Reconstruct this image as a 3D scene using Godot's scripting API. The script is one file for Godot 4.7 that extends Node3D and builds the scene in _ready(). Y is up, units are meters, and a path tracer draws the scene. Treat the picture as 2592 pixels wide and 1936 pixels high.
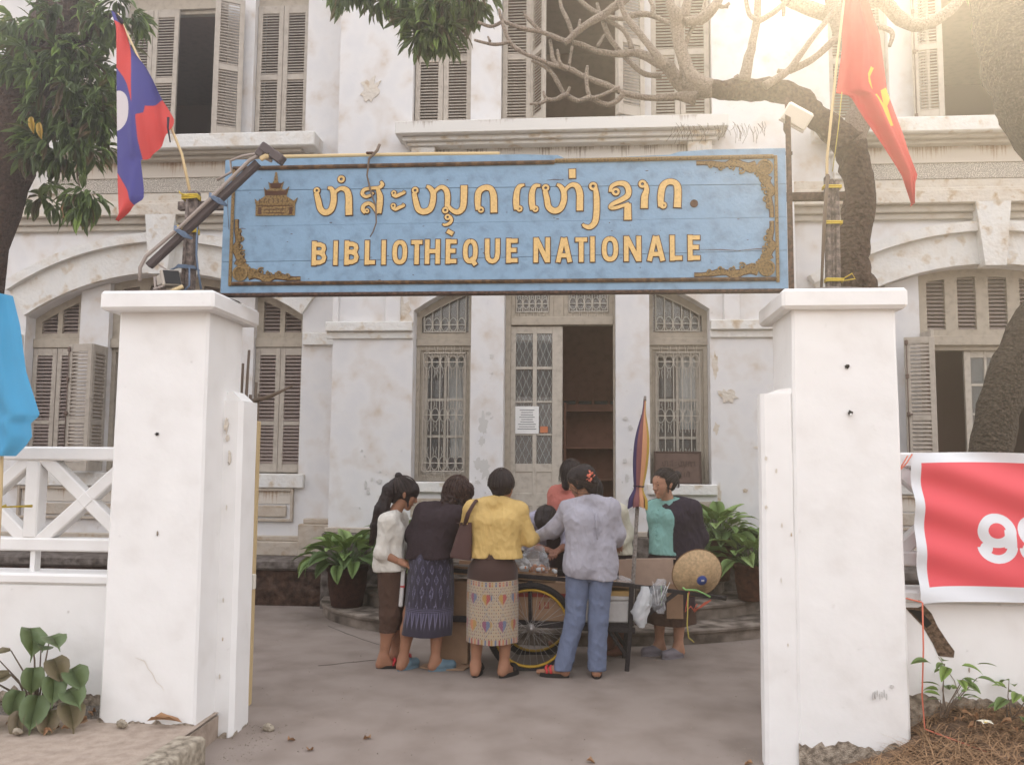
extends Node3D
# A library gate in the shade of its building: everything is in metres, y up, the facade runs along x and faces +z.

var M := {}
var used := {}
var rng := RandomNumberGenerator.new()
var wrinkle := FastNoiseLite.new()
var cache := {}
const HAZE := 0.017

func _ready():
	rng.seed = 20140
	wrinkle.seed = 5
	wrinkle.frequency = 1.0
	var cam := Camera3D.new()
	cam.name = "camera"
	cam.fov = 47.53
	cam.near = 0.05
	cam.far = 900.0
	cam.transform = Transform3D(Basis(Vector3.UP, deg_to_rad(4.7)) * Basis(Vector3.RIGHT, deg_to_rad(5.1)) * Basis(Vector3.BACK, deg_to_rad(0.45)), Vector3(0, 1.6, 0))
	add_child(cam)
	var env := Environment.new()
	env.background_mode = Environment.BG_SKY
	env.tonemap_mode = Environment.TONE_MAPPER_LINEAR
	env.tonemap_exposure = 2.1
	env.sdfgi_enabled = true
	env.ssao_enabled = true
	env.ssil_enabled = true
	var sm := ProceduralSkyMaterial.new()
	sm.sky_top_color = Color(0.755, 0.76, 0.79)
	sm.sky_horizon_color = Color(0.945, 0.91, 0.865)
	sm.sky_curve = 0.18
	sm.ground_bottom_color = Color(0.5, 0.46, 0.42)
	sm.ground_horizon_color = Color(0.75, 0.74, 0.72)
	sm.sky_energy_multiplier = 1.35
	env.volumetric_fog_enabled = true
	env.volumetric_fog_density = HAZE
	env.volumetric_fog_albedo = Color(1.0, 0.98, 0.95)
	env.volumetric_fog_anisotropy = 0.82
	var sky := Sky.new()
	sky.sky_material = sm
	env.sky = sky
	var we := WorldEnvironment.new()
	we.name = "environment"
	we.environment = env
	add_child(we)
	var sun := DirectionalLight3D.new()
	sun.name = "sun"
	sun.light_energy = 1.6
	sun.light_color = Color(1.0, 0.93, 0.80)
	sun.light_angular_distance = 0.5
	sun.shadow_enabled = true
	var az := deg_to_rad(16.5)
	var el := deg_to_rad(42.0)
	var to_sun := Vector3(sin(az) * cos(el), sin(el), -cos(az) * cos(el))
	sun.transform = Transform3D(Basis.looking_at(-to_sun, Vector3.UP), Vector3(0, 30, 0))
	add_child(sun)
	make_materials()
	make_ground()
	make_building()
	make_steps()
	make_gate()
	make_fences()
	make_sign()
	make_trees()
	make_flags()
	make_fixtures()
	make_pots()
	make_cart()
	make_people()
	make_small()

# ---------------------------------------------------------------- nodes
func numbered(n: String) -> String:
	if not used.has(n):
		used[n] = 0
		return n
	used[n] += 1
	return "%s_%03d" % [n, used[n]]

func tag(o, label, category, group = "", kind = ""):
	if label: o.set_meta("label", label)
	if category: o.set_meta("category", category)
	if group: o.set_meta("group", group)
	if kind: o.set_meta("kind", kind)
	return o

func thing(called, label, category, at = Vector3.ZERO, turn = 0.0, group = ""):
	var o := Node3D.new()
	o.name = numbered(called)
	add_child(o)
	o.position = at
	o.rotation.y = turn
	return tag(o, label, category, group)

func S():
	var s := SurfaceTool.new()
	s.begin(Mesh.PRIMITIVE_TRIANGLES)
	return s

func done(s, flat_uv = false) -> ArrayMesh:
	s.generate_normals()
	return s.commit()

func put(called, mesh, m, parent = null, xf = Transform3D(), label = ""):
	var o := MeshInstance3D.new()
	o.mesh = done(mesh) if mesh is SurfaceTool else mesh
	o.material_override = m
	o.transform = xf
	if parent == null:
		o.name = numbered(called)
		add_child(o)
	else:
		o.name = called
		parent.add_child(o, true)
	if label: o.set_meta("label", label)
	return o

func struct(called, mesh, m, xf = Transform3D()):
	var o = put(called, mesh, m, null, xf)
	o.set_meta("kind", "structure")
	return o

# ---------------------------------------------------------------- shapes
func t3(s, a, b, c, n):
	if (c - a).cross(b - a).dot(n) < 0.0:
		var q = b
		b = c
		c = q
	s.add_vertex(a)
	s.add_vertex(b)
	s.add_vertex(c)

func q4(s, a, b, c, d, n):
	t3(s, a, b, c, n)
	t3(s, a, c, d, n)

func box(s, c: Vector3, size: Vector3, ch := 0.0, b := Basis()):
	s.set_smooth_group(-1)
	var h := size * 0.5
	var g := minf(ch, minf(h.x, minf(h.y, h.z)) * 0.9)
	for a in 3:
		var u := (a + 1) % 3
		var v := (a + 2) % 3
		for sg in [-1.0, 1.0]:
			var n := Vector3.ZERO
			n[a] = sg
			var pts := []
			for k in [[-1, -1], [1, -1], [1, 1], [-1, 1]]:
				var p := Vector3.ZERO
				p[a] = sg * h[a]
				p[u] = k[0] * (h[u] - g)
				p[v] = k[1] * (h[v] - g)
				pts.append(c + b * p)
			q4(s, pts[0], pts[1], pts[2], pts[3], b * n)
	if g <= 0.0: return
	for a in 3:
		var u := (a + 1) % 3
		var v := (a + 2) % 3
		for su in [-1.0, 1.0]:
			for sv in [-1.0, 1.0]:
				var n := Vector3.ZERO
				n[u] = su
				n[v] = sv
				var pts := []
				for k in [[0, -1], [1, -1], [1, 1], [0, 1]]:
					var p := Vector3.ZERO
					p[a] = k[1] * (h[a] - g)
					p[u] = su * (h[u] - (g if k[0] == 1 else 0.0))
					p[v] = sv * (h[v] - (g if k[0] == 0 else 0.0))
					pts.append(c + b * p)
				q4(s, pts[0], pts[1], pts[2], pts[3], b * n)
	for sx in [-1.0, 1.0]:
		for sy in [-1.0, 1.0]:
			for sz in [-1.0, 1.0]:
				var n := Vector3(sx, sy, sz)
				var p := Vector3(h.x * sx, h.y * sy, h.z * sz)
				t3(s, c + b * (p - Vector3(0, g * sy, g * sz)), c + b * (p - Vector3(g * sx, 0, g * sz)), c + b * (p - Vector3(g * sx, g * sy, 0)), b * n)

func span(s, x0, x1, y0, y1, z0, z1, ch := 0.0):
	box(s, Vector3(x0 + x1, y0 + y1, z0 + z1) * 0.5, Vector3(absf(x1 - x0), absf(y1 - y0), absf(z1 - z0)), ch)

func bar(s, a: Vector3, b: Vector3, w: float, d: float, ch := 0.0, up := Vector3.BACK):
	var y := (b - a).normalized()
	var x := y.cross(up).normalized()
	var z := x.cross(y)
	box(s, (a + b) * 0.5, Vector3(w, a.distance_to(b), d), ch, Basis(x, y, z))

func frames(pts: Array) -> Array:
	var out := []
	var t0 = (pts[1] - pts[0]).normalized()
	var ref := Vector3.UP if absf(t0.y) < 0.9 else Vector3.RIGHT
	var x = t0.cross(ref).normalized()
	for i in pts.size():
		var t = (pts[min(i + 1, pts.size() - 1)] - pts[max(i - 1, 0)]).normalized()
		x = (x - t * x.dot(t)).normalized()
		out.append([x, t.cross(x)])
	return out

func tube(s, pts: Array, radii, seg := 8, caps := true, rough := 0.0):
	s.set_smooth_group(0)
	var fr := frames(pts)
	var rings := []
	for i in pts.size():
		var r = radii[i] if radii is Array else radii
		var ring := []
		for k in seg:
			var a := TAU * k / seg
			var rr = r * (1.0 + (rough * wrinkle.get_noise_3dv((pts[i] + Vector3(cos(a), sin(a), 0.3) * r) * 9.0) if rough > 0.0 else 0.0))
			ring.append(pts[i] + (fr[i][0] * cos(a) + fr[i][1] * sin(a)) * rr)
		rings.append(ring)
	for i in pts.size() - 1:
		for k in seg:
			var l := (k + 1) % seg
			var n = (rings[i][k] - pts[i])
			q4(s, rings[i][k], rings[i][l], rings[i + 1][l], rings[i + 1][k], n)
	if caps:
		for e in [0, pts.size() - 1]:
			var n = pts[e] - pts[1 if e == 0 else e - 1]
			for k in seg:
				t3(s, pts[e], rings[e][k], rings[e][(k + 1) % seg], n)

func lathe(s, prof: Array, seg := 20, xf := Transform3D(), wob := 0.0):
	s.set_smooth_group(0)
	for i in prof.size() - 1:
		for k in seg:
			var a := TAU * k / seg
			var b := TAU * (k + 1) / seg
			var wa := 1.0 + wob * sin(a * 3.0 + 1.0)
			var wb := 1.0 + wob * sin(b * 3.0 + 1.0)
			var p := [prof[i], prof[i + 1]]
			var v := [Vector3(cos(a) * p[0].x * wa, p[0].y, sin(a) * p[0].x * wa), Vector3(cos(b) * p[0].x * wb, p[0].y, sin(b) * p[0].x * wb), Vector3(cos(b) * p[1].x * wb, p[1].y, sin(b) * p[1].x * wb), Vector3(cos(a) * p[1].x * wa, p[1].y, sin(a) * p[1].x * wa)]
			var d = p[1] - p[0]
			var n := Vector3(cos((a + b) * 0.5) * d.y, -d.x, sin((a + b) * 0.5) * d.y)
			if n.length() < 1e-9: continue
			if p[0].x > 1e-5: t3(s, xf * v[0], xf * v[1], xf * v[2], xf.basis * n)
			if p[1].x > 1e-5: t3(s, xf * v[0], xf * v[2], xf * v[3], xf.basis * n)
			elif p[0].x <= 1e-5: pass

func prism(s, poly: PackedVector2Array, z0: float, z1: float, xf := Transform3D()):
	s.set_smooth_group(-1)
	var ids := Geometry2D.triangulate_polygon(poly)
	for e in [z0, z1]:
		var n := Vector3(0, 0, 1.0 if e == maxf(z0, z1) else -1.0)
		for i in range(0, ids.size(), 3):
			t3(s, xf * Vector3(poly[ids[i]].x, poly[ids[i]].y, e), xf * Vector3(poly[ids[i + 1]].x, poly[ids[i + 1]].y, e), xf * Vector3(poly[ids[i + 2]].x, poly[ids[i + 2]].y, e), xf.basis * n)
	var cw := Geometry2D.is_polygon_clockwise(poly)
	for i in poly.size():
		var a := poly[i]
		var b := poly[(i + 1) % poly.size()]
		var d := b - a
		var n := Vector3(d.y, -d.x, 0) * (-1.0 if cw else 1.0)
		q4(s, xf * Vector3(a.x, a.y, z0), xf * Vector3(b.x, b.y, z0), xf * Vector3(b.x, b.y, z1), xf * Vector3(a.x, a.y, z1), xf.basis * n)

# a grid of points with UVs 0..1 (rows from v = 0)
func sheet(s, rows: Array, closed := false):
	s.set_smooth_group(0)
	var nr := rows.size()
	var nc: int = rows[0].size()
	for j in nr - 1:
		for i in nc - 1:
			for k in [[0, 0], [1, 0], [1, 1], [0, 0], [1, 1], [0, 1]]:
				s.set_uv(Vector2(float(i + k[0]) / (nc - 1), float(j + k[1]) / (nr - 1)))
				s.add_vertex(rows[j + k[1]][i + k[0]])

# a flat ribbon with a thickness, for carved letters
func ribbon(s, pts: Array, ws: Array, z0: float, z1: float):
	s.set_smooth_group(-1)
	var n := pts.size()
	var lr := []
	for i in n:
		var t: Vector2 = (pts[min(i + 1, n - 1)] - pts[max(i - 1, 0)]).normalized()
		var o = Vector2(-t.y, t.x) * ws[i] * 0.5
		lr.append([pts[i] + o, pts[i] - o])
	var up := Vector3(0, 0, 1)
	for i in n - 1:
		var a = lr[i]
		var b = lr[i + 1]
		q4(s, Vector3(a[0].x, a[0].y, z1), Vector3(a[1].x, a[1].y, z1), Vector3(b[1].x, b[1].y, z1), Vector3(b[0].x, b[0].y, z1), up)
		for k in 2:
			var d = (a[k] - a[1 - k])
			q4(s, Vector3(a[k].x, a[k].y, z0), Vector3(b[k].x, b[k].y, z0), Vector3(b[k].x, b[k].y, z1), Vector3(a[k].x, a[k].y, z1), Vector3(d.x, d.y, 0))
	for e in [0, n - 1]:
		var d = pts[e] - pts[1 if e == 0 else n - 2]
		q4(s, Vector3(lr[e][0].x, lr[e][0].y, z0), Vector3(lr[e][1].x, lr[e][1].y, z0), Vector3(lr[e][1].x, lr[e][1].y, z1), Vector3(lr[e][0].x, lr[e][0].y, z1), Vector3(d.x, d.y, 0))

func smooth_line(pts: Array, ws: Array, per := 4) -> Array:
	var op := []
	var ow := []
	for i in pts.size() - 1:
		var p0 = pts[max(i - 1, 0)]
		var p3 = pts[min(i + 2, pts.size() - 1)]
		for k in per:
			var t := float(k) / per
			op.append(pts[i].cubic_interpolate(pts[i + 1], p0, p3, t))
			ow.append(lerpf(ws[i], ws[i + 1], t))
	op.append(pts[-1])
	ow.append(ws[-1])
	return [op, ow]

func ring_shape(s, c: Vector2, r0: float, r1: float, z0: float, z1: float, seg := 18):
	var pts := []
	var ws := []
	for k in seg + 1:
		var a := TAU * k / seg
		pts.append(c + Vector2(cos(a), sin(a)) * (r0 + r1) * 0.5)
		ws.append(r1 - r0)
	ribbon(s, pts, ws, z0, z1)

# ---------------------------------------------------------------- distance-field figures: [from, to, radius, radius]
func sdf(s, bones: Array, cell: float, k: float, cuts := [], wr := 0.0, wf := 9.0):
	var lo := Vector3(1e9, 1e9, 1e9)
	var hi := -lo
	var m := k + cell * 2.5
	for b in bones:
		var r: float = maxf(b[2], b[3]) + cell * 3.0 + k * 0.3 + wr
		lo = lo.min(b[0].min(b[1]) - Vector3(r, r, r))
		hi = hi.max(b[0].max(b[1]) + Vector3(r, r, r))
	var nx := int((hi.x - lo.x) / cell) + 2
	var ny := int((hi.y - lo.y) / cell) + 2
	var nz := int((hi.z - lo.z) / cell) + 2
	var F := PackedFloat32Array()
	F.resize(nx * ny * nz)
	F.fill(1.0)
	for b in bones:
		var a: Vector3 = b[0]
		var d: Vector3 = b[1] - a
		var il := 1.0 / maxf(d.length_squared(), 1e-9)
		var ra: float = b[2]
		var rd: float = b[3] - ra
		var r: float = maxf(b[2], b[3]) + m
		var p0: Vector3 = (b[0].min(b[1]) - Vector3(r, r, r) - lo) / cell
		var p1: Vector3 = (b[0].max(b[1]) + Vector3(r, r, r) - lo) / cell
		var x0 := maxi(0, int(p0.x))
		var x1 := mini(nx - 1, int(p1.x) + 1)
		for z in range(maxi(0, int(p0.z)), mini(nz - 1, int(p1.z) + 1) + 1):
			for y in range(maxi(0, int(p0.y)), mini(ny - 1, int(p1.y) + 1) + 1):
				var i := (z * ny + y) * nx + x0
				var p := lo + Vector3(x0, y, z) * cell - a
				for x in range(x0, x1 + 1):
					var t := clampf(p.dot(d) * il, 0.0, 1.0)
					var dist := (p - d * t).length() - ra - rd * t
					if dist < m:
						var v := F[i]
						var h := k - absf(v - dist)
						F[i] = minf(v, dist) - (h * h / (4.0 * k) if h > 0.0 else 0.0)
					i += 1
					p.x += cell
	if cuts.size() > 0 or wr > 0.0:
		var i := 0
		for z in nz:
			for y in ny:
				for x in nx:
					var v := F[i]
					if v < 0.06:
						var p := lo + Vector3(x, y, z) * cell
						if wr > 0.0 and v > -0.05:
							var cr := 1.0 - absf(wrinkle.get_noise_3d(p.x * wf + p.y * wf * 0.35, p.y * wf * 0.55, p.z * wf)) * 1.6
							if cr > 0.0: v -= wr * cr * cr * cr * cr
						for c in cuts:
							v = maxf(v, (p - c[0]).dot(c[1]))
						F[i] = v
					i += 1
	var V := PackedVector3Array()
	var id := PackedInt32Array()
	id.resize(F.size())
	id.fill(-1)
	var off := [0, 1, nx, nx + 1, nx * ny, nx * ny + 1, nx * ny + nx, nx * ny + nx + 1]
	var edges := [[0, 1], [2, 3], [4, 5], [6, 7], [0, 2], [1, 3], [4, 6], [5, 7], [0, 4], [1, 5], [2, 6], [3, 7]]
	var corner := [Vector3(0, 0, 0), Vector3(1, 0, 0), Vector3(0, 1, 0), Vector3(1, 1, 0), Vector3(0, 0, 1), Vector3(1, 0, 1), Vector3(0, 1, 1), Vector3(1, 1, 1)]
	var far := cell * 2.6
	for z in nz - 1:
		for y in ny - 1:
			var base := (z * ny + y) * nx
			for x in nx - 1:
				var i := base + x
				if absf(F[i]) > far: continue
				var neg := 0
				for o in off:
					if F[i + o] < 0.0: neg += 1
				if neg == 0 or neg == 8: continue
				var sum := Vector3.ZERO
				var n := 0
				for e in edges:
					var fa := F[i + off[e[0]]]
					var fb := F[i + off[e[1]]]
					if (fa < 0.0) != (fb < 0.0):
						sum += corner[e[0]].lerp(corner[e[1]], fa / (fa - fb))
						n += 1
				id[i] = V.size()
				V.append(lo + (Vector3(x, y, z) + sum / n) * cell)
	s.set_smooth_group(0)
	var step := [1, nx, nx * ny]
	for z in range(1, nz - 1):
		for y in range(1, ny - 1):
			var base := (z * ny + y) * nx
			for x in range(1, nx - 1):
				var i := base + x
				if id[i] < 0: continue
				var neg := F[i] < 0.0
				for a in 3:
					if (F[i + step[a]] < 0.0) == neg: continue
					var u: int = step[(a + 1) % 3]
					var v: int = step[(a + 2) % 3]
					var q := [id[i], id[i - u], id[i - u - v], id[i - v]]
					if q[1] < 0 or q[2] < 0 or q[3] < 0: continue
					if not neg: q.reverse()
					for w in [0, 2, 1, 0, 3, 2]:
						s.add_vertex(V[q[w]])

# ---------------------------------------------------------------- materials
func noise_tex(sd: int, freq: float, stops: Array, size := 512, oct := 4, kind := FastNoiseLite.TYPE_SIMPLEX_SMOOTH, as_normal := false):
	var n := FastNoiseLite.new()
	n.seed = sd
	n.frequency = freq
	n.noise_type = kind
	n.fractal_octaves = oct
	if as_normal: n.fractal_type = FastNoiseLite.FRACTAL_RIDGED
	var t := NoiseTexture2D.new()
	t.width = size
	t.height = size
	t.seamless = true
	t.noise = n
	if stops.size() > 0:
		var g := Gradient.new()
		var of := PackedFloat32Array()
		var co := PackedColorArray()
		for e in stops:
			of.append(e[0])
			co.append(e[1])
		g.offsets = of
		g.colors = co
		t.color_ramp = g
	return t

func lin(r: float, g: float, b: float) -> Color:
	return Color(r, g, b).linear_to_srgb()

func grey(v: float, w := 0.0) -> Color:
	return Color(v + w, v, v - w)

func mat(called: String, r: float, g: float, b: float, rough := 0.85, tex = null, scale := 1.0, relief = null, depth := 0.2, metal := 0.0):
	var m := StandardMaterial3D.new()
	m.resource_name = called
	m.albedo_color = lin(r, g, b)
	m.roughness = rough
	m.metallic = metal
	m.metallic_specular = 0.35
	if tex != null or relief != null:
		m.uv1_triplanar = true
		m.uv1_world_triplanar = true
		m.uv1_scale = Vector3(scale, scale, scale)
	if tex != null: m.albedo_texture = tex
	if relief != null:
		m.heightmap_enabled = true
		m.heightmap_texture = relief
		m.heightmap_scale = depth
	M[called] = m
	return m

# a second, larger layer of stains over a material
func stains(m, tex, scale: float):
	m.detail_enabled = true
	m.detail_albedo = tex
	m.detail_blend_mode = BaseMaterial3D.BLEND_MODE_MUL
	m.detail_uv_layer = BaseMaterial3D.DETAIL_UV_2
	m.uv2_triplanar = true
	m.uv2_world_triplanar = true
	m.uv2_scale = Vector3(scale, scale, scale)

func make_materials():
	var lump = noise_tex(3, 0.02, [], 512, 5)
	var fine = noise_tex(4, 0.08, [], 512, 4)
	var grit = noise_tex(6, 0.25, [], 512, 3, FastNoiseLite.TYPE_VALUE)
	var wash = noise_tex(11, 0.012, [[0.0, grey(0.945, 0.006)], [0.4, grey(0.98, 0.002)], [1.0, grey(1.0)]], 512, 5)
	var worn = noise_tex(12, 0.014, [[0.0, Color(0.90, 0.85, 0.79)], [0.22, Color(0.965, 0.95, 0.935)], [0.5, Color(1, 1, 1)], [1.0, Color(0.965, 0.97, 0.98)]], 512, 5)
	var speck = noise_tex(13, 0.05, [[0.0, grey(0.80, 0.01)], [0.05, grey(0.95, 0.005)], [0.10, grey(1.0)], [1.0, grey(1.0)]], 512, 4)
	var blot = noise_tex(14, 0.02, [[0.0, Color(0.80, 0.71, 0.60)], [0.20, Color(0.93, 0.89, 0.84)], [0.34, grey(1.0)], [1.0, grey(1.0)]], 512, 5)
	var dirt = noise_tex(15, 0.02, [[0.0, grey(0.45, 0.02)], [0.5, grey(0.8, 0.01)], [1.0, grey(1.0)]], 512, 5)
	stains(mat("gate_white", 0.80, 0.795, 0.785, 0.9, wash, 0.5, lump, 0.22), speck, 0.31)
	stains(mat("plaster", 0.70, 0.69, 0.685, 0.9, worn, 0.33, lump, 0.25), speck, 0.21)
	stains(mat("trim", 0.70, 0.69, 0.66, 0.9, worn, 0.4, fine, 0.5), blot, 0.37)
	stains(mat("trim_worn", 0.62, 0.57, 0.50, 0.9, worn, 0.5, fine, 0.6), blot, 0.6)
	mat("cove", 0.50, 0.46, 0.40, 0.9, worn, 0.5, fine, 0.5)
	var peb = noise_tex(21, 0.11, [[0.0, grey(0.40, 0.02)], [0.25, grey(0.62, 0.02)], [0.45, grey(0.92, 0.01)], [1.0, grey(1.0)]], 512, 2, FastNoiseLite.TYPE_CELLULAR)
	mat("pebbledash", 0.80, 0.76, 0.69, 0.95, peb, 1.6, peb, 2.0)
	stains(mat("plinth", 0.16, 0.115, 0.095, 0.95, dirt, 0.8, lump, 1.6), noise_tex(22, 0.02, [[0.0, Color(1, 1, 1)], [0.6, Color(0.8, 0.72, 0.66)], [0.8, Color(1, 0.95, 0.9)], [1.0, Color(1, 1, 1)]], 256), 0.5)
	stains(mat("ledge", 0.24, 0.21, 0.19, 0.95, dirt, 0.9, lump, 1.2), speck, 0.6)
	stains(mat("lower_base", 0.48, 0.42, 0.35, 0.95, worn, 0.6, lump, 0.9), blot, 0.5)
	stains(mat("step", 0.40, 0.34, 0.29, 0.95, dirt, 0.55, lump, 1.0), noise_tex(23, 0.016, [[0.0, grey(0.5, 0.02)], [0.45, grey(0.9)], [0.8, Color(1, 1, 1)], [1.0, Color(1, 1, 1)]], 512, 5), 0.4)
	var cr = noise_tex(24, 0.018, [[0.0, grey(0.84, 0.012)], [0.4, grey(0.94, 0.006)], [0.7, grey(1.0)], [1.0, grey(1.03)]], 1024, 7)
	stains(mat("drive", 0.30, 0.25, 0.217, 0.92, cr, 0.11, fine, 0.2), noise_tex(25, 0.16, [[0.0, grey(0.72)], [0.2, grey(0.93)], [0.8, grey(1.0)], [1.0, grey(1.12)]], 1024, 3), 1.6)
	stains(mat("walk", 0.40, 0.325, 0.265, 0.95, cr, 0.5, lump, 1.2), noise_tex(26, 0.12, [[0.0, grey(0.62, 0.02)], [0.25, grey(0.95)], [1.0, grey(1.0)]], 512, 3), 1.3)
	mat("kerb", 0.50, 0.44, 0.35, 0.95, dirt, 1.3, lump, 2.0)
	mat("rubble", 0.34, 0.30, 0.26, 0.97, noise_tex(27, 0.12, [[0.0, grey(0.5, 0.02)], [0.6, grey(0.9)], [1.0, grey(1.15)]], 512, 3, FastNoiseLite.TYPE_CELLULAR), 2.0, grit, 2.0)
	mat("earth", 0.25, 0.165, 0.11, 0.97, dirt, 1.1, lump, 3.0)
	mat("bare", 0.50, 0.43, 0.35, 0.95, dirt, 2.0, fine, 0.5)
	mat("peeled", 0.55, 0.54, 0.52, 0.95)
	mat("brick_broken", 0.22, 0.15, 0.10, 0.95, dirt, 3.0, lump, 1.0)
	mat("hole", 0.02, 0.018, 0.016, 1.0)
	var paint = noise_tex(31, 0.03, [[0.0, grey(0.84, 0.01)], [0.4, grey(0.95)], [1.0, grey(1.0)]], 256, 4)
	mat("shutter", 0.475, 0.425, 0.365, 0.6, paint, 1.2)
	mat("slat", 0.50, 0.44, 0.38, 0.6, paint, 2.2)
	mat("slat_brown", 0.37, 0.30, 0.27, 0.65, paint, 2.2)
	mat("frame", 0.46, 0.405, 0.33, 0.65, paint, 1.2)
	mat("sash", 0.54, 0.49, 0.42, 0.6, paint, 1.4)
	mat("grille", 0.54, 0.49, 0.42, 0.6)
	mat("rod", 0.16, 0.11, 0.09, 0.6, null, 1.0, null, 0.0, 0.5)
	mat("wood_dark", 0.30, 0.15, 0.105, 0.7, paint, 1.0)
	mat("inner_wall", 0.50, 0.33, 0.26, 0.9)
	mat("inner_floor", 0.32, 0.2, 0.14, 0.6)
	mat("roof_tile", 0.25, 0.12, 0.08, 0.9, dirt, 1.0)
	mat("curtain", 0.55, 0.53, 0.50, 0.9)
	mat("paper", 0.78, 0.78, 0.76, 0.8)
	mat("ink", 0.10, 0.10, 0.12, 0.9)
	mat("orange_paper", 0.55, 0.20, 0.10, 0.9)
	var g := StandardMaterial3D.new()
	g.resource_name = "glass"
	g.transparency = BaseMaterial3D.TRANSPARENCY_ALPHA
	g.albedo_color = Color(0.8, 0.85, 0.85, 0.08)
	g.roughness = 0.02
	M["glass"] = g
	var p := StandardMaterial3D.new()
	p.resource_name = "clear_plastic"
	p.transparency = BaseMaterial3D.TRANSPARENCY_ALPHA
	p.albedo_color = Color(0.9, 0.92, 0.95, 0.2)
	p.roughness = 0.12
	M["clear_plastic"] = p
	var w := StandardMaterial3D.new()
	w.resource_name = "milky_plastic"
	w.albedo_color = lin(0.62, 0.64, 0.66)
	w.roughness = 0.35
	w.backlight_enabled = true
	w.backlight = Color(0.4, 0.4, 0.4)
	M["milky_plastic"] = w
	# sign
	stains(mat("sign_blue", 0.225, 0.35, 0.485, 0.75, noise_tex(41, 0.02, [[0.0, grey(0.86)], [0.5, grey(0.97)], [1.0, grey(1.0)]], 512, 5), 0.8, fine, 0.15), noise_tex(42, 0.06, [[0.0, grey(0.45)], [0.05, grey(0.75)], [0.09, grey(1.0)], [1.0, grey(1.0)]], 512, 4), 0.9)
	mat("gilt", 0.72, 0.49, 0.20, 0.5, noise_tex(43, 0.06, [[0.0, Color(0.62, 0.55, 0.5)], [0.12, grey(0.9)], [1.0, grey(1.0)]], 256, 4), 3.0)
	mat("gilt_old", 0.33, 0.215, 0.085, 0.55, noise_tex(44, 0.05, [[0.0, grey(0.4)], [0.4, grey(0.85)], [1.0, grey(1.0)]], 256, 4), 4.0, fine, 0.4)
	mat("plaque", 0.15, 0.098, 0.08, 0.7, paint, 1.0)
	mat("plaque_cut", 0.085, 0.055, 0.045, 0.8)
	mat("carve_dark", 0.085, 0.04, 0.025, 0.8)
	mat("border", 0.15, 0.085, 0.045, 0.7, noise_tex(45, 0.03, [[0.0, grey(0.5)], [0.55, grey(0.8)], [0.7, Color(2.0, 1.6, 1.0)], [1.0, Color(2.2, 1.8, 1.1)]], 256, 4), 2.0)
	var bark = noise_tex(51, 0.03, [[0.0, grey(0.45)], [0.5, grey(0.8)], [1.0, grey(1.15)]], 512, 5)
	mat("post", 0.26, 0.21, 0.185, 0.9, bark, 1.5, fine, 0.6)
	mat("rust", 0.13, 0.075, 0.055, 0.85, bark, 2.0)
	mat("iron", 0.10, 0.08, 0.078, 0.6)
	mat("bark_grey", 0.36, 0.29, 0.235, 0.9, noise_tex(52, 0.05, [[0.0, grey(0.55)], [0.5, grey(0.9)], [1.0, grey(1.1)]], 512, 4), 2.0, fine, 1.4)
	mat("bark_brown", 0.115, 0.072, 0.052, 0.95, noise_tex(53, 0.04, [[0.0, grey(0.45)], [0.5, grey(0.85)], [1.0, grey(1.3)]], 512, 5), 1.6, lump, 5.0)
	stains(mat("bark_mottled", 0.16, 0.12, 0.085, 0.95, noise_tex(54, 0.05, [[0.0, grey(0.5)], [0.6, grey(0.9)], [0.68, Color(2.4, 2.3, 2.0)], [1.0, Color(2.6, 2.5, 2.3)]], 512, 4), 1.7, lump, 4.0), bark, 2.7)
	for l in [["leaf_deep", 0.066, 0.095, 0.035], ["leaf_mid", 0.10, 0.15, 0.045], ["leaf_light", 0.17, 0.25, 0.06], ["leaf_brown", 0.10, 0.065, 0.04], ["leaf_yellow", 0.42, 0.26, 0.05], ["pot_leaf", 0.15, 0.23, 0.075], ["pot_leaf_light", 0.24, 0.33, 0.12], ["pot_leaf_deep", 0.085, 0.13, 0.05], ["sapling_leaf", 0.10, 0.135, 0.065], ["sapling_leaf_dull", 0.15, 0.115, 0.075], ["weed_leaf", 0.12, 0.18, 0.06]]:
		var m = mat(l[0], l[1], l[2], l[3], 0.45)
		m.backlight_enabled = true
		m.backlight = Color(0.35, 0.4, 0.2)
	mat("twig", 0.16, 0.12, 0.09, 0.9)
	mat("clay_pot", 0.10, 0.048, 0.035, 0.85, dirt, 1.6, fine, 0.8)
	mat("terracotta", 0.19, 0.085, 0.052, 0.85, dirt, 1.6, fine, 0.8)
	mat("soil", 0.06, 0.04, 0.03, 1.0)
	# cloth and skin
	var creases = noise_tex(61, 0.008, [], 512, 2, FastNoiseLite.TYPE_SIMPLEX_SMOOTH, true)
	var soft = noise_tex(62, 0.02, [[0.0, grey(0.94)], [0.5, grey(0.98)], [1.0, grey(1.0)]], 256, 4)
	for c in [["cream_cloth", 0.66, 0.63, 0.57], ["black_cloth", 0.036, 0.023, 0.027], ["yellow_silk", 0.62, 0.43, 0.155], ["grey_shirt", 0.40, 0.39, 0.445], ["teal_cloth", 0.24, 0.46, 0.42], ["navy_cloth", 0.030, 0.021, 0.034], ["coral_cloth", 0.46, 0.15, 0.12], ["lilac_cloth", 0.36, 0.34, 0.43], ["brown_cloth", 0.085, 0.048, 0.034], ["dark_skirt", 0.05, 0.03, 0.038], ["denim", 0.155, 0.188, 0.285], ["ivory_cloth", 0.60, 0.57, 0.46]]:
		var m = mat(c[0], c[1], c[2], c[3], 0.9, soft, 3.0, creases, 1.2)
		m.uv1_world_triplanar = false
		m.uv1_scale = Vector3(2.3, 1.3, 2.3)
		m.rim_enabled = true
		m.rim = 0.1
		m.rim_tint = 0.8
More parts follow.
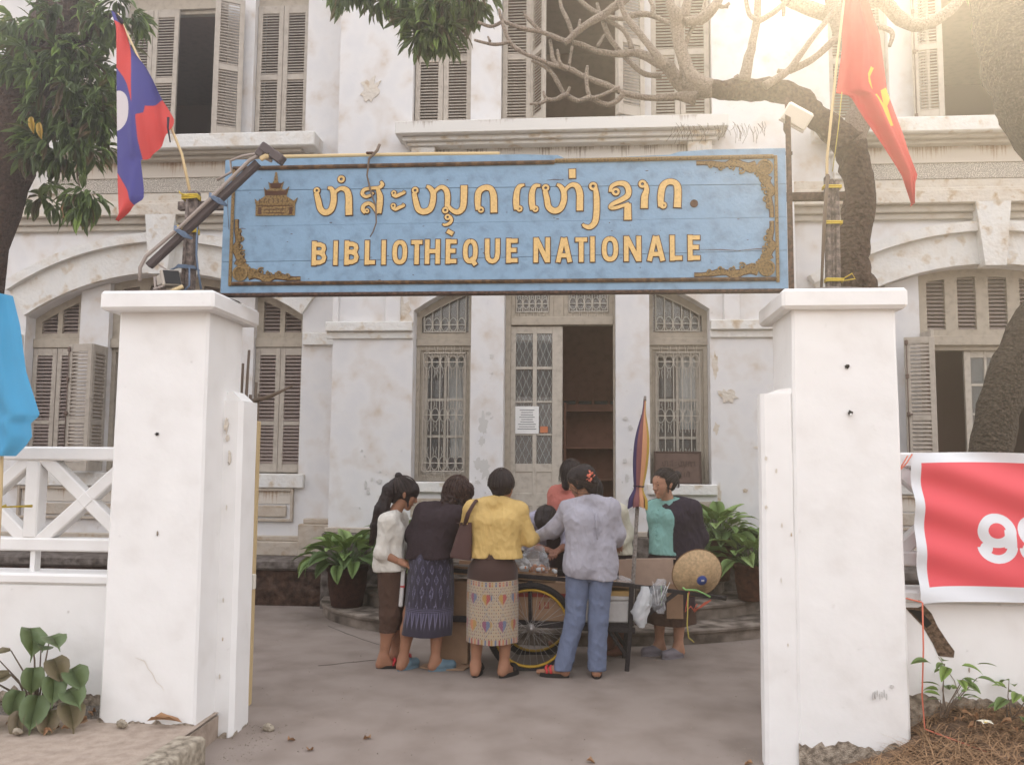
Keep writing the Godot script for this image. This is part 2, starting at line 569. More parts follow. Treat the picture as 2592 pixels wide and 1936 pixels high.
	M["yellow_silk"].roughness = 0.5
	for c in [["skin_light", 0.46, 0.25, 0.165], ["skin_tan", 0.36, 0.18, 0.11], ["skin_dark", 0.25, 0.115, 0.075]]:
		var m = mat(c[0], c[1], c[2], c[3], 0.55, soft, 5.0)
		m.subsurf_scatter_enabled = true
		m.subsurf_scatter_strength = 0.12
	mat("hair", 0.024, 0.015, 0.015, 0.45, noise_tex(63, 0.06, [[0.0, grey(0.5)], [1.0, grey(1.4)]], 256, 3), 2.0)
	mat("hair_sheen", 0.060, 0.042, 0.036, 0.32)
	mat("hair_brown_sheen", 0.10, 0.058, 0.045, 0.32)
	mat("hair_brown", 0.040, 0.020, 0.016, 0.45, noise_tex(63, 0.06, [[0.0, grey(0.5)], [1.0, grey(1.4)]], 256, 3), 2.0)
	mat("lip", 0.30, 0.10, 0.08, 0.5)
	mat("eye", 0.012, 0.010, 0.010, 0.2)
	mat("bag_leather", 0.088, 0.045, 0.04, 0.5, soft, 4.0, fine, 0.3)
	mat("brass", 0.55, 0.40, 0.15, 0.35, null, 1.0, null, 0.0, 0.9)
	mat("blue_rubber", 0.13, 0.20, 0.25, 0.6)
	mat("grey_rubber", 0.20, 0.18, 0.20, 0.7)
	mat("black_rubber", 0.025, 0.021, 0.02, 0.7)
	mat("red_rubber", 0.55, 0.045, 0.05, 0.5)
	mat("flower_orange", 0.70, 0.20, 0.13, 0.7)
	# cart
	mat("tyre", 0.045, 0.040, 0.042, 0.85, dirt, 6.0)
	mat("rim_yellow", 0.48, 0.29, 0.03, 0.45)
	mat("steel", 0.42, 0.39, 0.37, 0.4, null, 1.0, null, 0.0, 0.7)
	mat("cart_frame", 0.045, 0.036, 0.04, 0.6, bark, 3.0)
	mat("cardboard", 0.37, 0.235, 0.15, 0.9, soft, 2.0)
	mat("cardboard_pale", 0.44, 0.32, 0.25, 0.9, soft, 2.0)
	mat("red_print", 0.30, 0.05, 0.04, 0.9)
	mat("foam", 0.66, 0.64, 0.62, 0.8, soft, 2.0)
	mat("tape", 0.50, 0.32, 0.12, 0.5)
	mat("straw", 0.66, 0.47, 0.27, 0.8, noise_tex(64, 0.02, [[0.0, grey(0.75)], [1.0, grey(1.05)]], 256, 4), 6.0)
	mat("straw_dark", 0.22, 0.12, 0.06, 0.8)
	mat("blue_cap", 0.03, 0.06, 0.24, 0.6)
	for c in [["umbrella_purple", 0.045, 0.03, 0.10], ["umbrella_mauve", 0.22, 0.085, 0.09], ["umbrella_orange", 0.60, 0.30, 0.16], ["umbrella_yellow", 0.45, 0.30, 0.05], ["umbrella_red", 0.30, 0.06, 0.07]]:
		mat(c[0], c[1], c[2], c[3], 0.75)
	mat("pole_white", 0.46, 0.42, 0.39, 0.6, dirt, 3.0)
	mat("snack", 0.60, 0.24, 0.08, 0.6)
	mat("string_red", 0.45, 0.10, 0.06, 0.8)
	mat("string_green", 0.25, 0.50, 0.16, 0.7)
	mat("string_yellow", 0.48, 0.40, 0.10, 0.8)
	mat("rope_pink", 0.60, 0.17, 0.11, 0.8)
	mat("tie_yellow", 0.62, 0.46, 0.06, 0.7)
	mat("tie_blue", 0.13, 0.18, 0.26, 0.7)
	mat("bamboo", 0.55, 0.42, 0.23, 0.6)
	mat("lamp_grey", 0.42, 0.38, 0.33, 0.6)
	mat("lamp_white", 0.70, 0.66, 0.58, 0.6)
	mat("cable_grey", 0.33, 0.28, 0.25, 0.7)
	mat("blue_flag", 0.06, 0.30, 0.52, 0.85)
	M["blue_flag"].backlight_enabled = true
	M["blue_flag"].backlight = Color(0.3, 0.3, 0.3)
	mat("dry_leaf", 0.30, 0.17, 0.09, 0.9)
	mat("dry_grass", 0.34, 0.21, 0.115, 0.95)
	mat("purple_petal", 0.36, 0.05, 0.30, 0.8)
	mat("white_petal", 0.78, 0.74, 0.60, 0.7)
	mat("yellow_petal", 0.75, 0.52, 0.08, 0.7)

# ---------------------------------------------------------------- ground
func ground_y(z: float) -> float:
	if z < -6.3: return 0.0
	return -0.065 * clampf((z + 6.3) / 1.4, 0.0, 2.0)

func bank_y(x: float, z: float) -> float:
	var h := 0.09 + 0.19 * exp(-pow((z + 5.15) / 0.40, 2.0)) * smoothstep(1.6, 2.1, x) + 0.03 * wrinkle.get_noise_2d(x * 2.4, z * 2.4)
	return lerpf(-0.10, h, smoothstep(1.05, 1.85, x + 0.12 * smoothstep(-4.9, -4.4, z)))

func make_ground():
	var s = S()
	var zs := [-400.0, -60.0, -12.0, -6.3, -5.6, -4.9, -4.2, -3.5, -2.0, 6.0, 60.0, 400.0]
	var rows := []
	for z in zs:
		var row := []
		for x in [-400.0, -60.0, -12.0, -4.0, 4.0, 12.0, 60.0, 400.0]:
			row.append(Vector3(x, ground_y(z), z))
		rows.append(row)
	sheet(s, rows)
	struct("ground", s, M.drive)
	# raised footway left of the gate, with its kerb stone along the drive
	s = S()
	rows = []
	for j in 26:
		var z := -5.46 + 2.3 * j / 25.0
		var row := []
		for i in 40:
			var x := -2.16 - 4.6 * i / 39.0
			row.append(Vector3(x, 0.09 + 0.012 * wrinkle.get_noise_2d(x * 2.0, z * 2.0) + 0.07 * exp(-pow((z + 5.42) / 0.16, 2.0)) * (0.7 + 0.5 * wrinkle.get_noise_1d(x * 4.0)), z))
		rows.append(row)
	sheet(s, rows)
	span(s, -6.7, -2.16, -0.2, 0.075, -5.45, -3.17)
	struct("footway", s, M.walk)
	s = S()
	rows = []
	for j in 14:
		var row := []
		for i in 26:
			var x := -2.3 - 2.3 * i / 25.0
			var z := -5.4 + 0.52 * j / 13.0
			row.append(Vector3(x, 0.112 + 0.05 * exp(-pow((z + 5.4) / 0.3, 2.0)) + 0.012 * wrinkle.get_noise_2d(x * 9.0, z * 9.0) - 0.05 * smoothstep(0.6, 1.0, j / 13.0), z))
		rows.append(row)
	sheet(s, rows)
	struct("ground_rubble", s, M.rubble)
	s = S()
	for k in 3:
		var z0 := -4.66 + 0.62 * k
		var n := 12
		s.set_smooth_group(0)
		var rr := []
		for e in [[-1, -0.3], [-1, 0.85], [-0.8, 1.0], [0.7, 1.0], [0.95, 0.86], [1, -0.3]]:
			var row := []
			for i in n:
				var z: float = z0 + 0.6 * i / (n - 1.0)
				var w: float = wrinkle.get_noise_3d(e[0] * 3.0, e[1] * 3.0, z * 12.0)
				row.append(Vector3(-2.10 + e[0] * 0.085 + w * 0.012 + 0.01 * k, 0.115 * e[1] + w * 0.01 - 0.004, z))
			rr.append(row)
		sheet(s, rr)
		t3(s, rr[0][0], rr[2][0], rr[5][0], Vector3(0, 0, -1))
		t3(s, rr[2][0], rr[3][0], rr[5][0], Vector3(0, 0, -1))
	struct("kerb", s, M.kerb)
	# earth bank under the wall right of the gate
	s = S()
	rows = []
	for j in 30:
		var z := -5.5 + 2.4 * j / 29.0
		var row := []
		for i in 50:
			var x := 1.12 + 4.6 * i / 49.0
			var h := bank_y(x, z)
			pass
			row.append(Vector3(x, h, z))
		rows.append(row)
	sheet(s, rows)
	struct("ground_bank", s, M.earth)
	# cracks and joints in the drive, sunk lines of dirt
	for c in [[Vector2(-2.45, -8.35), Vector2(-2.1, -7.9), Vector2(-1.75, -7.55)], [Vector2(-2.05, -6.75), Vector2(-1.78, -6.9), Vector2(-1.5, -7.1)]]:
		s = S()
		var pts := []
		var ws := []
		for i in 13:
			var t := i / 12.0
			var a: Vector2 = c[0].lerp(c[1], t).lerp(c[1].lerp(c[2], t), t)
			pts.append(Vector2(a.x, -a.y) + Vector2(wrinkle.get_noise_2d(i * 7.0, 1.0), wrinkle.get_noise_2d(i * 7.0, 9.0)) * 0.02)
			ws.append(0.006 + 0.004 * wrinkle.get_noise_1d(i * 13.0))
		ribbon(s, pts, ws, 0.001, 0.004)
		struct("ground_crack", s, M.ledge, Transform3D(Basis(Vector3.RIGHT, -PI / 2), Vector3.ZERO))

# ---------------------------------------------------------------- the library
var B
const WING := 4.71
const PROJ := 0.47

func bp(called, s, m, xf = Transform3D(), label = ""):
	return put(called, s, m, B, xf, label)

func arc(c: float, half: float, y0: float, rise: float, n := 18, grow := 0.0) -> PackedVector2Array:
	var R := (half * half + rise * rise) / (2.0 * rise)
	var cy := y0 + rise - R
	var a := asin(half / R)
	var out := PackedVector2Array()
	for i in n + 1:
		var t := lerpf(-a, a, float(i) / n)
		out.append(Vector2(c + sin(t) * (R + grow), cy + cos(t) * (R + grow)))
	return out

func arc_y(x: float, half: float, y0: float, rise: float) -> float:
	var R := (half * half + rise * rise) / (2.0 * rise)
	return y0 + rise - R + sqrt(maxf(R * R - x * x, 0.0))

func rects(z0, z1, list, m, called = "wall"):
	for r in list:
		var s = S()
		span(s, r[0], r[1], r[2], r[3], z0, z1)
		bp(called, s, m)

func slat_mesh(w: float):
	var key := "slat%d" % int(w * 1000)
	if not cache.has(key):
		var s = S()
		box(s, Vector3.ZERO, Vector3(w, 0.007, 0.046), 0.0, Basis(Vector3.RIGHT, deg_to_rad(38)))
		cache[key] = done(s)
	return cache[key]

# one louvred leaf: stiles and rails as one piece, its slats under it
func shutter(parent, at: Vector3, dir: Vector3, w: float, h: float, sections: Array, pitch: float, single: bool, rod = false, slatm = "slat"):
	var s = S()
	var st := 0.058
	var d := 0.034
	span(s, 0, st, 0, h, -d / 2, d / 2, 0.004)
	span(s, w - st, w, 0, h, -d / 2, d / 2, 0.004)
	var edges := [0.0]
	for q in sections: edges.append_array(q)
	edges.append(h)
	for i in range(0, edges.size(), 2):
		if edges[i + 1] - edges[i] > 0.005:
			span(s, st, w - st, edges[i], edges[i + 1], -d / 2 + 0.003, d / 2 - 0.003, 0.003)
	var n := dir.cross(Vector3.UP)
	var o = put("shutter", s, M.shutter, parent, Transform3D(Basis(dir, Vector3.UP, n), at))
	var all = S()
	var sw := w - 2.0 * st + 0.01
	for q in sections:
		var cnt := int(round((q[1] - q[0]) / pitch))
		for i in cnt:
			var y: float = q[0] + (i + 0.5) * (q[1] - q[0]) / cnt
			var tilt := 0.03 * wrinkle.get_noise_2d(y * 40.0, at.x * 30.0)
			if single:
				put("slat", slat_mesh(sw), M[slatm], o, Transform3D(Basis(Vector3.RIGHT, tilt * 2.0), Vector3(w / 2, y, 0)))
			else:
				box(all, Vector3(w / 2, y, 0), Vector3(sw, 0.007, pitch * 1.12), 0.0, Basis(Vector3.RIGHT, deg_to_rad(38) + tilt * 2.0))
	if not single:
		var a = put("louvre_slats", all, M[slatm], o)
		a.set_meta("kind", "stuff")
	if rod:
		var r = S()
		tube(r, [Vector3(0.02, 0.03, d / 2 + 0.012), Vector3(0.02, h - 0.03, d / 2 + 0.012)], 0.006, 6)
		for y in [0.05, h * 0.45, h * 0.72, h - 0.06]:
			box(r, Vector3(0.02, y, d / 2 + 0.012), Vector3(0.035, 0.05, 0.022), 0.004)
		box(r, Vector3(0.035, h * 0.45, d / 2 + 0.03), Vector3(0.05, 0.018, 0.02), 0.004)
		put("bolt_rod", r, M.rod, o)
	return o

func frame_rect(s, x0, x1, y0, y1, z0, z1, w, bottom = true):
	span(s, x0, x0 + w, y0, y1, z0, z1, 0.004)
	span(s, x1 - w, x1, y0, y1, z0, z1, 0.004)
	span(s, x0 + w, x1 - w, y1 - w, y1, z0, z1 - 0.002, 0.003)
	if bottom: span(s, x0 + w, x1 - w, y0, y0 + w, z0, z1 - 0.002, 0.003)

# wrought iron: upright bars, a scroll row at each end and at the middle
func grille(s, x0, x1, y0, y1, z, rows: Array, top_fn = null):
	var n := 5
	for i in n + 1:
		var x := lerpf(x0, x1, float(i) / n)
		var yt = y1 if top_fn == null else minf(y1, top_fn.call(x))
		if yt - y0 > 0.03:
			tube(s, [Vector3(x, y0, z), Vector3(x, yt, z)], 0.0055, 5, false)
	for y in rows:
		tube(s, [Vector3(x0, y, z), Vector3(x1, y, z)], 0.006, 5, false)
	tube(s, [Vector3(x0, y0, z), Vector3(x1, y0, z)], 0.007, 5, false)
	if top_fn == null: tube(s, [Vector3(x0, y1, z), Vector3(x1, y1, z)], 0.007, 5, false)
	var step = (x1 - x0) / n
	for y in rows:
		for i in n:
			var c := Vector3(x0 + (i + 0.5) * step, y, z + 0.004)
			for sg in [-1.0, 1.0]:
				var yc = y + sg * step * 0.52
				if yc < y0 + 0.01 or (top_fn != null and yc + step * 0.5 > top_fn.call(c.x)) or yc > y1: continue
				var pts := []
				for k in 9:
					var a := PI * k / 8.0
					pts.append(Vector3(c.x + cos(a) * step * 0.44, y + sg * sin(a) * step * 0.8, c.z))
				tube(s, pts, 0.0045, 4, false)
				if top_fn == null:
					tube(s, [Vector3(c.x - step * 0.2, y + sg * step * 0.85, c.z), Vector3(c.x - step * 0.1, y + sg * step * 1.3, c.z), Vector3(c.x - step * 0.22, y + sg * step * 1.9, c.z)], 0.0035, 4, false)
					tube(s, [Vector3(c.x + step * 0.2, y + sg * step * 0.85, c.z), Vector3(c.x + step * 0.1, y + sg * step * 1.3, c.z), Vector3(c.x + step * 0.22, y + sg * step * 1.9, c.z)], 0.0035, 4, false)

func glazed(parent, called, at: Vector3, w: float, cols: Array, rws: Array, y0: float, y1: float, m, solid_below = 0.0, turn = 0.0):
	# cols and rws are lists of [from, to] of the panes
	var s = S()
	var d := 0.04
	var xs := [0.0]
	for c in cols: xs.append_array(c)
	xs.append(w)
	for i in range(0, xs.size(), 2):
		span(s, xs[i], xs[i + 1], y0, y1, -d / 2, d / 2, 0.004)
	var ys := [y0]
	for r in rws: ys.append_array(r)
	ys.append(y1)
	for c in cols:
		for i in range(0, ys.size(), 2):
			if solid_below > 0.0 and i == 0: continue
			span(s, c[0], c[1], ys[i], ys[i + 1], -d / 2 + 0.003, d / 2 - 0.003, 0.003)
	if solid_below > 0.0:
		var top: float = rws[0][0]
		for c in [cols[0][0], cols[-1][1]]: pass
		span(s, xs[1], xs[-2], y0 + 0.02, top, -d / 2 + 0.008, d / 2 - 0.012)
		for r in [[y0 + 0.02, y0 + 0.16], [y0 + 0.50, y0 + 0.64], [top - 0.09, top]]:
			span(s, xs[1], xs[-2], r[0], r[1], -d / 2 + 0.001, d / 2 - 0.002, 0.004)
		span(s, w / 2 - 0.03, w / 2 + 0.03, y0 + 0.16, y0 + 0.50, -d / 2 + 0.001, d / 2 - 0.003, 0.004)
	var o = put(called, s, m, parent, Transform3D(Basis(Vector3.UP, turn), at))
	for c in cols:
		for r in rws:
			var ps = S()
			span(ps, c[0] - 0.004, c[1] + 0.004, r[0] - 0.004, r[1] + 0.004, -0.002, 0.002)
			put("pane", ps, M.glass, o)
	return o

func stain_image(sd: int, w: int, h: int, density: float, col: Color, base: Color) -> ImageTexture:
	var im := Image.create(w, h, false, Image.FORMAT_RGB8)
	var n := FastNoiseLite.new()
	n.seed = sd
	n.frequency = 0.13
	var n2 := FastNoiseLite.new()
	n2.seed = sd + 1
	n2.frequency = 0.012
	for x in w:
		var wide := clampf(n2.get_noise_1d(x) * 1.4 + 0.45 + density, 0.0, 1.0)
		var l := clampf(n.get_noise_1d(x * 1.7) * 1.1 + 0.25, 0.0, 1.0) * wide
		for y in h:
			var v := float(y) / h
			var a := clampf((l - v * 0.75) * 2.6, 0.0, 1.0) * 0.75 + clampf(0.32 * wide - v, 0.0, 1.0) * 1.2
			a *= 0.75 + 0.4 * n.get_noise_2d(x * 0.8, y * 0.8)
			im.set_pixel(x, y, base.lerp(col, clampf(a, 0.0, 1.0)))
	return ImageTexture.create_from_image(im)

func stain_mat(called, sd, density, col, base):
	var m := StandardMaterial3D.new()
	m.resource_name = called
	m.albedo_texture = stain_image(sd, 512, 96, density, col, base)
	m.roughness = 0.92
	M[called] = m

func face(called, x0, x1, y0, y1, z, m):
	var s = S()
	sheet(s, [[Vector3(x0, y1, z), Vector3(x1, y1, z)], [Vector3(x0, y0, z), Vector3(x1, y0, z)]])
	return bp(called, s, m)

func patch(called, c: Vector2, r: Vector2, z: float, m, sd: int, parent = null):
	var poly := PackedVector2Array()
	for k in 22:
		var a := TAU * k / 22.0
		var q := 1.0 + 0.9 * wrinkle.get_noise_2d(cos(a) * 2.0 + sd * 7.3, sin(a) * 2.0)
		poly.append(c + Vector2(cos(a) * r.x, sin(a) * r.y) * q)
	var s = S()
	prism(s, poly, z, z + 0.0015 + 0.0004 * (sd % 23))
	return put(called, s, m, B if parent == null else parent)

func make_building():
	B = thing("library_building", "white two-storey colonial library with louvred shutters, arched windows and a projecting entrance bay", "building", Vector3(-0.255, 0, -9.8))
	stain_mat("frieze_rust", 71, 0.3, lin(0.30, 0.17, 0.09), lin(0.60, 0.55, 0.48))
	stain_mat("frieze_black", 72, 0.15, lin(0.13, 0.09, 0.06), lin(0.66, 0.64, 0.60))
	stain_mat("sill_face", 73, -0.3, lin(0.30, 0.25, 0.20), lin(0.70, 0.68, 0.65))
	# ------------------------------ walls
	for side in [-1.0, 1.0]:
		var c: float = side * WING
		var inner: float = side * 2.505
		var outer: float = side * 9.3
		rects(-0.4, 0.0, [[outer, inner, 0.0, 1.30], [outer, c + side * 1.7, 1.30, 3.27], [c - side * 1.7, inner, 1.30, 3.27]], M.plaster)
		for k in [-1.0, 1.0]:
			var s = S()
			var pier := PackedVector2Array([Vector2(c + k * 0.72, 1.42), Vector2(c + k * 1.08, 1.42), Vector2(c + k * 1.08, arc_y(1.08, 1.7, 3.27, 0.51) - 0.002), Vector2(c + k * 0.72, arc_y(0.72, 1.7, 3.27, 0.51) - 0.002)])
			prism(s, pier, -0.38, -0.1)
			bp("window_pier", s, M.plaster)
		var poly := PackedVector2Array([Vector2(minf(outer, inner), 3.27)])
		poly.append_array(arc(c, 1.7, 3.27, 0.51))
		poly.append_array(PackedVector2Array([Vector2(maxf(outer, inner), 3.27), Vector2(maxf(outer, inner), 5.36), Vector2(minf(outer, inner), 5.36)]))
		var s2 = S()
		prism(s2, poly, -0.4, 0.0)
		bp("wall", s2, M.plaster)
		rects(-0.4, 0.0, [[outer, c + side * 1.66, 5.36, 7.5], [c - 1.0, c - 0.66, 5.36, 7.5], [c + 0.66, c + 1.0, 5.36, 7.5], [c - side * 1.66, inner, 5.36, 7.5], [outer, inner, 7.5, 7.56]], M.plaster)
		# arch ring, hood, keystone
		s2 = S()
		var ra := arc(c, 1.7, 3.27, 0.51, 18, 0.004)
		var rb := arc(c, 1.7, 3.27, 0.51, 18, 0.36)
		var rc := arc(c, 1.7, 3.27, 0.51, 18, 0.47)
		var p1 := ra.duplicate()
		var rbr := rb.duplicate()
		rbr.reverse()
		p1.append_array(rbr)
		prism(s2, p1, 0.0, 0.05)
		bp("arch_ring", s2, M.trim)
		s2 = S()
		var p2 := rb.duplicate()
		var rcr := rc.duplicate()
		rcr.reverse()
		p2.append_array(rcr)
		prism(s2, p2, 0.0, 0.12)
		bp("arch_hood", s2, M.trim)
		s2 = S()
		prism(s2, PackedVector2Array([Vector2(c - 0.11, 3.74), Vector2(c + 0.11, 3.74), Vector2(c + 0.185, 4.45), Vector2(c - 0.185, 4.45)]), -0.02, 0.17)
		bp("keystone", s2, M.trim)
		# string course and mouldings, wall to wall
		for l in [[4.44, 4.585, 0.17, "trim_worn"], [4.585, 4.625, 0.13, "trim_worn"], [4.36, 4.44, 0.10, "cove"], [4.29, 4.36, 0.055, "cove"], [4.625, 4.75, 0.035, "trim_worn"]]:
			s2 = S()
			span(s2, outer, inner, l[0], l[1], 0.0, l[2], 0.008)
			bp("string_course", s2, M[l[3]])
		s2 = S()
		span(s2, c - 1.36, c + 1.36, 4.75, 4.925, 0.0, 0.045)
		bp("pebbledash_panel", s2, M.pebbledash)
		for k in [-1.0, 1.0]:
			s2 = S()
			span(s2, c + k * 1.38, c + k * 1.66, 4.75, 5.03, 0.0, 0.09, 0.006)
			span(s2, c + k * 1.34, c + k * 1.70, 5.03, 5.07, 0.0, 0.12, 0.006)
			span(s2, c + k * 1.40, c + k * 1.64, 4.80, 4.83, 0.09, 0.11, 0.004)
			bp("window_console", s2, M.trim)
		face("frieze", c - 1.36, c + 1.36, 4.925, 5.11, 0.06, M.frieze_rust)
		s2 = S()
		span(s2, c - 1.36, c + 1.36, 4.925, 5.11, 0.0, 0.058)
		for l in [[5.11, 5.15, 0.17], [5.15, 5.19, 0.24]]:
			span(s2, c - 1.70, c + 1.70, l[0], l[1], 0.0, l[2], 0.006)
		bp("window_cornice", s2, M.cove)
		s2 = S()
		span(s2, c - 1.88, c + 1.88, 5.19, 5.36, -0.12, 0.32, 0.012)
		bp("window_sill", s2, M.trim)
		# lower sill, panel and base
		s2 = S()
		span(s2, c - 1.78, c + 1.78, 1.26, 1.42, -0.2, 0.06, 0.01)
		bp("window_sill", s2, M.trim)
		face("sill_panel", c - 1.62, c + 1.62, 1.08, 1.24, 0.012, M.frieze_rust)
		s2 = S()
		frame_rect(s2, c - 1.66, c + 1.66, 0.88, 1.255, 0.0, 0.045, 0.03)
		span(s2, c - 1.58, c + 1.58, 0.93, 1.06, 0.0, 0.03, 0.008)
		bp("panel_frame", s2, M.lower_base)
		s2 = S()
		span(s2, outer, inner, 0.5, 0.66, 0.0, 0.10, 0.01)
		span(s2, outer, inner, 0.66, 0.72, 0.0, 0.06, 0.01)
		bp("wall_base", s2, M.lower_base)
		s2 = S()
		span(s2, outer, inner, 0.38, 0.5, 0.0, 0.44, 0.025)
		bp("plinth_ledge", s2, M.ledge)
		s2 = S()
		span(s2, outer, inner, -0.1, 0.38, 0.0, 0.40, 0.01)
		bp("plinth", s2, M.plinth)
		for k in [c - side * 2.0]:
			s2 = S()
			span(s2, k - 0.24, k + 0.24, 0.5, 0.86, 0.0, 0.14, 0.01)
			span(s2, k - 0.20, k + 0.20, 0.86, 0.92, 0.0, 0.08, 0.01)
			bp("pier_base", s2, M.lower_base)
			s2 = S()
			span(s2, minf(c - side * 1.72, inner), maxf(c - side * 1.72, inner), 2.91, 3.05, 0.0, 0.045, 0.006)
			bp("impost", s2, M.trim)
			s2 = S()
			span(s2, minf(c + side * 1.72, c + side * 2.15), maxf(c + side * 1.72, c + side * 2.15), 2.91, 3.05, 0.0, 0.045, 0.006)
			bp("impost", s2, M.trim)
	# entrance bay
	var z0 := 0.05
	rects(z0, PROJ, [[-2.505, -0.605, 0.0, 1.36], [0.605, 2.505, 0.0, 1.36], [-2.505, -1.605, 1.36, 3.23], [1.605, 2.505, 1.36, 3.23], [-2.505, -1.66, 5.3, 7.5], [-1.0, -0.66, 5.3, 7.5], [0.66, 1.0, 5.3, 7.5], [1.66, 2.505, 5.3, 7.5], [-2.505, 2.505, 7.5, 10.2]], M.plaster)
	for k in [-1.0, 1.0]:
		var s = S()
		prism(s, PackedVector2Array([Vector2(k * 0.605, 1.36), Vector2(k * 0.965, 1.36), Vector2(k * 0.965, arc_y(0.965, 1.605, 3.23, 0.5) - 0.002), Vector2(k * 0.605, arc_y(0.605, 1.605, 3.23, 0.5) - 0.002)]), z0, PROJ)
		bp("door_pier", s, M.plaster)
		rects(-0.4, z0, [[k * 2.505, k * 2.15, 0.0, 10.2]], M.plaster)
	var poly2 := PackedVector2Array([Vector2(-2.505, 3.23)])
	poly2.append_array(arc(0.0, 1.605, 3.23, 0.5))
	poly2.append_array(PackedVector2Array([Vector2(2.505, 3.23), Vector2(2.505, 5.3), Vector2(-2.505, 5.3)]))
	var s3 = S()
	prism(s3, poly2, z0, PROJ)
	bp("wall", s3, M.plaster)
	for k in [-1.0, 1.0]:
		var a: float = k * 1.607
		var b: float = k * 2.575
		for l in [[2.995, 3.10, 0.075], [2.915, 2.995, 0.03]]:
			s3 = S()
			span(s3, minf(a, b), maxf(a, b), l[0], l[1], PROJ, PROJ + l[2], 0.007)
			bp("bay_band", s3, M.trim)
		s3 = S()
		for q in [[k * 2.505, k * 2.44, 3.10, 4.6], [k * 1.915, k * 1.75, 3.10, 4.6]]:
			span(s3, minf(q[0], q[1]), maxf(q[0], q[1]), q[2], q[3], PROJ, PROJ + 0.05, 0.006)
		bp("panel_frame", s3, M.plaster)
		s3 = S()
		span(s3, minf(k * 0.7, k * 2.56), maxf(k * 0.7, k * 2.56), -0.1, 0.80, PROJ, PROJ + 0.05, 0.01)
		bp("plinth", s3, M.ledge)
		s3 = S()
		span(s3, minf(k * 0.7, k * 2.54), maxf(k * 0.7, k * 2.54), 0.80, 0.86, PROJ, PROJ + 0.03, 0.008)
		bp("wall_base", s3, M.lower_base)
		# window sill and the slotted vent below it
		s3 = S()
		span(s3, minf(k * 0.93, k * 1.66), maxf(k * 0.93, k * 1.66), 1.245, 1.36, PROJ - 0.2, PROJ + 0.05, 0.01)
		bp("window_sill", s3, M.trim)
		s3 = S()
		span(s3, minf(k * 0.97, k * 1.60), maxf(k * 0.97, k * 1.60), 0.98, 1.18, PROJ, PROJ + 0.006)
		for i in 13:
			var x: float = k * (0.99 + i * 0.049)
			span(s3, x - 0.012, x + 0.012, 1.0, 1.16, PROJ + 0.006, PROJ + 0.022)
		bp("vent", s3, M.lower_base)
		# the bay's first-floor consoles with flutes
		s3 = S()
		span(s3, k * 1.375, k * 1.635, 4.5, 5.03, PROJ, PROJ + 0.15, 0.008)
		for i in 4:
			var x: float = k * (1.42 + i * 0.057)
			span(s3, x - 0.012, x + 0.012, 4.55, 4.98, PROJ + 0.15, PROJ + 0.162, 0.003)
		bp("window_console", s3, M.trim)
	face("frieze", -1.37, 1.37, 4.86, 5.03, PROJ + 0.042, M.frieze_black)
	s3 = S()
	span(s3, -1.37, 1.37, 4.86, 5.03, PROJ, PROJ + 0.04)
	span(s3, -1.37, 1.37, 4.83, 4.865, PROJ, PROJ + 0.07, 0.006)
	span(s3, -1.68, 1.68, 5.03, 5.07, PROJ, PROJ + 0.18, 0.006)
	span(s3, -1.72, 1.72, 5.07, 5.12, PROJ, PROJ + 0.23, 0.006)
	bp("window_cornice", s3, M.trim)
	face("frieze", -1.37, 1.37, 4.72, 4.83, PROJ + 0.03, M.frieze_black)
	s3 = S()
	span(s3, -1.37, 1.37, 4.5, 4.72, PROJ, PROJ + 0.045)
	bp("pebbledash_panel", s3, M.pebbledash)
	s3 = S()
	span(s3, -1.79, 1.79, 5.12, 5.265, PROJ - 0.12, PROJ + 0.30, 0.012)
	bp("window_sill", s3, M.trim)
	face("sill_face", -1.78, 1.78, 5.13, 5.255, PROJ + 0.304, M.sill_face)
	s3 = S()
	span(s3, -1.66, 1.66, 5.265, 5.30, PROJ - 0.12, PROJ + 0.02)
	bp("window_sill", s3, M.trim)
	make_shell()
	make_windows()
	make_entrance()
	# flaked patches and stains on the bay
	var sd := 1
	for p in [[-0.825, 1.98, 0.05, 0.10], [-0.835, 1.80, 0.03, 0.05], [-0.865, 1.55, 0.06, 0.06], [-0.805, 1.5, 0.05, 0.09], [-0.765, 1.42, 0.02, 0.05], [-0.875, 1.36, 0.03, 0.02], [-0.735, 2.72, 0.02, 0.03], [-0.765, 2.1, 0.03, 0.02], [0.85, 1.3, 0.07, 0.05], [0.78, 1.15, 0.05, 0.09], [0.72, 1.42, 0.02, 0.04], [0.9, 1.98, 0.02, 0.02], [0.71, 2.05, 0.03, 0.02], [0.76, 1.95, 0.025, 0.03], [0.70, 1.6, 0.02, 0.03], [0.83, 1.68, 0.015, 0.02], [-1.72, 1.42, 0.02, 0.02], [-1.95, 1.36, 0.03, 0.02], [-2.1, 1.32, 0.015, 0.04], [-2.03, 1.38, 0.01, 0.02], [-2.07, 1.25, 0.018, 0.04], [1.78, 2.3, 0.09, 0.07], [1.66, 2.62, 0.03, 0.12], [1.68, 1.25, 0.02, 0.12], [1.66, 1.95, 0.03, 0.06], [2.1, 1.75, 0.05, 0.02], [1.95, 1.3, 0.03, 0.02]]:
		patch("flaked_patch", Vector2(p[0], p[1]), Vector2(p[2], p[3]), PROJ, M.peeled if p[0] < 1.6 else M.trim_worn, sd)
		sd += 1
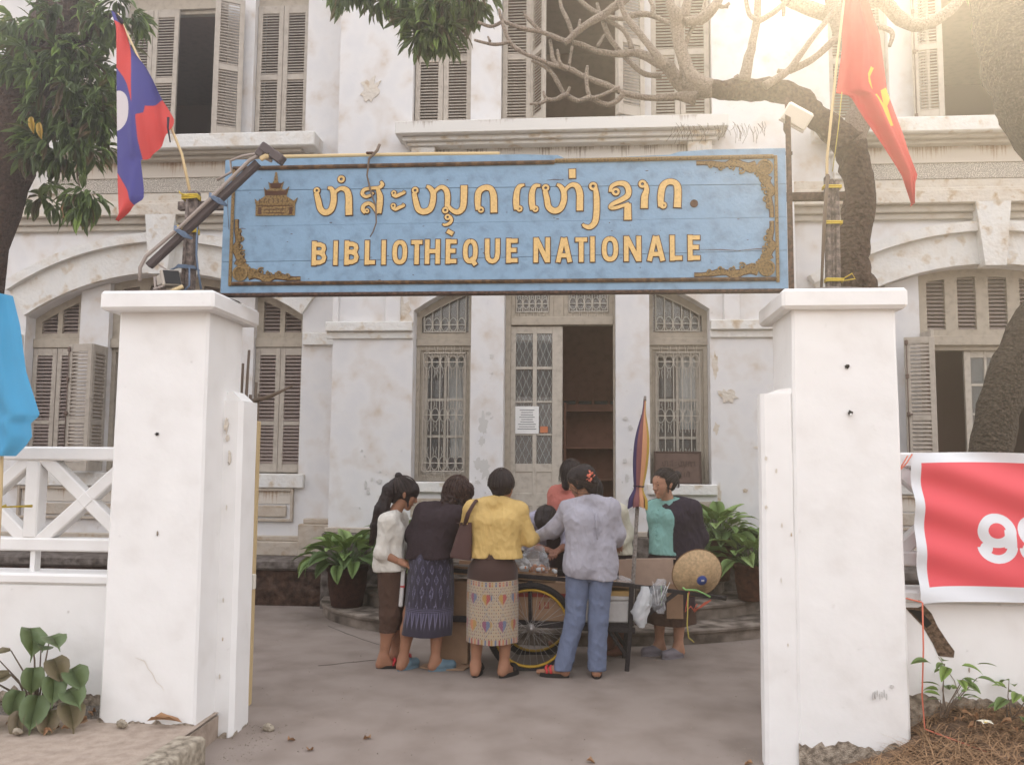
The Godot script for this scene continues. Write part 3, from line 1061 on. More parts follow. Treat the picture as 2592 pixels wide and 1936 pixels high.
	for k in 26:
		var x := rng.randf_range(0.63, 0.94) if k % 2 == 0 else rng.randf_range(-2.2, -1.7)
		if k % 3 == 0: x = rng.randf_range(-0.93, -0.66)
		var y := rng.randf_range(0.95, 2.1) * (1.0 if k % 2 == 0 else 0.85)
		if k % 3 != 0 and k % 2 == 1: y = rng.randf_range(1.0, 1.7)
		patch("chip", Vector2(clampf(x, -2.3, 0.94), y), Vector2(1, 1.3) * rng.randf_range(0.005, 0.011), PROJ, M.peeled, 60 + k)
	patch("water_stain", Vector2(-2.15, 5.75), Vector2(0.10, 0.14), PROJ, M.trim_worn, 90)
	patch("bare_patch", Vector2(-1.75, 3.2), Vector2(0.13, 0.16), PROJ + 0.0005, M.trim_worn, 91)

func make_shell():
	# closed rooms behind the openings: floors, ceilings, partition and back walls, roof
	rects(-7.4, -7.0, [[-9.3, 9.3, 0.0, 7.56]], M.plaster, "back_wall")
	rects(-7.0, -0.4, [[-9.3, -8.9, 0.0, 7.56], [8.9, 9.3, 0.0, 7.56]], M.plaster, "end_wall")
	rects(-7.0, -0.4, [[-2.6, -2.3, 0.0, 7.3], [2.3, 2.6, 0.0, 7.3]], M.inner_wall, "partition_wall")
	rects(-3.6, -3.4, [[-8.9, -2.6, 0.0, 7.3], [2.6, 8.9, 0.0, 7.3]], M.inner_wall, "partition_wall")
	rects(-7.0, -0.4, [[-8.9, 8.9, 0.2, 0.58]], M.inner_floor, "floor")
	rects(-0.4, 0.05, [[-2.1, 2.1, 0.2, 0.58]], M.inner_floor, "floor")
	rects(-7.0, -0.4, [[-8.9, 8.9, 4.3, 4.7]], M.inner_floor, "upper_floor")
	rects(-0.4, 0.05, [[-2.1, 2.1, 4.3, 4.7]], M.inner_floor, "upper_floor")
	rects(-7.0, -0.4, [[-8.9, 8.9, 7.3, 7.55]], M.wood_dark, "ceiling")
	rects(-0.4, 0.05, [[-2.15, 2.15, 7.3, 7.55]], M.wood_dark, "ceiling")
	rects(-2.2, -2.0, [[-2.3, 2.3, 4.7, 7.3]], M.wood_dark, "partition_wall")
	for side in [-1.0, 1.0]:
		var s = S()
		span(s, side * 2.5, side * 9.6, 7.56, 7.66, -7.6, 0.25, 0.01)
		bp("eaves", s, M.trim)
		s = S()
		var xf := Transform3D(Basis(Vector3.UP, PI / 2), Vector3.ZERO)
		prism(s, PackedVector2Array([Vector2(-0.3, 7.66), Vector2(7.7, 7.66), Vector2(3.7, 9.8)]), side * 2.5, side * 9.7, xf)
		bp("roof", s, M.roof_tile)
	var s = S()
	prism(s, PackedVector2Array([Vector2(-2.7, 10.2), Vector2(2.7, 10.2), Vector2(0, 11.3)]), -7.0, PROJ + 0.2)
	span(s, -2.5, 2.5, 7.56, 10.2, -7.0, 0.05)
	bp("roof", s, M.roof_tile)

func make_windows():
	var up := [[0.11, 0.80], [0.87, 1.64]]
	var zf := -0.10
	for side in [-1.0, 0.0, 1.0]:
		var c: float = side * WING
		var off: float = PROJ if side == 0.0 else 0.0
		var y0 := 5.30 if side == 0.0 else 5.36
		var f = S()
		for w in [[-1.66, -1.0], [-0.66, 0.66], [1.0, 1.66]]:
			frame_rect(f, c + w[0], c + w[1], y0, 7.12, off + zf - 0.14, off + zf - 0.06, 0.045, false)
			span(f, c + w[0], c + w[1], 7.12, 7.5, off + zf - 0.14, off + zf - 0.02)
		bp("window_frame", f, M.frame)
		for k in [-1.65, -1.325, 1.005, 1.33]:
			shutter(B, Vector3(c + k, y0 + 0.005, off + zf), Vector3.RIGHT, 0.32, 1.74, up, 0.0345, false)
		# the middle light is four folding leaves
		if side <= 0.0:
			shutter(B, Vector3(c - 0.655, y0 + 0.005, off + zf), Vector3.RIGHT, 0.325, 1.74, up, 0.0345, false)
			if side < 0.0:
				shutter(B, Vector3(c - 0.325, y0 + 0.005, off + zf), Vector3.RIGHT, 0.325, 1.74, up, 0.0345, false)
			else:
				shutter(B, Vector3(c - 0.325, y0 + 0.005, off + zf + 0.01), Vector3(0.5, 0, 0.866), 0.325, 1.74, up, 0.0345, false)
			shutter(B, Vector3(c + 0.655, y0 + 0.005, off + zf + 0.02), Vector3(-0.1, 0, 0.99).normalized(), 0.325, 1.74, up, 0.0345, false)
			shutter(B, Vector3(c + 0.625, y0 + 0.005, off + zf + 0.37), Vector3(0.88, 0, -0.47).normalized(), 0.33, 1.70, up, 0.0345, false)
		else:
			shutter(B, Vector3(c - 0.655, y0 + 0.005, off + zf + 0.02), Vector3(0.05, 0, 1.0).normalized(), 0.28, 1.74, up, 0.0345, false)
			shutter(B, Vector3(c - 0.80, y0 + 0.005, off + zf + 0.26), Vector3(0.97, 0, 0.2).normalized(), 0.31, 1.74, up, 0.0345, false, true)
	# ground floor arches
	var low := [[0.10, 0.55], [0.60, 1.38]]
	for side in [-1.0, 1.0]:
		var c: float = side * WING
		var zz := -0.18
		var f = S()
		frame_rect(f, c - 1.70, c - 1.08, 1.42, 2.91, zz - 0.10, zz - 0.02, 0.03)
		frame_rect(f, c + 1.08, c + 1.70, 1.42, 2.91, zz - 0.10, zz - 0.02, 0.03)
		frame_rect(f, c - 0.72, c + 0.72, 1.42, 2.91, zz - 0.10, zz - 0.02, 0.05)
		for w in [[-1.70, -1.08], [-0.72, 0.72], [1.08, 1.70]]:
			span(f, c + w[0], c + w[1], 2.91, 3.02, zz - 0.10, zz + 0.03, 0.006)
		var lites := []
		for w in [[-1.70, -1.08, 2], [-0.72, 0.72, 4], [1.08, 1.70, 2]]:
			var n: int = w[2]
			var pitch: float = (w[1] - w[0] - 0.10) / n
			for i in n:
				var a: float = w[0] + 0.05 + pitch * (i + 0.5) - 0.1
				lites.append([a, a + 0.2])
			for i in n + 1:
				var xa: float = w[0] if i == 0 else w[0] + 0.05 + pitch * (i - 0.5) + 0.1
				var xb: float = w[1] if i == n else w[0] + 0.05 + pitch * (i + 0.5) - 0.1
				prism(f, PackedVector2Array([Vector2(c + xa, 3.02), Vector2(c + xb, 3.02), Vector2(c + xb, arc_y(xb, 1.7, 3.27, 0.51) + 0.01), Vector2(c + xa, arc_y(xa, 1.7, 3.27, 0.51) + 0.01)]), zz - 0.09, zz - 0.01)
			var hi := PackedVector2Array()
			var lowp := PackedVector2Array()
			for i in 9:
				var x: float = lerpf(w[0], w[1], i / 8.0)
				hi.append(Vector2(c + x, arc_y(x, 1.7, 3.27, 0.51) + 0.012))
				lowp.append(Vector2(c + x, arc_y(x, 1.7, 3.27, 0.51) - 0.09))
			lowp.reverse()
			hi.append_array(lowp)
			prism(f, hi, zz - 0.088, zz - 0.008)
			span(f, c + w[0], c + w[1], 3.02, 3.09, zz - 0.085, zz - 0.012)
		bp("window_frame", f, M.frame)
		for q in lites:
			var y := 3.11
			var top := minf(arc_y(q[0], 1.7, 3.27, 0.51), arc_y(q[1], 1.7, 3.27, 0.51)) - 0.02
			var far_top := maxf(arc_y(q[0], 1.7, 3.27, 0.51), arc_y(q[1], 1.7, 3.27, 0.51)) - 0.07
			while y < far_top:
				bp("slat", slat_mesh(0.215), M.slat_brown, Transform3D(Basis(), Vector3(c + (q[0] + q[1]) / 2, y, zz - 0.05)))
				y += 0.044
		if side < 0.0:
			for k in [-1.695, -1.385, 1.085, 1.392]:
				shutter(B, Vector3(c + k, 1.435, zz), Vector3.RIGHT, 0.303, 1.47, low, 0.0425, true, false, "slat_brown")
			shutter(B, Vector3(c - 0.715, 1.435, zz + 0.10), Vector3(0.03, 0, 1.0).normalized(), 0.33, 1.47, low, 0.0425, false)
			shutter(B, Vector3(c - 1.02, 1.435, zz + 0.36), Vector3(0.98, 0, 0.20).normalized(), 0.33, 1.47, low, 0.0425, true, true)
		else:
			shutter(B, Vector3(c - 0.715, 1.435, zz + 0.10), Vector3(0.0, 0, 1.0), 0.30, 1.60, low, 0.0425, false)
			shutter(B, Vector3(c - 0.99, 1.435, zz + 0.34), Vector3(0.97, 0, 0.22).normalized(), 0.30, 1.52, [[0.10, 0.62], [0.68, 1.45]], 0.0425, true, true)
			glazed(B, "casement", Vector3(c - 0.20, 0, zz - 0.08), 0.46, [[0.07, 0.215], [0.245, 0.40]], [[1.50, 1.80], [1.83, 2.13], [2.16, 2.46], [2.49, 2.78]], 1.42, 2.90, M.sash)

func make_entrance():
	var zf := PROJ - 0.20
	# side windows: frame, transom, casement, triangular light, iron grilles
	for k in [-1.0, 1.0]:
		var xa := -1.605 if k < 0 else 0.965
		var xb := xa + 0.64
		var f = S()
		var tf := func(x): return arc_y(x, 1.605, 3.23, 0.5)
		frame_rect(f, xa, xb, 1.36, 2.86, zf - 0.06, zf, 0.045)
		frame_rect(f, xa + 0.045, xb - 0.045, 1.405, 2.82, zf - 0.06, zf - 0.02, 0.03)
		span(f, xa, xb, 2.86, 2.94, zf - 0.06, zf + 0.025, 0.006)
		for q in [[xa, xa + 0.055], [xb - 0.055, xb]]:
			prism(f, PackedVector2Array([Vector2(q[0], 2.94), Vector2(q[1], 2.94), Vector2(q[1], tf.call(q[1]) + 0.01), Vector2(q[0], tf.call(q[0]) + 0.01)]), zf - 0.058, zf - 0.002)
		span(f, xa + 0.055, xb - 0.055, 2.94, 3.01, zf - 0.058, zf - 0.004)
		var hi := PackedVector2Array()
		var lo := PackedVector2Array()
		for i in 9:
			var x := lerpf(xa, xb, i / 8.0)
			hi.append(Vector2(x, tf.call(x) + 0.012))
			lo.append(Vector2(x, tf.call(x) - 0.085))
		lo.reverse()
		hi.append_array(lo)
		prism(f, hi, zf - 0.055, zf - 0.006)
		bp("window_frame", f, M.frame)
		glazed(B, "casement", Vector3(xa + 0.06, 0, zf - 0.09), 0.52, [[0.06, 0.245], [0.275, 0.46]], [[1.46, 1.84], [1.87, 2.25], [2.28, 2.74]], 1.40, 2.83, M.sash)
		var g = S()
		var gx := xa + 0.085
		grille(g, gx, xb - 0.085, 1.47, 2.78, zf + 0.012, [1.56, 2.09, 2.68])
		bp("grille", g, M.grille)
		g = S()
		grille(g, gx, xb - 0.085, 3.02, 3.7, zf + 0.008, [3.10], func(x): return arc_y(x, 1.605, 3.23, 0.5) - 0.09)
		var pts := []
		for i in 7:
			var x := lerpf(gx, xb - 0.085, i / 6.0)
			pts.append(Vector3(x, arc_y(x, 1.605, 3.23, 0.5) - 0.09, zf + 0.008))
		tube(g, pts, 0.007, 5, false)
		bp("grille", g, M.grille)
		var ps = S()
		prism(ps, PackedVector2Array([Vector2(xa + 0.05, 3.0), Vector2(xb - 0.05, 3.0), Vector2(xb - 0.05, arc_y(xb - 0.05, 1.605, 3.23, 0.5) - 0.05), Vector2(xa + 0.05, arc_y(xa + 0.05, 1.605, 3.23, 0.5) - 0.05)]), zf - 0.05, zf - 0.046)
		bp("pane", ps, M.glass)
		# curtain behind the glass
		var cs = S()
		var rows := []
		for j in [2.75, 2.2, 1.62 if k < 0 else 1.95]:
			var row := []
			for i in 13:
				row.append(Vector3(xa + 0.33 + 0.22 * i / 12.0 + (0.04 * (2.75 - j)), j, zf - 0.19 + 0.016 * sin(i * 1.9)))
			rows.append(row)
		sheet(cs, rows)
		bp("curtain", cs, M.curtain)
	# door case
	var f = S()
	span(f, -0.605, -0.545, 0.58, 3.6, zf - 0.08, zf + 0.02, 0.005)
	span(f, 0.585, 0.605, 0.58, 3.6, zf - 0.08, zf + 0.02, 0.004)
	span(f, -0.545, 0.585, 3.09, 3.185, zf - 0.09, zf + 0.025, 0.006)
	span(f, -0.07, 0.04, 3.185, 3.62, zf - 0.08, zf + 0.005, 0.005)
	frame_rect(f, -0.545, -0.07, 3.185, 3.62, zf - 0.07, zf - 0.005, 0.05)
	frame_rect(f, 0.04, 0.585, 3.185, 3.62, zf - 0.07, zf - 0.005, 0.05)
	bp("door_frame", f, M.frame)
	for q in [[-0.485, -0.13], [0.10, 0.525]]:
		var g = S()
		grille(g, q[0], q[1], 3.24, 3.56, zf + 0.004, [3.33])
		bp("grille", g, M.grille)
		var ps = S()
		span(ps, q[0] - 0.01, q[1] + 0.01, 3.235, 3.57, zf - 0.04, zf - 0.036)
		bp("pane", ps, M.glass)
	var d = glazed(B, "door", Vector3(-0.545, 0, zf - 0.03), 0.575, [[0.055, 0.245], [0.29, 0.46]], [[1.56, 1.87], [1.89, 2.23], [2.25, 2.60], [2.63, 3.0]], 0.60, 3.08, M.sash, 1.0)
	var dl := [[1.56, 1.87], [1.89, 2.23], [2.25, 2.60], [2.63, 3.0]]
	for r in dl:
		for c in [[0.055, 0.245], [0.29, 0.46]]:
			var g = S()
			for i in 5:
				var x: float = lerpf(c[0] + 0.015, c[1] - 0.015, i / 4.0)
				var pts := []
				for j in 9:
					pts.append(Vector3(x + 0.016 * sin(j * 1.57 + i * PI), lerpf(r[0], r[1], j / 8.0), -0.012))
				tube(g, pts, 0.003, 4, false)
			put("door_grille", g, M.grille, d)
	var hs = S()
	box(hs, Vector3(0.52, 1.20, 0.04), Vector3(0.07, 0.03, 0.03), 0.005)
	tube(hs, [Vector3(0.55, 1.2, 0.04), Vector3(0.55, 1.2, 0.07), Vector3(0.50, 1.2, 0.075)], 0.008, 6)
	put("door_handle", hs, M.iron, d)
	# notices behind the door panes
	for n in [[-0.49, 1.89, 0.26, 0.30, "paper"], [-0.215, 1.90, 0.085, 0.07, "orange_paper"]]:
		var s = S()
		span(s, n[0], n[0] + n[2], n[1], n[1] + n[3], zf - 0.008, zf - 0.005)
		var o = put("notice", s, M[n[4]], null, B.transform)
		tag(o, "white printed sheet stuck across two door panes" if n[4] == "paper" else "small orange paper beside the white sheet on the door", "notice")
		if n[4] == "paper":
			var t = S()
			for i in 9:
				var l := rng.randf_range(0.12, 0.21)
				span(t, n[0] + 0.13 - l / 2, n[0] + 0.13 + l / 2, n[1] + 0.255 - i * 0.026, n[1] + 0.262 - i * 0.026, zf - 0.005, zf - 0.0035)
			put("print", t, M.ink, o)
	# inside: a glazed lobby screen that mirrors the street, and a bookcase
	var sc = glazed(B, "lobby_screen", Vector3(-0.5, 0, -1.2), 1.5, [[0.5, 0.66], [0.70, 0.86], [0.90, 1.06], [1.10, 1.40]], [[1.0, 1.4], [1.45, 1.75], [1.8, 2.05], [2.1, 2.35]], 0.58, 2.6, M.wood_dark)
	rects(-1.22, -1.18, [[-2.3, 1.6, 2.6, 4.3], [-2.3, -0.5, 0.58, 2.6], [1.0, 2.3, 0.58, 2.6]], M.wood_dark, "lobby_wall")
	var bc = thing("bookcase", "dark wooden bookcase standing inside the open library door", "bookcase", Vector3(0.22, 0.58, -10.45))
	var s = S()
	span(s, -0.45, -0.42, 0, 1.7, -0.15, 0.15)
	span(s, 0.42, 0.45, 0, 1.7, -0.15, 0.15)
	span(s, -0.42, 0.42, 0, 1.7, -0.15, -0.13)
	put("case", s, M.wood_dark, bc)
	for y in [0.05, 0.42, 0.79, 1.16, 1.6]:
		s = S()
		span(s, -0.42, 0.42, y, y + 0.025, -0.13, 0.15)
		put("shelf", s, M.wood_dark, bc)
	# carved notice board on the sill under the right grille
	var pb = thing("carved_board", "brown carved wooden board leaning on the sill of the grilled window right of the door", "board", Vector3(1.03 - 0.02, 1.362, -9.8 + PROJ - 0.10))
	s = S()
	span(s, -0.24, 0.24, 0.0, 0.34, -0.012, 0.012, 0.006)
	put("panel", s, M.plaque, pb, Transform3D(Basis(Vector3.RIGHT, -0.12), Vector3.ZERO))
	s = S()
	frame_rect(s, -0.25, 0.25, -0.005, 0.345, -0.014, 0.022, 0.018)
	put("board_frame", s, M.plaque_cut, pb, Transform3D(Basis(Vector3.RIGHT, -0.12), Vector3.ZERO))
	s = S()
	for g in GLYPHS:
		for e in g:
			if e[0] == "o": continue
			var cp := []
			var cw := []
			for i in range(1, e.size(), 3):
				var gx: float = e[i] * 0.001
				var second := gx > 1.9
				cp.append(Vector2((gx - (2.4 if second else 1.2)) * 0.27, 0.17 + (e[i + 1] * 0.001 - 0.5) * 0.36 - (0.10 if second else -0.015)))
				cw.append(e[i + 2] * 0.0002 + 0.002)
			ribbon(s, cp, cw, 0.012, 0.016)
	put("carving", s, M.plaque_cut, pb, Transform3D(Basis(Vector3.RIGHT, -0.12), Vector3.ZERO))

func make_steps():
	var o = thing("entrance_steps", "stained grey concrete steps in widening half rounds before the library door", "steps", Vector3(-0.255, 0, -9.33))
	var i := 0
	for r in [[2.52, 1.66, 0.0, 0.13], [2.12, 1.30, 0.13, 0.27], [1.74, 0.96, 0.27, 0.41], [1.36, 0.66, 0.41, 0.56]]:
		var s = S()
		s.set_smooth_group(-1)
		var n := 44
		var prof := [[-0.03, r[2] - 0.01], [-0.03, r[3] - 0.045], [-0.005, r[3] - 0.035], [0.0, r[3] - 0.012], [-0.012, r[3]]]
		for k in n:
			var pts := []
			for e in [k, k + 1]:
				var a = PI * e / n
				var wob := 0.008 * wrinkle.get_noise_2d(cos(a) * 9.0, i * 5.0 + sin(a) * 9.0)
				var col := []
				for p in prof:
					col.append(Vector3(cos(a) * (r[0] + p[0] + wob), p[1] + wob * 0.4, sin(a) * (r[1] + p[0] + wob)))
				pts.append(col)
			var nrm := Vector3(cos(PI * (k + 0.5) / n), 0.2, sin(PI * (k + 0.5) / n))
			for j in prof.size() - 1:
				q4(s, pts[0][j], pts[1][j], pts[1][j + 1], pts[0][j + 1], nrm)
			t3(s, pts[0][4], pts[1][4], Vector3(0, r[3], 0), Vector3.UP)
		put("step", s, M.step, o)
		i += 1

# ---------------------------------------------------------------- gate
func ragged(s, x0: float, x1: float, y0: float, h: float, z: float, sd: int, th := 0.004, xf := Transform3D()):
	var poly := PackedVector2Array([Vector2(x1, y0), Vector2(x0, y0)])
	var n := int((x1 - x0) / 0.018) + 2
	for i in n + 1:
		var t := float(i) / n
		poly.append(Vector2(lerpf(x0, x1, t), y0 + maxf(0.01, h - 0.03 + 0.05 * wrinkle.get_noise_2d(t * (x1 - x0) * 6.0, sd * 3.7) + 0.02 * wrinkle.get_noise_2d(t * (x1 - x0) * 30.0, sd * 5.1))))
	prism(s, poly, z, z + th, xf)

func plaster_block(s, x0, x1, y0, y1, z0, z1, taper, sd, ch := 0.014):
	# a hand-plastered shaft: edges not quite true
	s.set_smooth_group(0)
	var n := 14
	var rings := []
	for j in n + 1:
		var y := lerpf(y0, y1, float(j) / n)
		var g: float = taper * (1.0 - float(j) / n)
		var ring := []
		var a: float = x0 - g
		var b: float = x1 + g
		for p in [[a + ch, z1], [b - ch, z1], [b, z1 - ch], [b, z0 + ch], [b - ch, z0], [a + ch, z0], [a, z0 + ch], [a, z1 - ch]]:
			var w := 0.005 * wrinkle.get_noise_3d(p[0] * 3.0 + sd, y * 2.2, p[1] * 3.0)
			ring.append(Vector3(p[0] + w, y, p[1] + w))
		rings.append(ring)
	for j in n:
		for k in 8:
			var l := (k + 1) % 8
			var c := Vector3((x0 + x1) / 2, rings[j][k].y, (z0 + z1) / 2)
			s.set_smooth_group(k + 2)
			q4(s, rings[j][k], rings[j][l], rings[j + 1][l], rings[j + 1][k], (rings[j][k] + rings[j][l]) / 2 - c)
	s.set_smooth_group(-1)
	for k in 8:
		t3(s, Vector3((x0 + x1) / 2, y1, (z0 + z1) / 2), rings[n][k], rings[n][(k + 1) % 8], Vector3.UP)

func make_gate():
	# left post
	var o = thing("gate_post", "square white gate post left of the drive, one small hole in its face", "gate post", Vector3(-2.475, 0, -5.16), 0.0, "white posts of the gate")
	var s = S()
	plaster_block(s, -0.275, 0.275, -0.12, 2.46, -0.26, 0.26, 0.012, 1)
	put("shaft", s, M.gate_white, o)
	s = S()
	box(s, Vector3(0, 2.512, 0), Vector3(0.69, 0.112, 0.72), 0.016)
	put("cap", s, M.gate_white, o)
	s = S()
	lathe(s, [Vector2(0.0, 0.055), Vector2(0.12, 0.05), Vector2(0.26, 0.025), Vector2(0.34, 0.0)], 24, Transform3D(Basis(), Vector3(0, 2.565, 0)), 0.03)
	put("mortar_mound", s, M.ledge, o)
	s = S()
	plaster_block(s, 0.20, 0.392, -0.12, 1.95, -0.27, 0.0, 0.010, 3, 0.026)
	prism(s, PackedVector2Array([Vector2(0.26, 1.948), Vector2(0.38, 1.948), Vector2(0.36, 1.968), Vector2(0.31, 2.01), Vector2(0.26, 2.0)]), -0.22, -0.03)
	put("gate_stop", s, M.gate_white, o)
	s = S()
	ragged(s, -0.288, 0.284, -0.12, 0.245, 0.2625, 5)
	put("bare_edge", s, M.bare, o)
	s = S()
	ragged(s, 0.22, 0.372, -0.14, 0.13, 0.012, 6)
	put("bare_edge", s, M.bare, o)
	s = S()
	ragged(s, -0.02, 0.23, -0.14, 0.13, 0.403, 7, 0.004, Transform3D(Basis(Vector3.UP, PI / 2), Vector3.ZERO))
	put("bare_edge", s, M.bare, o)
	patch("hole", Vector2(-0.01, 1.735), Vector2(0.010, 0.009), 0.2615, M.hole, 31, o)
	patch("chip", Vector2(0.02, 1.16), Vector2(0.004, 0.012), 0.262, M.bare, 32, o)
	for p in [[0.30, 1.80, 0.012, 0.04], [0.33, 1.60, 0.008, 0.04], [0.31, 1.72, 0.012, 0.02], [0.32, 0.75, 0.003, 0.012], [0.325, 0.52, 0.004, 0.010], [0.315, 0.3, 0.004, 0.015], [0.32, 1.3, 0.003, 0.012]]:
		patch("rub_mark", Vector2(p[0], p[1]), Vector2(p[2], p[3]), 0.006, M.trim_worn, int(p[1] * 100), o)
	s = S()
	var cr := [Vector2(-0.08, 0.46), Vector2(-0.05, 0.45), Vector2(-0.02, 0.44), Vector2(0.0, 0.40), Vector2(0.03, 0.37), Vector2(0.05, 0.33), Vector2(0.09, 0.30), Vector2(0.10, 0.28)]
	ribbon(s, cr, [0.0015, 0.003, 0.005, 0.0035, 0.003, 0.0035, 0.002, 0.0015], 0.2675, 0.2685)
	put("crack", s, M.trim_worn, o)
	# right post
	o = thing("gate_post", "square white gate post right of the drive, two small holes above one another", "gate post", Vector3(1.465, 0, -5.235), -0.01, "white posts of the gate")
	s = S()
	plaster_block(s, -0.285, 0.285, -0.14, 2.46, -0.265, 0.265, 0.012, 8)
	put("shaft", s, M.gate_white, o)
	s = S()
	box(s, Vector3(-0.005, 2.515, -0.03), Vector3(0.685, 0.115, 0.70), 0.018)
	put("cap", s, M.gate_white, o)
	s = S()
	lathe(s, [Vector2(0.0, 0.06), Vector2(0.12, 0.052), Vector2(0.26, 0.03), Vector2(0.335, 0.0)], 24, Transform3D(Basis(), Vector3(0, 2.568, -0.03)), 0.03)
	put("mortar_mound", s, M.ledge, o)
	s = S()
	plaster_block(s, -0.462, -0.28, -0.14, 1.985, 0.125, 0.255, 0.008, 9, 0.02)
	prism(s, PackedVector2Array([Vector2(-0.44, 1.98), Vector2(-0.285, 1.98), Vector2(-0.285, 2.02), Vector2(-0.36, 2.01)]), 0.14, 0.24)
	put("gate_stop", s, M.gate_white, o)
	s = S()
	ragged(s, -0.296, 0.296, -0.14, 0.25, 0.2675, 15)
	put("bare_edge", s, M.bare, o)
	s = S()
	ragged(s, -0.25, 0.24, -0.14, 0.27, 0.2915, 16, 0.004, Transform3D(Basis(Vector3.UP, PI / 2), Vector3.ZERO))
	put("bare_edge", s, M.bare, o)
	patch("hole", Vector2(0.01, 2.135), Vector2(0.012, 0.010), 0.268, M.hole, 41, o)
	patch("hole", Vector2(0.02, 1.875), Vector2(0.012, 0.012), 0.268, M.hole, 42, o)
	patch("hole", Vector2(0.022, 1.866), Vector2(0.006, 0.007), 0.2705, M.gate_white, 43, o)
	for k in 7: patch("scuff", Vector2(0.10 + 0.012 * k, 0.345 + 0.008 * (k % 3)), Vector2(0.003, 0.018), 0.268, M.peeled, 44 + k, o)
	patch("scuff", Vector2(0.2, 0.40), Vector2(0.010, 0.008), 0.268, M.peeled, 55, o)
	for p in [[-0.385, 1.55, 0.006, 0.010], [-0.36, 1.25, 0.004, 0.012], [-0.31, 1.2, 0.003, 0.010], [-0.37, 0.95, 0.002, 0.012], [-0.34, 0.6, 0.003, 0.010], [-0.44, 1.62, 0.008, 0.012], [-0.445, 1.35, 0.008, 0.010]]:
		patch("chip", Vector2(p[0], p[1]), Vector2(p[2], p[3]), 0.2575, M.trim_worn, int(p[1] * 77), o)
	# a folded old gate of split poles behind the left post, with its pale jamb
	o = thing("folded_gate", "old weathered gate of split poles folded back behind the gate post left of the drive", "gate", Vector3(-2.325, 0, -5.75))
	s = S()
	box(s, Vector3(0.10, 0.9, 0.0), Vector3(0.06, 1.9, 0.06), 0.006)
	put("jamb", s, M.bamboo, o)
	for i in 7:
		s = S()
		var x := -0.12 + 0.03 * i
		tube(s, [Vector3(x, 0.1, -0.05 - 0.03 * (i % 3)), Vector3(x + 0.02, 1.3, -0.05), Vector3(x + 0.035 + 0.01 * (i % 2), rng.randf_range(1.95, 2.4), -0.06)], [0.016, 0.015, 0.009], 6, true, 0.3)
		put("pole", s, M.twig, o)
	s = S()
	tube(s, [Vector3(-0.05, 1.95, -0.02), Vector3(0.2, 2.02, 0.0), Vector3(0.36, 2.09, 0.02)], [0.02, 0.016, 0.006], 6, true, 0.3)
	put("pole", s, M.twig, o)
	s = S()
	box(s, Vector3(0.125, 0.78, 0.035), Vector3(0.05, 0.10, 0.04), 0.006)
	put("latch_box", s, M.lamp_white, o)

func lattice(called, label, x_in: float, dir: float, z: float, bays: int, grp):
	var o = thing(called, label, "fence", Vector3(x_in, 0, z), 0.0, grp)
	var L := dir * (0.66 * bays)
	var s = S()
	span(s, 0, L, 1.575, 1.66, -0.06, 0.06, 0.01)
	put("top_rail", s, M.gate_white, o)
	s = S()
	span(s, 0, L, 1.02, 1.10, -0.055, 0.055, 0.01)
	put("bottom_rail", s, M.gate_white, o)
	for b in bays:
		var xa := dir * 0.66 * b
		var xb := dir * (0.66 * b + 0.56)
		s = S()
		span(s, dir * (0.66 * b + 0.60), dir * (0.66 * b + 0.69), 1.10, 1.575, -0.05, 0.05, 0.008)
		put("post", s, M.gate_white, o)
		var c := Vector3((xa + xb) / 2 + dir * 0.02, 1.335, 0)
		for k in [[-1, -1], [-1, 1], [1, -1], [1, 1]]:
			s = S()
			bar(s, c, c + Vector3(k[0] * 0.30, k[1] * 0.27, 0), 0.078, 0.088 if k[0] * k[1] > 0 else 0.084, 0.008)
			put("brace", s, M.gate_white, o)
		s = S()
		box(s, c, Vector3(0.085, 0.085, 0.094), 0.01, Basis(Vector3.BACK, PI / 4))
		put("boss", s, M.gate_white, o)
	s = S()
	span(s, 0, L, -0.2, 0.83, -0.11, 0.11, 0.012)
	put("base_wall", s, M.gate_white, o)
	s = S()
	span(s, 0, L, 0.83, 0.895, -0.125, 0.125, 0.014)
	put("coping", s, M.gate_white, o)
	for b in bays * 2:
		s = S()
		span(s, dir * (0.33 * b + 0.28), dir * (0.33 * b + 0.31), 0.895, 1.02, -0.03, 0.03)
		if b % 2 == 1: put("stub", s, M.gate_white, o)
	s = S()
	ragged(s, minf(0, L), maxf(0, L), 0.0, 0.235 if dir < 0 else 0.34, 0.111, 21 if dir < 0 else 22)
	put("bare_edge", s, M.bare, o)
	return o

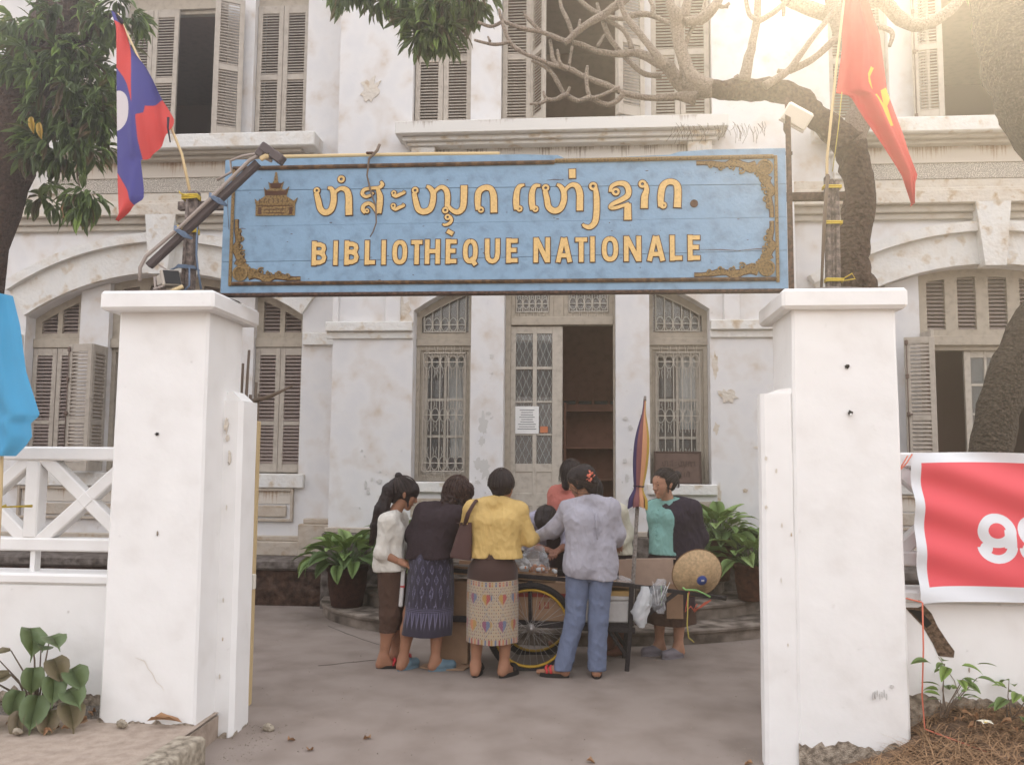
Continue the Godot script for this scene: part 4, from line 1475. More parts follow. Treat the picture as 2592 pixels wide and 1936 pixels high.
func make_fences():
	lattice("lattice_fence", "white concrete cross lattice on a low wall, with leafy sapling growing before it", -2.76, -1.0, -5.2, 6, "lattice fences beside the gate")
	var o = lattice("lattice_fence", "white concrete cross lattice on a cracked low wall, half hidden by the red banner", 1.76, 1.0, -5.2, 6, "lattice fences beside the gate")
	var s = S()
	prism(s, PackedVector2Array([Vector2(0.03, 0.80), Vector2(0.10, 0.80), Vector2(0.13, 0.815), Vector2(0.17, 0.77), Vector2(0.20, 0.70), Vector2(0.25, 0.62), Vector2(0.285, 0.57), Vector2(0.28, 0.535), Vector2(0.20, 0.54), Vector2(0.175, 0.60), Vector2(0.12, 0.70), Vector2(0.05, 0.775)]), 0.1105, 0.114)
	put("broken_plaster", s, M.brick_broken, o)
	s = S()
	prism(s, PackedVector2Array([Vector2(0.04, 0.79), Vector2(0.11, 0.785), Vector2(0.17, 0.715), Vector2(0.14, 0.69), Vector2(0.08, 0.755)]), 0.114, 0.1145)
	put("gap", s, M.hole, o)
	s = S()
	ribbon(s, [Vector2(0.2, 0.535), Vector2(0.24, 0.47), Vector2(0.28, 0.41), Vector2(0.30, 0.33), Vector2(0.31, 0.27), Vector2(0.34, 0.22)], [0.004, 0.003, 0.004, 0.003, 0.004, 0.004], 0.1105, 0.1125)
	put("crack", s, M.bare, o)
	patch("hole", Vector2(0.31, 0.40), Vector2(0.008, 0.007), 0.1105, M.hole, 51, o)
	patch("chip", Vector2(0.36, 0.47), Vector2(0.004, 0.012), 0.1105, M.bare, 52, o)
	patch("chip", Vector2(0.42, 0.28), Vector2(0.006, 0.03), 0.1105, M.bare, 53, o)
	# banner tied over the right fence
	var bn = thing("banner", "red cloth banner with white edge and white numerals tied over the fence", "banner", Vector3(1.825, 0, -5.03))
	var W := 2.4
	var H := 0.80
	var im := Image.create(1536, 512, false, Image.FORMAT_RGB8)
	var white := lin(0.66, 0.68, 0.71)
	var red := lin(0.68, 0.075, 0.095)
	im.fill(red)
	var pxm := 1536.0 / W
	im.fill_rect(Rect2i(0, 0, 1536, 35), white)
	im.fill_rect(Rect2i(0, 512 - 52, 1536, 52), white)
	im.fill_rect(Rect2i(0, 0, 34, 512), white)
	im.fill_rect(Rect2i(1536 - 34, 0, 34, 512), white)
	for d in 2:
		var cx := (0.44 + 0.215 * d) * pxm
		var cy := 300.0
		var r := 58.0
		for y in range(200, 440):
			for x in range(int(cx) - 80, int(cx) + 80):
				var p := Vector2(x - cx, y - cy)
				var on := false
				var q := p - Vector2(-6, -30)
				var e := Vector2(q.x / 1.10, q.y / 0.98).length()
				if e < 60 and e > 27: on = true
				if p.x > 18 and p.x < 58 and p.y > -34 and p.y < 30: on = true
				var q2 := p - Vector2(-6, 26)
				var e2 := Vector2(q2.x / 1.10, q2.y / 0.92).length()
				if e2 < 60 and e2 > 29 and p.y > 26: on = true
				if (p - Vector2(-42, 30)).length() < 21: on = true
				if on: im.set_pixel(x, y, white)
	var bm := StandardMaterial3D.new()
	bm.resource_name = "banner_cloth"
	bm.albedo_texture = ImageTexture.create_from_image(im)
	bm.roughness = 0.6
	M["banner_cloth"] = bm
	s = S()
	var rows := []
	for j in 33:
		var v := j / 32.0
		var row := []
		for i in 81:
			var u := i / 80.0
			var x := u * W
			var sag := 0.012 * sin(u * 9.0) * (1.0 - v) - 0.02 * u
			var y := 1.655 - v * H + sag - 0.06 * exp(-u * 26.0) * v * 0.4
			var along := (x * 0.42 + (1.0 - v) * 0.0) - (v * H)
			var f := 0.024 * sin((v * H - x * 0.36) * 26.0 + 1.0) * exp(-x * 0.9) * smoothstep(0.0, 0.3, x + v) * (1.0 - v * 0.6)
			f += 0.012 * sin((v * H - x * 0.22) * 17.0) * smoothstep(0.2, 0.8, x)
			f += 0.03 * v
			row.append(Vector3(x + 0.012 * v - 0.004 * sin(v * 12.0) * exp(-u * 30.0), y, f))
		rows.append(row)
	sheet(s, rows)
	put("cloth", s, bm, bn)
	s = S()
	tube(s, [Vector3(0.005, 1.65, 0.01), Vector3(-0.03, 1.60, 0.02), Vector3(-0.09, 1.54, 0.03), Vector3(-0.06, 1.58, 0.02), Vector3(-0.02, 1.64, 0.01)], 0.004, 5)
	tube(s, [Vector3(-0.12, 0.865, -0.02), Vector3(-0.05, 0.86, 0.02), Vector3(0.02, 0.845, 0.04)], 0.0045, 5)
	tube(s, [Vector3(0.02, 0.845, 0.045), Vector3(0.015, 0.6, 0.05), Vector3(0.0, 0.35, 0.05), Vector3(0.005, 0.18, 0.06), Vector3(0.2, 0.15, 0.3), Vector3(0.33, 0.12, 0.42)], 0.0045, 5)
	put("tie_rope", s, M.rope_pink, bn)

# ---------------------------------------------------------------- the sign
func latin(c: String) -> Array:
	# strokes in a unit box
	match c:
		"B": return [[[0.16, 0], [0.16, 1]], [[0.1, 0.86], [0.55, 0.86], [0.76, 0.80], [0.8, 0.69], [0.74, 0.58], [0.55, 0.53], [0.1, 0.53]], [[0.5, 0.53], [0.76, 0.45], [0.84, 0.32], [0.78, 0.19], [0.55, 0.12], [0.1, 0.12]]]
		"I": return [[[0.5, 0], [0.5, 1]]]
		"L": return [[[0.2, 0], [0.2, 1]], [[0.2, 0.1], [1.0, 0.1]]]
		"O", "Q":
			var ring := []
			for k in 25:
				var a := TAU * k / 24.0 + PI / 2
				ring.append([0.5 + 0.34 * signf(cos(a)) * pow(absf(cos(a)), 0.8), 0.5 + 0.41 * signf(sin(a)) * pow(absf(sin(a)), 0.8)])
			return [ring] if c == "O" else [ring, [[0.5, 0.22], [0.7, 0.08], [0.86, -0.06]]]
		"T": return [[[0.5, 0], [0.5, 0.9]], [[0, 0.9], [1, 0.9]]]
		"H": return [[[0.16, 0], [0.16, 1]], [[0.84, 0], [0.84, 1]], [[0.16, 0.52], [0.84, 0.52]]]
		"E": return [[[0.2, 0], [0.2, 1]], [[0.2, 0.9], [1, 0.9]], [[0.2, 0.52], [0.9, 0.52]], [[0.2, 0.1], [1, 0.1]]]
		"U": return [[[0.17, 1], [0.17, 0.4], [0.22, 0.2], [0.36, 0.1], [0.5, 0.08], [0.64, 0.1], [0.78, 0.2], [0.83, 0.4], [0.83, 1]]]
		"N": return [[[0.15, 0], [0.15, 1]], [[0.85, 0], [0.85, 1]], [[0.17, 0.97], [0.83, 0.03]]]
		"A": return [[[0.12, 0], [0.46, 0.98]], [[0.88, 0], [0.54, 0.98]], [[0.25, 0.27], [0.75, 0.27]]]
	return []

func carve(parent, strokes: Array, rings: Array):
	# strokes: [[points], [widths]]; a gilt letter proud of a dark cut line
	var g = S()
	var d = S()
	var n := 0
	for st in strokes:
		ribbon(g, st[0], st[1], 0.0305, 0.0375 + 0.0005 * n)
		var pts: Array = st[0].duplicate()
		var ws := []
		for w in st[1]: ws.append(w + 0.010)
		var e0: Vector2 = (pts[0] - pts[1]).normalized() * 0.006
		var e1: Vector2 = (pts[-1] - pts[-2]).normalized() * 0.006
		pts[0] += e0
		pts[-1] += e1
		ribbon(d, pts, ws, 0.0302, 0.0325 + 0.0003 * n)
		n += 1
	for r in rings:
		ring_shape(g, r[0], r[1] * 0.42, r[1], 0.0305, 0.0372 + 0.0005 * n)
		ring_shape(d, r[0], r[1] * 0.2, r[1] + 0.006, 0.0302, 0.0323 + 0.0003 * n)
		n += 1
	var o = put("letter", g, M.gilt, parent)
	put("outline", d, M.carve_dark, o)

func scroll_corner(parent, o: Vector2, fx: float, fy: float, lx: float, ly: float):
	var s = S()
	var d = S()
	var to := func(p): return o + Vector2(p.x * fx, p.y * fy)
	for leg in 2:
		var L := lx if leg == 0 else ly
		var n := 9
		var line := []
		var ws := []
		for i in n:
			var t := float(i) / (n - 1)
			var a := 0.10 + t * (L - 0.10)
			var b := 0.036 + 0.018 * sin(t * 13.0) * (1.0 - t) - 0.02 * t
			line.append(to.call(Vector2(a, b) if leg == 0 else Vector2(b, a)))
			ws.append(lerpf(0.05, 0.014, t) * (1.0 + 0.3 * sin(t * 21.0)))
		var sm := smooth_line(line, ws, 4)
		ribbon(s, sm[0], sm[1], 0.030, 0.036)
		var w2 := []
		for w in sm[1]: w2.append(w + 0.012)
		ribbon(d, sm[0], w2, 0.0302, 0.0322)
		for i in 5:
			var t := (i + 0.5) / 5.6
			var a := 0.10 + t * (L - 0.12)
			var b := 0.058 - 0.03 * t + 0.012 * (i % 2)
			var r := lerpf(0.030, 0.014, t)
			var pts := []
			var pw := []
			for k in 15:
				var q := k / 14.0
				var an := q * 8.5 + i
				var c := Vector2(a, b) if leg == 0 else Vector2(b, a)
				pts.append(to.call(c + Vector2(cos(an), sin(an)) * r * (1.0 - 0.8 * q)))
				pw.append(0.010 * (1.0 - 0.5 * q))
			ribbon(s, pts, pw, 0.0305, 0.040 + 0.0005 * i)
	var m: Vector2 = to.call(Vector2(0.052, 0.052))
	ring_shape(s, m, 0.036, 0.050, 0.0305, 0.041)
	ring_shape(s, m, 0.0, 0.034, 0.0303, 0.0365, 14)
	for i in 3:
		for k in 2:
			var q := (i - 1) * 0.02
			ribbon(s, [m + (Vector2(q, -0.03) if k == 0 else Vector2(-0.03, q)), m + (Vector2(q, 0.03) if k == 0 else Vector2(0.03, q))], [0.004, 0.004], 0.0365, 0.0385 + 0.0004 * k)
	for i in 5:
		var an := 0.3 + i * 0.27
		var e: Vector2 = to.call(Vector2(0.052, 0.052) + Vector2(cos(an), sin(an)) * 0.075)
		ribbon(s, [m, m.lerp(e, 0.7), e], [0.01, 0.028, 0.008], 0.0304, 0.0345 + 0.0004 * i)
	var c = put("corner_scroll", s, M.gilt_old, parent)
	put("outline", d, M.carve_dark, c)

func make_sign():
	var o = thing("sign_board", "long blue wooden board with gilt Lao and French lettering spanning the gate posts", "sign", Vector3(-2.275, 2.63, -5.25))
	var W := 3.495
	# four planks, the top one broken away right of the middle
	var top := PackedVector2Array([Vector2(0, 0.662), Vector2(W, 0.640), Vector2(W, 0.86)])
	top.append_array(PackedVector2Array([Vector2(3.05, 0.862), Vector2(2.86, 0.852), Vector2(2.80, 0.834), Vector2(2.5, 0.826), Vector2(2.16, 0.826), Vector2(2.12, 0.846), Vector2(1.9, 0.857), Vector2(0.9, 0.862), Vector2(0, 0.86)]))
	for p in [[top, 0.0], [PackedVector2Array([Vector2(0, 0.428), Vector2(W, 0.436), Vector2(W, 0.6375), Vector2(1.6, 0.649), Vector2(0, 0.6595)]), 0.0015], [PackedVector2Array([Vector2(0, 0.2), Vector2(1.5, 0.206), Vector2(W, 0.234), Vector2(W, 0.434), Vector2(0, 0.4265)]), 0.0], [PackedVector2Array([Vector2(0, 0.0), Vector2(W, 0.0), Vector2(W, 0.2315), Vector2(1.5, 0.2035), Vector2(0, 0.1975)]), 0.001]]:
		var s = S()
		prism(s, p[0], -0.005, 0.03 - p[1])
		put("plank", s, M.sign_blue, o)
	var s = S()
	span(s, 0.0, W, 0.01, 0.62, -0.03, -0.006)
	span(s, 0.0, 2.1, 0.62, 0.85, -0.03, -0.006)
	for x in [0.15, 1.2, 2.4, 3.3]: span(s, x, x + 0.07, 0.0, 0.80, -0.06, -0.03)
	put("batten", s, M.post, o)
	s = S()
	span(s, -0.004, W + 0.004, -0.018, 0.0, -0.03, 0.035, 0.003)
	put("drip_edge", s, M.rust, o)
	s = S()
	span(s, 0.052, 0.072, 0.044, 0.80, 0.03, 0.042, 0.003)
	span(s, 3.424, 3.444, 0.038, 0.815, 0.03, 0.042, 0.003)
	put("border_strip", s, M.gilt_old, o)
	for b in [[0.072, 3.424, 0.046, 0.070, "border"], [0.052, 2.1, 0.788, 0.814, "border"], [2.1, 3.424, 0.796, 0.822, "gilt_old"]]:
		s = S()
		span(s, b[0], b[1], b[2], b[3], 0.03, 0.042, 0.004)
		span(s, b[0], b[1], b[2] + 0.008, b[3] - 0.008, 0.042, 0.046, 0.002)
		put("border_strip", s, M[b[4]], o)
	for g in GLYPHS:
		var strokes := []
		var rings := []
		for e in g:
			if e[0] == "o":
				rings.append([Vector2(e[1], e[2]) * 0.001, e[3] * 0.001])
			else:
				var pts := []
				var ws := []
				for i in range(1, e.size(), 3):
					pts.append(Vector2(e[i], e[i + 1]) * 0.001)
					ws.append(e[i + 2] * 0.00086)
				strokes.append(smooth_line(pts, ws, 4) if pts.size() > 2 else [pts, ws])
		carve(o, strokes, rings)
	for l in LATIN:
		var at := Vector2(l[1], l[2]) * 0.001
		var sz := Vector2(l[3], l[4]) * 0.001
		var strokes := []
		for st in latin(l[0]):
			var pts := []
			var ws := []
			for p in st:
				pts.append(at + Vector2(p[0] * sz.x, p[1] * sz.y))
				ws.append(0.0275)
			if l[0] == "I": ws = [0.0265, 0.0265]
			if absf(pts[0].y - pts[1].y) < 0.002 and pts.size() == 2: ws = [0.0255, 0.0255]
			strokes.append([pts, ws])
		carve(o, strokes, [])
	carve(o, [[[Vector2(1.437, 0.378), Vector2(1.472, 0.358)], [0.026, 0.026]]], [])
	s = S()
	ring_shape(s, Vector2(2.946, 0.527), 0.0, 0.024, 0.030, 0.034)
	put("full_stop", s, M.carve_dark, o)
	scroll_corner(o, Vector2(0.074, 0.072), 1, 1, 0.44, 0.40)
	scroll_corner(o, Vector2(3.422, 0.072), -1, 1, 0.48, 0.34)
	scroll_corner(o, Vector2(3.422, 0.794), -1, -1, 0.46, 0.36)
	# the gilt temple at the head of the sign
	s = S()
	prism(s, PackedVector2Array([Vector2(0.212, 0.492), Vector2(0.466, 0.492), Vector2(0.466, 0.566), Vector2(0.212, 0.566)]), 0.03, 0.037)
	prism(s, PackedVector2Array([Vector2(0.21, 0.566), Vector2(0.468, 0.566), Vector2(0.48, 0.604), Vector2(0.458, 0.584), Vector2(0.405, 0.618), Vector2(0.27, 0.618), Vector2(0.222, 0.584), Vector2(0.204, 0.604)]), 0.03, 0.039)
	prism(s, PackedVector2Array([Vector2(0.27, 0.618), Vector2(0.408, 0.618), Vector2(0.424, 0.678), Vector2(0.402, 0.655), Vector2(0.382, 0.662), Vector2(0.292, 0.662), Vector2(0.278, 0.655), Vector2(0.262, 0.676)]), 0.03, 0.038)
	prism(s, PackedVector2Array([Vector2(0.30, 0.662), Vector2(0.376, 0.662), Vector2(0.388, 0.71), Vector2(0.362, 0.694), Vector2(0.35, 0.715), Vector2(0.342, 0.772), Vector2(0.332, 0.772), Vector2(0.324, 0.715), Vector2(0.312, 0.694), Vector2(0.288, 0.71)]), 0.03, 0.037)
	var t = put("temple_emblem", s, M.gilt_old, o)
	s = S()
	for q in [[0.225, 0.453, 0.552, 0.556], [0.27, 0.41, 0.53, 0.534], [0.28, 0.4, 0.506, 0.51], [0.23, 0.25, 0.5, 0.545], [0.43, 0.45, 0.5, 0.545], [0.30, 0.304, 0.51, 0.53], [0.376, 0.38, 0.51, 0.53]]:
		span(s, q[0], q[1], q[2], q[3], 0.037, 0.0385)
	for i in 7:
		span(s, 0.235 + i * 0.03, 0.239 + i * 0.03, 0.572, 0.60, 0.039, 0.0405)
	prism(s, PackedVector2Array([Vector2(0.275, 0.622), Vector2(0.405, 0.622), Vector2(0.418, 0.664), Vector2(0.39, 0.65), Vector2(0.29, 0.65), Vector2(0.268, 0.664)]), 0.038, 0.0392)
	prism(s, PackedVector2Array([Vector2(0.31, 0.668), Vector2(0.368, 0.668), Vector2(0.378, 0.70), Vector2(0.30, 0.70)]), 0.037, 0.0385)
	put("carving", s, M.carve_dark, t)
	# nails and worn spots
	s = S()
	for i in 60:
		var x := rng.randf_range(0.1, 3.4)
		var y := rng.randf_range(0.06, 0.8)
		var r := rng.randf_range(0.0015, 0.004)
		span(s, x, x + r * rng.randf_range(1.0, 5.0), y, y + r, 0.03, 0.0315)
	var w = put("worn_specks", s, M.carve_dark, o)
	w.set_meta("kind", "stuff")
	# split lines
	for c in [[2.98, 0.242, 3.22, 0.232], [3.18, 0.232, 3.44, 0.244], [2.9, 0.30, 2.98, 0.298], [2.05, 0.688, 2.14, 0.69], [0.1, 0.41, 0.15, 0.41]]:
		s = S()
		ribbon(s, [Vector2(c[0], c[1]), Vector2((c[0] + c[2]) / 2, (c[1] + c[3]) / 2 + 0.004), Vector2(c[2], c[3])], [0.001, 0.005, 0.002], 0.03, 0.0312)
		put("split", s, M.carve_dark, o)

# ---------------------------------------------------------------- leaves and trees
# a leaf that leaves its stalk along +x and bends down; shape: 0 lance, 1 broad, 2 heart with a long tip
func leaf_mesh(length: float, width: float, droop: float, fold: float, shape := 0, wave := 0.0) -> ArrayMesh:
	var s = S()
	var n := 6
	var mid := []
	var half := []
	var ang := 0.25
	var p := Vector3.ZERO
	for i in n + 1:
		var t := float(i) / n
		mid.append(p)
		var w := 0.0
		match shape:
			0: w = pow(sin(PI * pow(t, 0.85)), 0.9)
			1: w = pow(sin(PI * pow(t, 0.75)), 0.8)
			2: w = (1.0 - pow(absf(t * 1.25 - 0.42) / 0.72, 2.0)) if t < 0.72 else 0.10 * (1.0 - t) / 0.28 + 0.03
		half.append(maxf(w, 0.0) * width * 0.5 if i > 0 or shape == 2 else 0.002)
		ang -= droop / n
		p += Vector3(cos(ang), sin(ang), 0) * length / n
	half[n] = 0.0015
	s.set_smooth_group(0)
	for i in n:
		for sg in [-1.0, 1.0]:
			var a: Vector3 = mid[i]
			var b: Vector3 = mid[i + 1]
			var wv := wave * sin(i * 2.3 + sg)
			var c := b + Vector3(0, fold * half[i + 1] + wv * half[i + 1], sg * half[i + 1])
			var d := a + Vector3(0, fold * half[i] + wave * sin((i - 1) * 2.3 + sg) * half[i], sg * half[i])
			for v in [a, b, c, a, c, d]:
				s.add_vertex(v)
	return done(s)

func leaf_kinds() -> Array:
	if not cache.has("mango"):
		var l := []
		for k in 5:
			l.append(leaf_mesh(rng.randf_range(0.16, 0.23), rng.randf_range(0.045, 0.06), rng.randf_range(0.5, 1.3), rng.randf_range(0.1, 0.5), 0, 0.25))
		cache["mango"] = l
	return cache["mango"]

func leaf_xf(at: Vector3, dir: Vector3, roll: float, sc: float) -> Transform3D:
	var x := dir.normalized()
	var z := x.cross(Vector3.UP)
	if z.length() < 0.05: z = Vector3.BACK
	z = z.normalized()
	var y := z.cross(x)
	return Transform3D(Basis(x, y, z).rotated(x, roll).scaled(Vector3(sc, sc, sc)), at)

# rosettes of drooping leaves round the given blobs [centre, radii, count]; returns [transform, kind, tone, nearness]
func rosettes(blobs: Array, per: int, droop: float) -> Array:
	var out := []
	for b in blobs:
		for k in b[2]:
			var d := Vector3(rng.randfn(), rng.randfn(), rng.randfn()).normalized() * pow(rng.randf(), 0.4)
			var c: Vector3 = b[0] + d * b[1]
			var axis := (Vector3(d.x, -0.2, d.z * 0.7 + 0.2) + Vector3(rng.randf_range(-0.4, 0.4), rng.randf_range(-0.3, 0.2), rng.randf_range(-0.4, 0.4))).normalized()
			for i in per:
				var a := TAU * i / per + rng.randf() * 0.7
				var side := axis.cross(Vector3(0.3, 1, 0.2)).normalized()
				var dir := (side.rotated(axis, a) * rng.randf_range(0.5, 1.1) + axis * rng.randf_range(0.3, 0.9) + Vector3(0, -droop * rng.randf_range(0.4, 1.3), 0)).normalized()
				out.append([leaf_xf(c + dir * 0.03, dir, rng.randf_range(-0.5, 0.5), rng.randf_range(0.75, 1.15)), rng.randi() % 5, rng.randf(), c.z])
	return out

func grow(tree, leaves: Array, tones: Array):
	var meshes := leaf_kinds()
	leaves.sort_custom(func(a, b): return a[3] > b[3])
	var rest := {}
	for i in leaves.size():
		var l = leaves[i]
		var tone: String = tones[int(l[2] * tones.size()) % tones.size()]
		if i < 300:
			put("leaf", meshes[l[1]], M[tone], tree, l[0])
		else:
			var key := "%s|%d" % [tone, l[1]]
			if not rest.has(key): rest[key] = []
			rest[key].append(l[0])
	if leaves.size() <= 300: return
	var merged := {}
	for key in rest:
		var tone: String = key.split("|")[0]
		if not merged.has(tone): merged[tone] = S()
		for x in rest[key]:
			merged[tone].append_from(meshes[int(key.split("|")[1])], 0, x)
	# one mesh, one surface for each tone
	var am := ArrayMesh.new()
	var order := []
	for tone in merged:
		merged[tone].commit(am)
		order.append(tone)
	var o := MeshInstance3D.new()
	o.name = "leaves"
	o.mesh = am
	for i in order.size(): o.set_surface_override_material(i, M[order[i]])
	o.set_meta("kind", "stuff")
	tree.add_child(o, true)

func limb(pts: Array, radii: Array, seg := 12, rough := 0.25):
	var p := []
	var r := []
	for i in pts.size() - 1:
		var p0 = pts[max(i - 1, 0)]
		var p3 = pts[min(i + 2, pts.size() - 1)]
		for k in 4:
			p.append(pts[i].cubic_interpolate(pts[i + 1], p0, p3, k / 4.0))
			r.append(lerpf(radii[i], radii[i + 1], k / 4.0))
	p.append(pts[-1])
	r.append(radii[-1])
	var s = S()
	tube(s, p, r, seg, true, rough)
	return s

func make_trees():
	# mango left
	var o = thing("mango_tree", "dark leafed mango tree whose thick brown limb crosses the picture's upper left corner", "tree")
	put("trunk", limb([Vector3(-5.9, -0.1, -7.3), Vector3(-5.7, 1.4, -7.2), Vector3(-5.45, 2.8, -7.1), Vector3(-5.14, 4.0, -7.0), Vector3(-4.98, 4.45, -7.0), Vector3(-4.84, 4.95, -7.0), Vector3(-4.6, 5.6, -7.0), Vector3(-4.3, 6.4, -6.9)], [0.34, 0.3, 0.28, 0.27, 0.25, 0.22, 0.18, 0.12], 16, 0.3), M.bark_brown, o)
	put("limb", limb([Vector3(-4.85, 4.9, -7.0), Vector3(-4.5, 5.1, -6.8), Vector3(-4.2, 5.1, -6.7), Vector3(-3.9, 5.25, -6.6)], [0.12, 0.07, 0.04, 0.015], 8), M.bark_brown, o)
	put("limb", limb([Vector3(-4.9, 4.6, -6.95), Vector3(-4.6, 4.5, -6.8), Vector3(-4.35, 4.45, -6.7), Vector3(-4.2, 4.25, -6.7)], [0.09, 0.05, 0.03, 0.012], 8), M.bark_brown, o)
	put("limb", limb([Vector3(-4.6, 5.6, -7.0), Vector3(-3.6, 6.0, -6.8), Vector3(-2.4, 5.95, -6.7), Vector3(-1.5, 5.6, -6.6), Vector3(-1.2, 5.2, -6.6)], [0.14, 0.10, 0.07, 0.04, 0.015], 8), M.bark_brown, o)
	put("limb", limb([Vector3(-1.9, 5.85, -6.65), Vector3(-1.3, 5.6, -6.55), Vector3(-0.9, 5.35, -6.5)], [0.05, 0.03, 0.012], 8), M.bark_brown, o)
	put("twig", limb([Vector3(-4.22, 4.3, -6.7), Vector3(-4.15, 4.1, -6.7), Vector3(-4.19, 3.95, -6.7), Vector3(-4.14, 3.78, -6.7)], [0.009, 0.008, 0.007, 0.005], 6), M.twig, o)
	var lv := rosettes([
		[Vector3(-4.45, 5.20, -6.85), Vector3(0.60, 0.36, 0.35), 44], [Vector3(-4.28, 4.72, -6.72), Vector3(0.34, 0.42, 0.30), 40], [Vector3(-4.30, 4.28, -6.75), Vector3(0.30, 0.28, 0.25), 26],
		[Vector3(-4.50, 4.22, -6.7), Vector3(0.18, 0.18, 0.15), 8], [Vector3(-3.86, 5.26, -6.65), Vector3(0.16, 0.18, 0.16), 9], [Vector3(-4.06, 4.45, -6.7), Vector3(0.12, 0.22, 0.15), 8],
		[Vector3(-5.1, 5.25, -7.1), Vector3(0.4, 0.4, 0.3), 22], [Vector3(-4.62, 4.95, -6.62), Vector3(0.3, 0.2, 0.1), 12], [Vector3(-4.95, 4.0, -7.25), Vector3(0.25, 0.22, 0.2), 5]], 10, 0.55)
	lv.append_array(rosettes([[Vector3(-4.12, 3.78, -6.7), Vector3(0.12, 0.06, 0.08), 7], [Vector3(-4.05, 3.66, -6.68), Vector3(0.07, 0.06, 0.06), 3]], 8, 0.8))
	lv.append_array(rosettes([[Vector3(-1.22, 5.12, -6.6), Vector3(0.19, 0.17, 0.2), 20], [Vector3(-1.20, 4.97, -6.55), Vector3(0.12, 0.08, 0.14), 7], [Vector3(-0.93, 5.27, -6.55), Vector3(0.24, 0.10, 0.2), 14], [Vector3(-1.50, 5.34, -6.6), Vector3(0.2, 0.08, 0.2), 8], [Vector3(-1.88, 5.42, -6.6), Vector3(0.12, 0.07, 0.15), 7]], 10, 0.7))
	grow(o, lv, ["leaf_deep", "leaf_deep", "leaf_mid", "leaf_mid", "leaf_deep", "leaf_light", "leaf_deep", "leaf_brown"])
	for p in [Vector3(-4.37, 4.28, -6.45), Vector3(-4.44, 4.33, -6.45)]:
		put("yellow_leaf", leaf_kinds()[1], M.leaf_yellow, o, leaf_xf(p, Vector3(0.2, -1, 0.3), 0.4, 0.9))
	for p in [Vector3(-4.22, 3.66, -6.6), Vector3(-4.10, 3.62, -6.62)]:
		put("dry_leaf", leaf_kinds()[2], M.dry_leaf, o, leaf_xf(p, Vector3(-0.1, -1, 0.1), 0.3, 0.9))
	# bare frangipani behind the right post
	o = thing("frangipani_tree", "bare frangipani with a crooked trunk and antler-like branches behind the gate post", "tree", Vector3(1.66, 0, -6.1))
	var at := Vector3(1.66, 0, -6.1)
	var i := 0
	for b in BRANCHES:
		var pts := []
		var rr := []
		if i == 0:
			pts = [Vector3(1.52, -0.1, -6.1) - at, Vector3(1.55, 1.2, -6.1) - at]
			rr = [0.16, 0.13]
		for k in range(1, b.size(), 3):
			pts.append(Vector3(b[k], b[k + 1], b[0] + 0.06 * wrinkle.get_noise_2d(b[k] * 2.0, b[k + 1] * 2.0 + i)) - at)
			rr.append(b[k + 2] * (1.1 if i == 1 else 1.0))
		if i > 4: rr[-1] = rr[-1] * 0.9
		put("trunk" if i < 3 else "branch", limb(pts, rr, 12 if i < 5 else 8, 0.3 if i < 3 else 0.22), M.bark_brown if i < 2 else M.bark_grey, o)
		i += 1
	# wisps of root hair under the limb
	var s = S()
	for k in 60:
		var x := rng.randf_range(0.62, 1.28)
		var y := 3.985 + 0.02 * rng.randf() - 0.02 * absf(x - 1.0)
		var p := Vector3(x, y, -6.1 + rng.randf_range(-0.05, 0.05)) - at
		var d := Vector3(rng.randf_range(-0.05, 0.05), -rng.randf_range(0.05, 0.13), rng.randf_range(-0.03, 0.03))
		tube(s, [p, p + d * 0.5 + Vector3(0.012, 0, 0), p + d], 0.0016, 3, false)
	put("moss_threads", s, M.twig, o).set_meta("kind", "stuff")
	for p in [Vector3(0.035, 4.995, -5.96), Vector3(-0.01, 5.02, -5.96)]:
		s = S()
		var q: Vector3 = p - at
		tube(s, [q, q + Vector3(0.006, 0.02, 0), q + Vector3(0.012, 0.045, 0.005)], [0.006, 0.012, 0.004], 7)
		put("bud", s, M.leaf_light, o)
	# leaning trunk at the right edge
	o = thing("leaning_tree", "mottled leaning tree trunk that curves past the arched window behind the banner", "tree", Vector3(2.92, 0, -7.1))
	at = Vector3(2.92, 0, -7.1)
	var tp := []
	for p in [Vector3(2.90, -0.1, -7.1), Vector3(2.98, 0.9, -7.05), Vector3(3.13, 1.64, -7.0), Vector3(3.24, 2.15, -7.0), Vector3(3.44, 2.60, -7.0), Vector3(3.80, 3.12, -7.0), Vector3(4.02, 3.52, -7.0), Vector3(3.92, 3.92, -7.0), Vector3(3.70, 4.26, -7.0), Vector3(3.56, 4.62, -7.0), Vector3(3.50, 5.05, -7.0), Vector3(3.44, 5.6, -7.0)]:
		tp.append(p - at)
	put("trunk", limb(tp, [0.20, 0.16, 0.15, 0.145, 0.14, 0.16, 0.2, 0.24, 0.28, 0.30, 0.32, 0.34], 16, 0.35), M.bark_mottled, o)
	s = S()
	for k in 70:
		var t := rng.randf_range(6.5, 10.5)
		var c: Vector3 = tp[int(t)].lerp(tp[int(t) + 1], t - int(t))
		var a := rng.randf_range(2.0, 4.6)
		var r := 0.27
		var p := c + Vector3(cos(a) * r, 0, absf(sin(a)) * r)
		tube(s, [p, p + Vector3(cos(a) * 0.04, 0.01, 0.03), p + Vector3(cos(a) * 0.07, rng.randf_range(-0.08, -0.02), 0.05)], 0.0022, 3, false)
	put("moss_threads", s, M.twig, o).set_meta("kind", "stuff")
	var lv2 := rosettes([[Vector3(0.42, 5.45, 0.15), Vector3(0.35, 0.22, 0.2), 12], [Vector3(0.75, 4.95, 0.25), Vector3(0.18, 0.35, 0.15), 8]], 9, 0.7)
	grow(o, lv2, ["leaf_deep", "leaf_brown", "leaf_mid", "leaf_deep"])

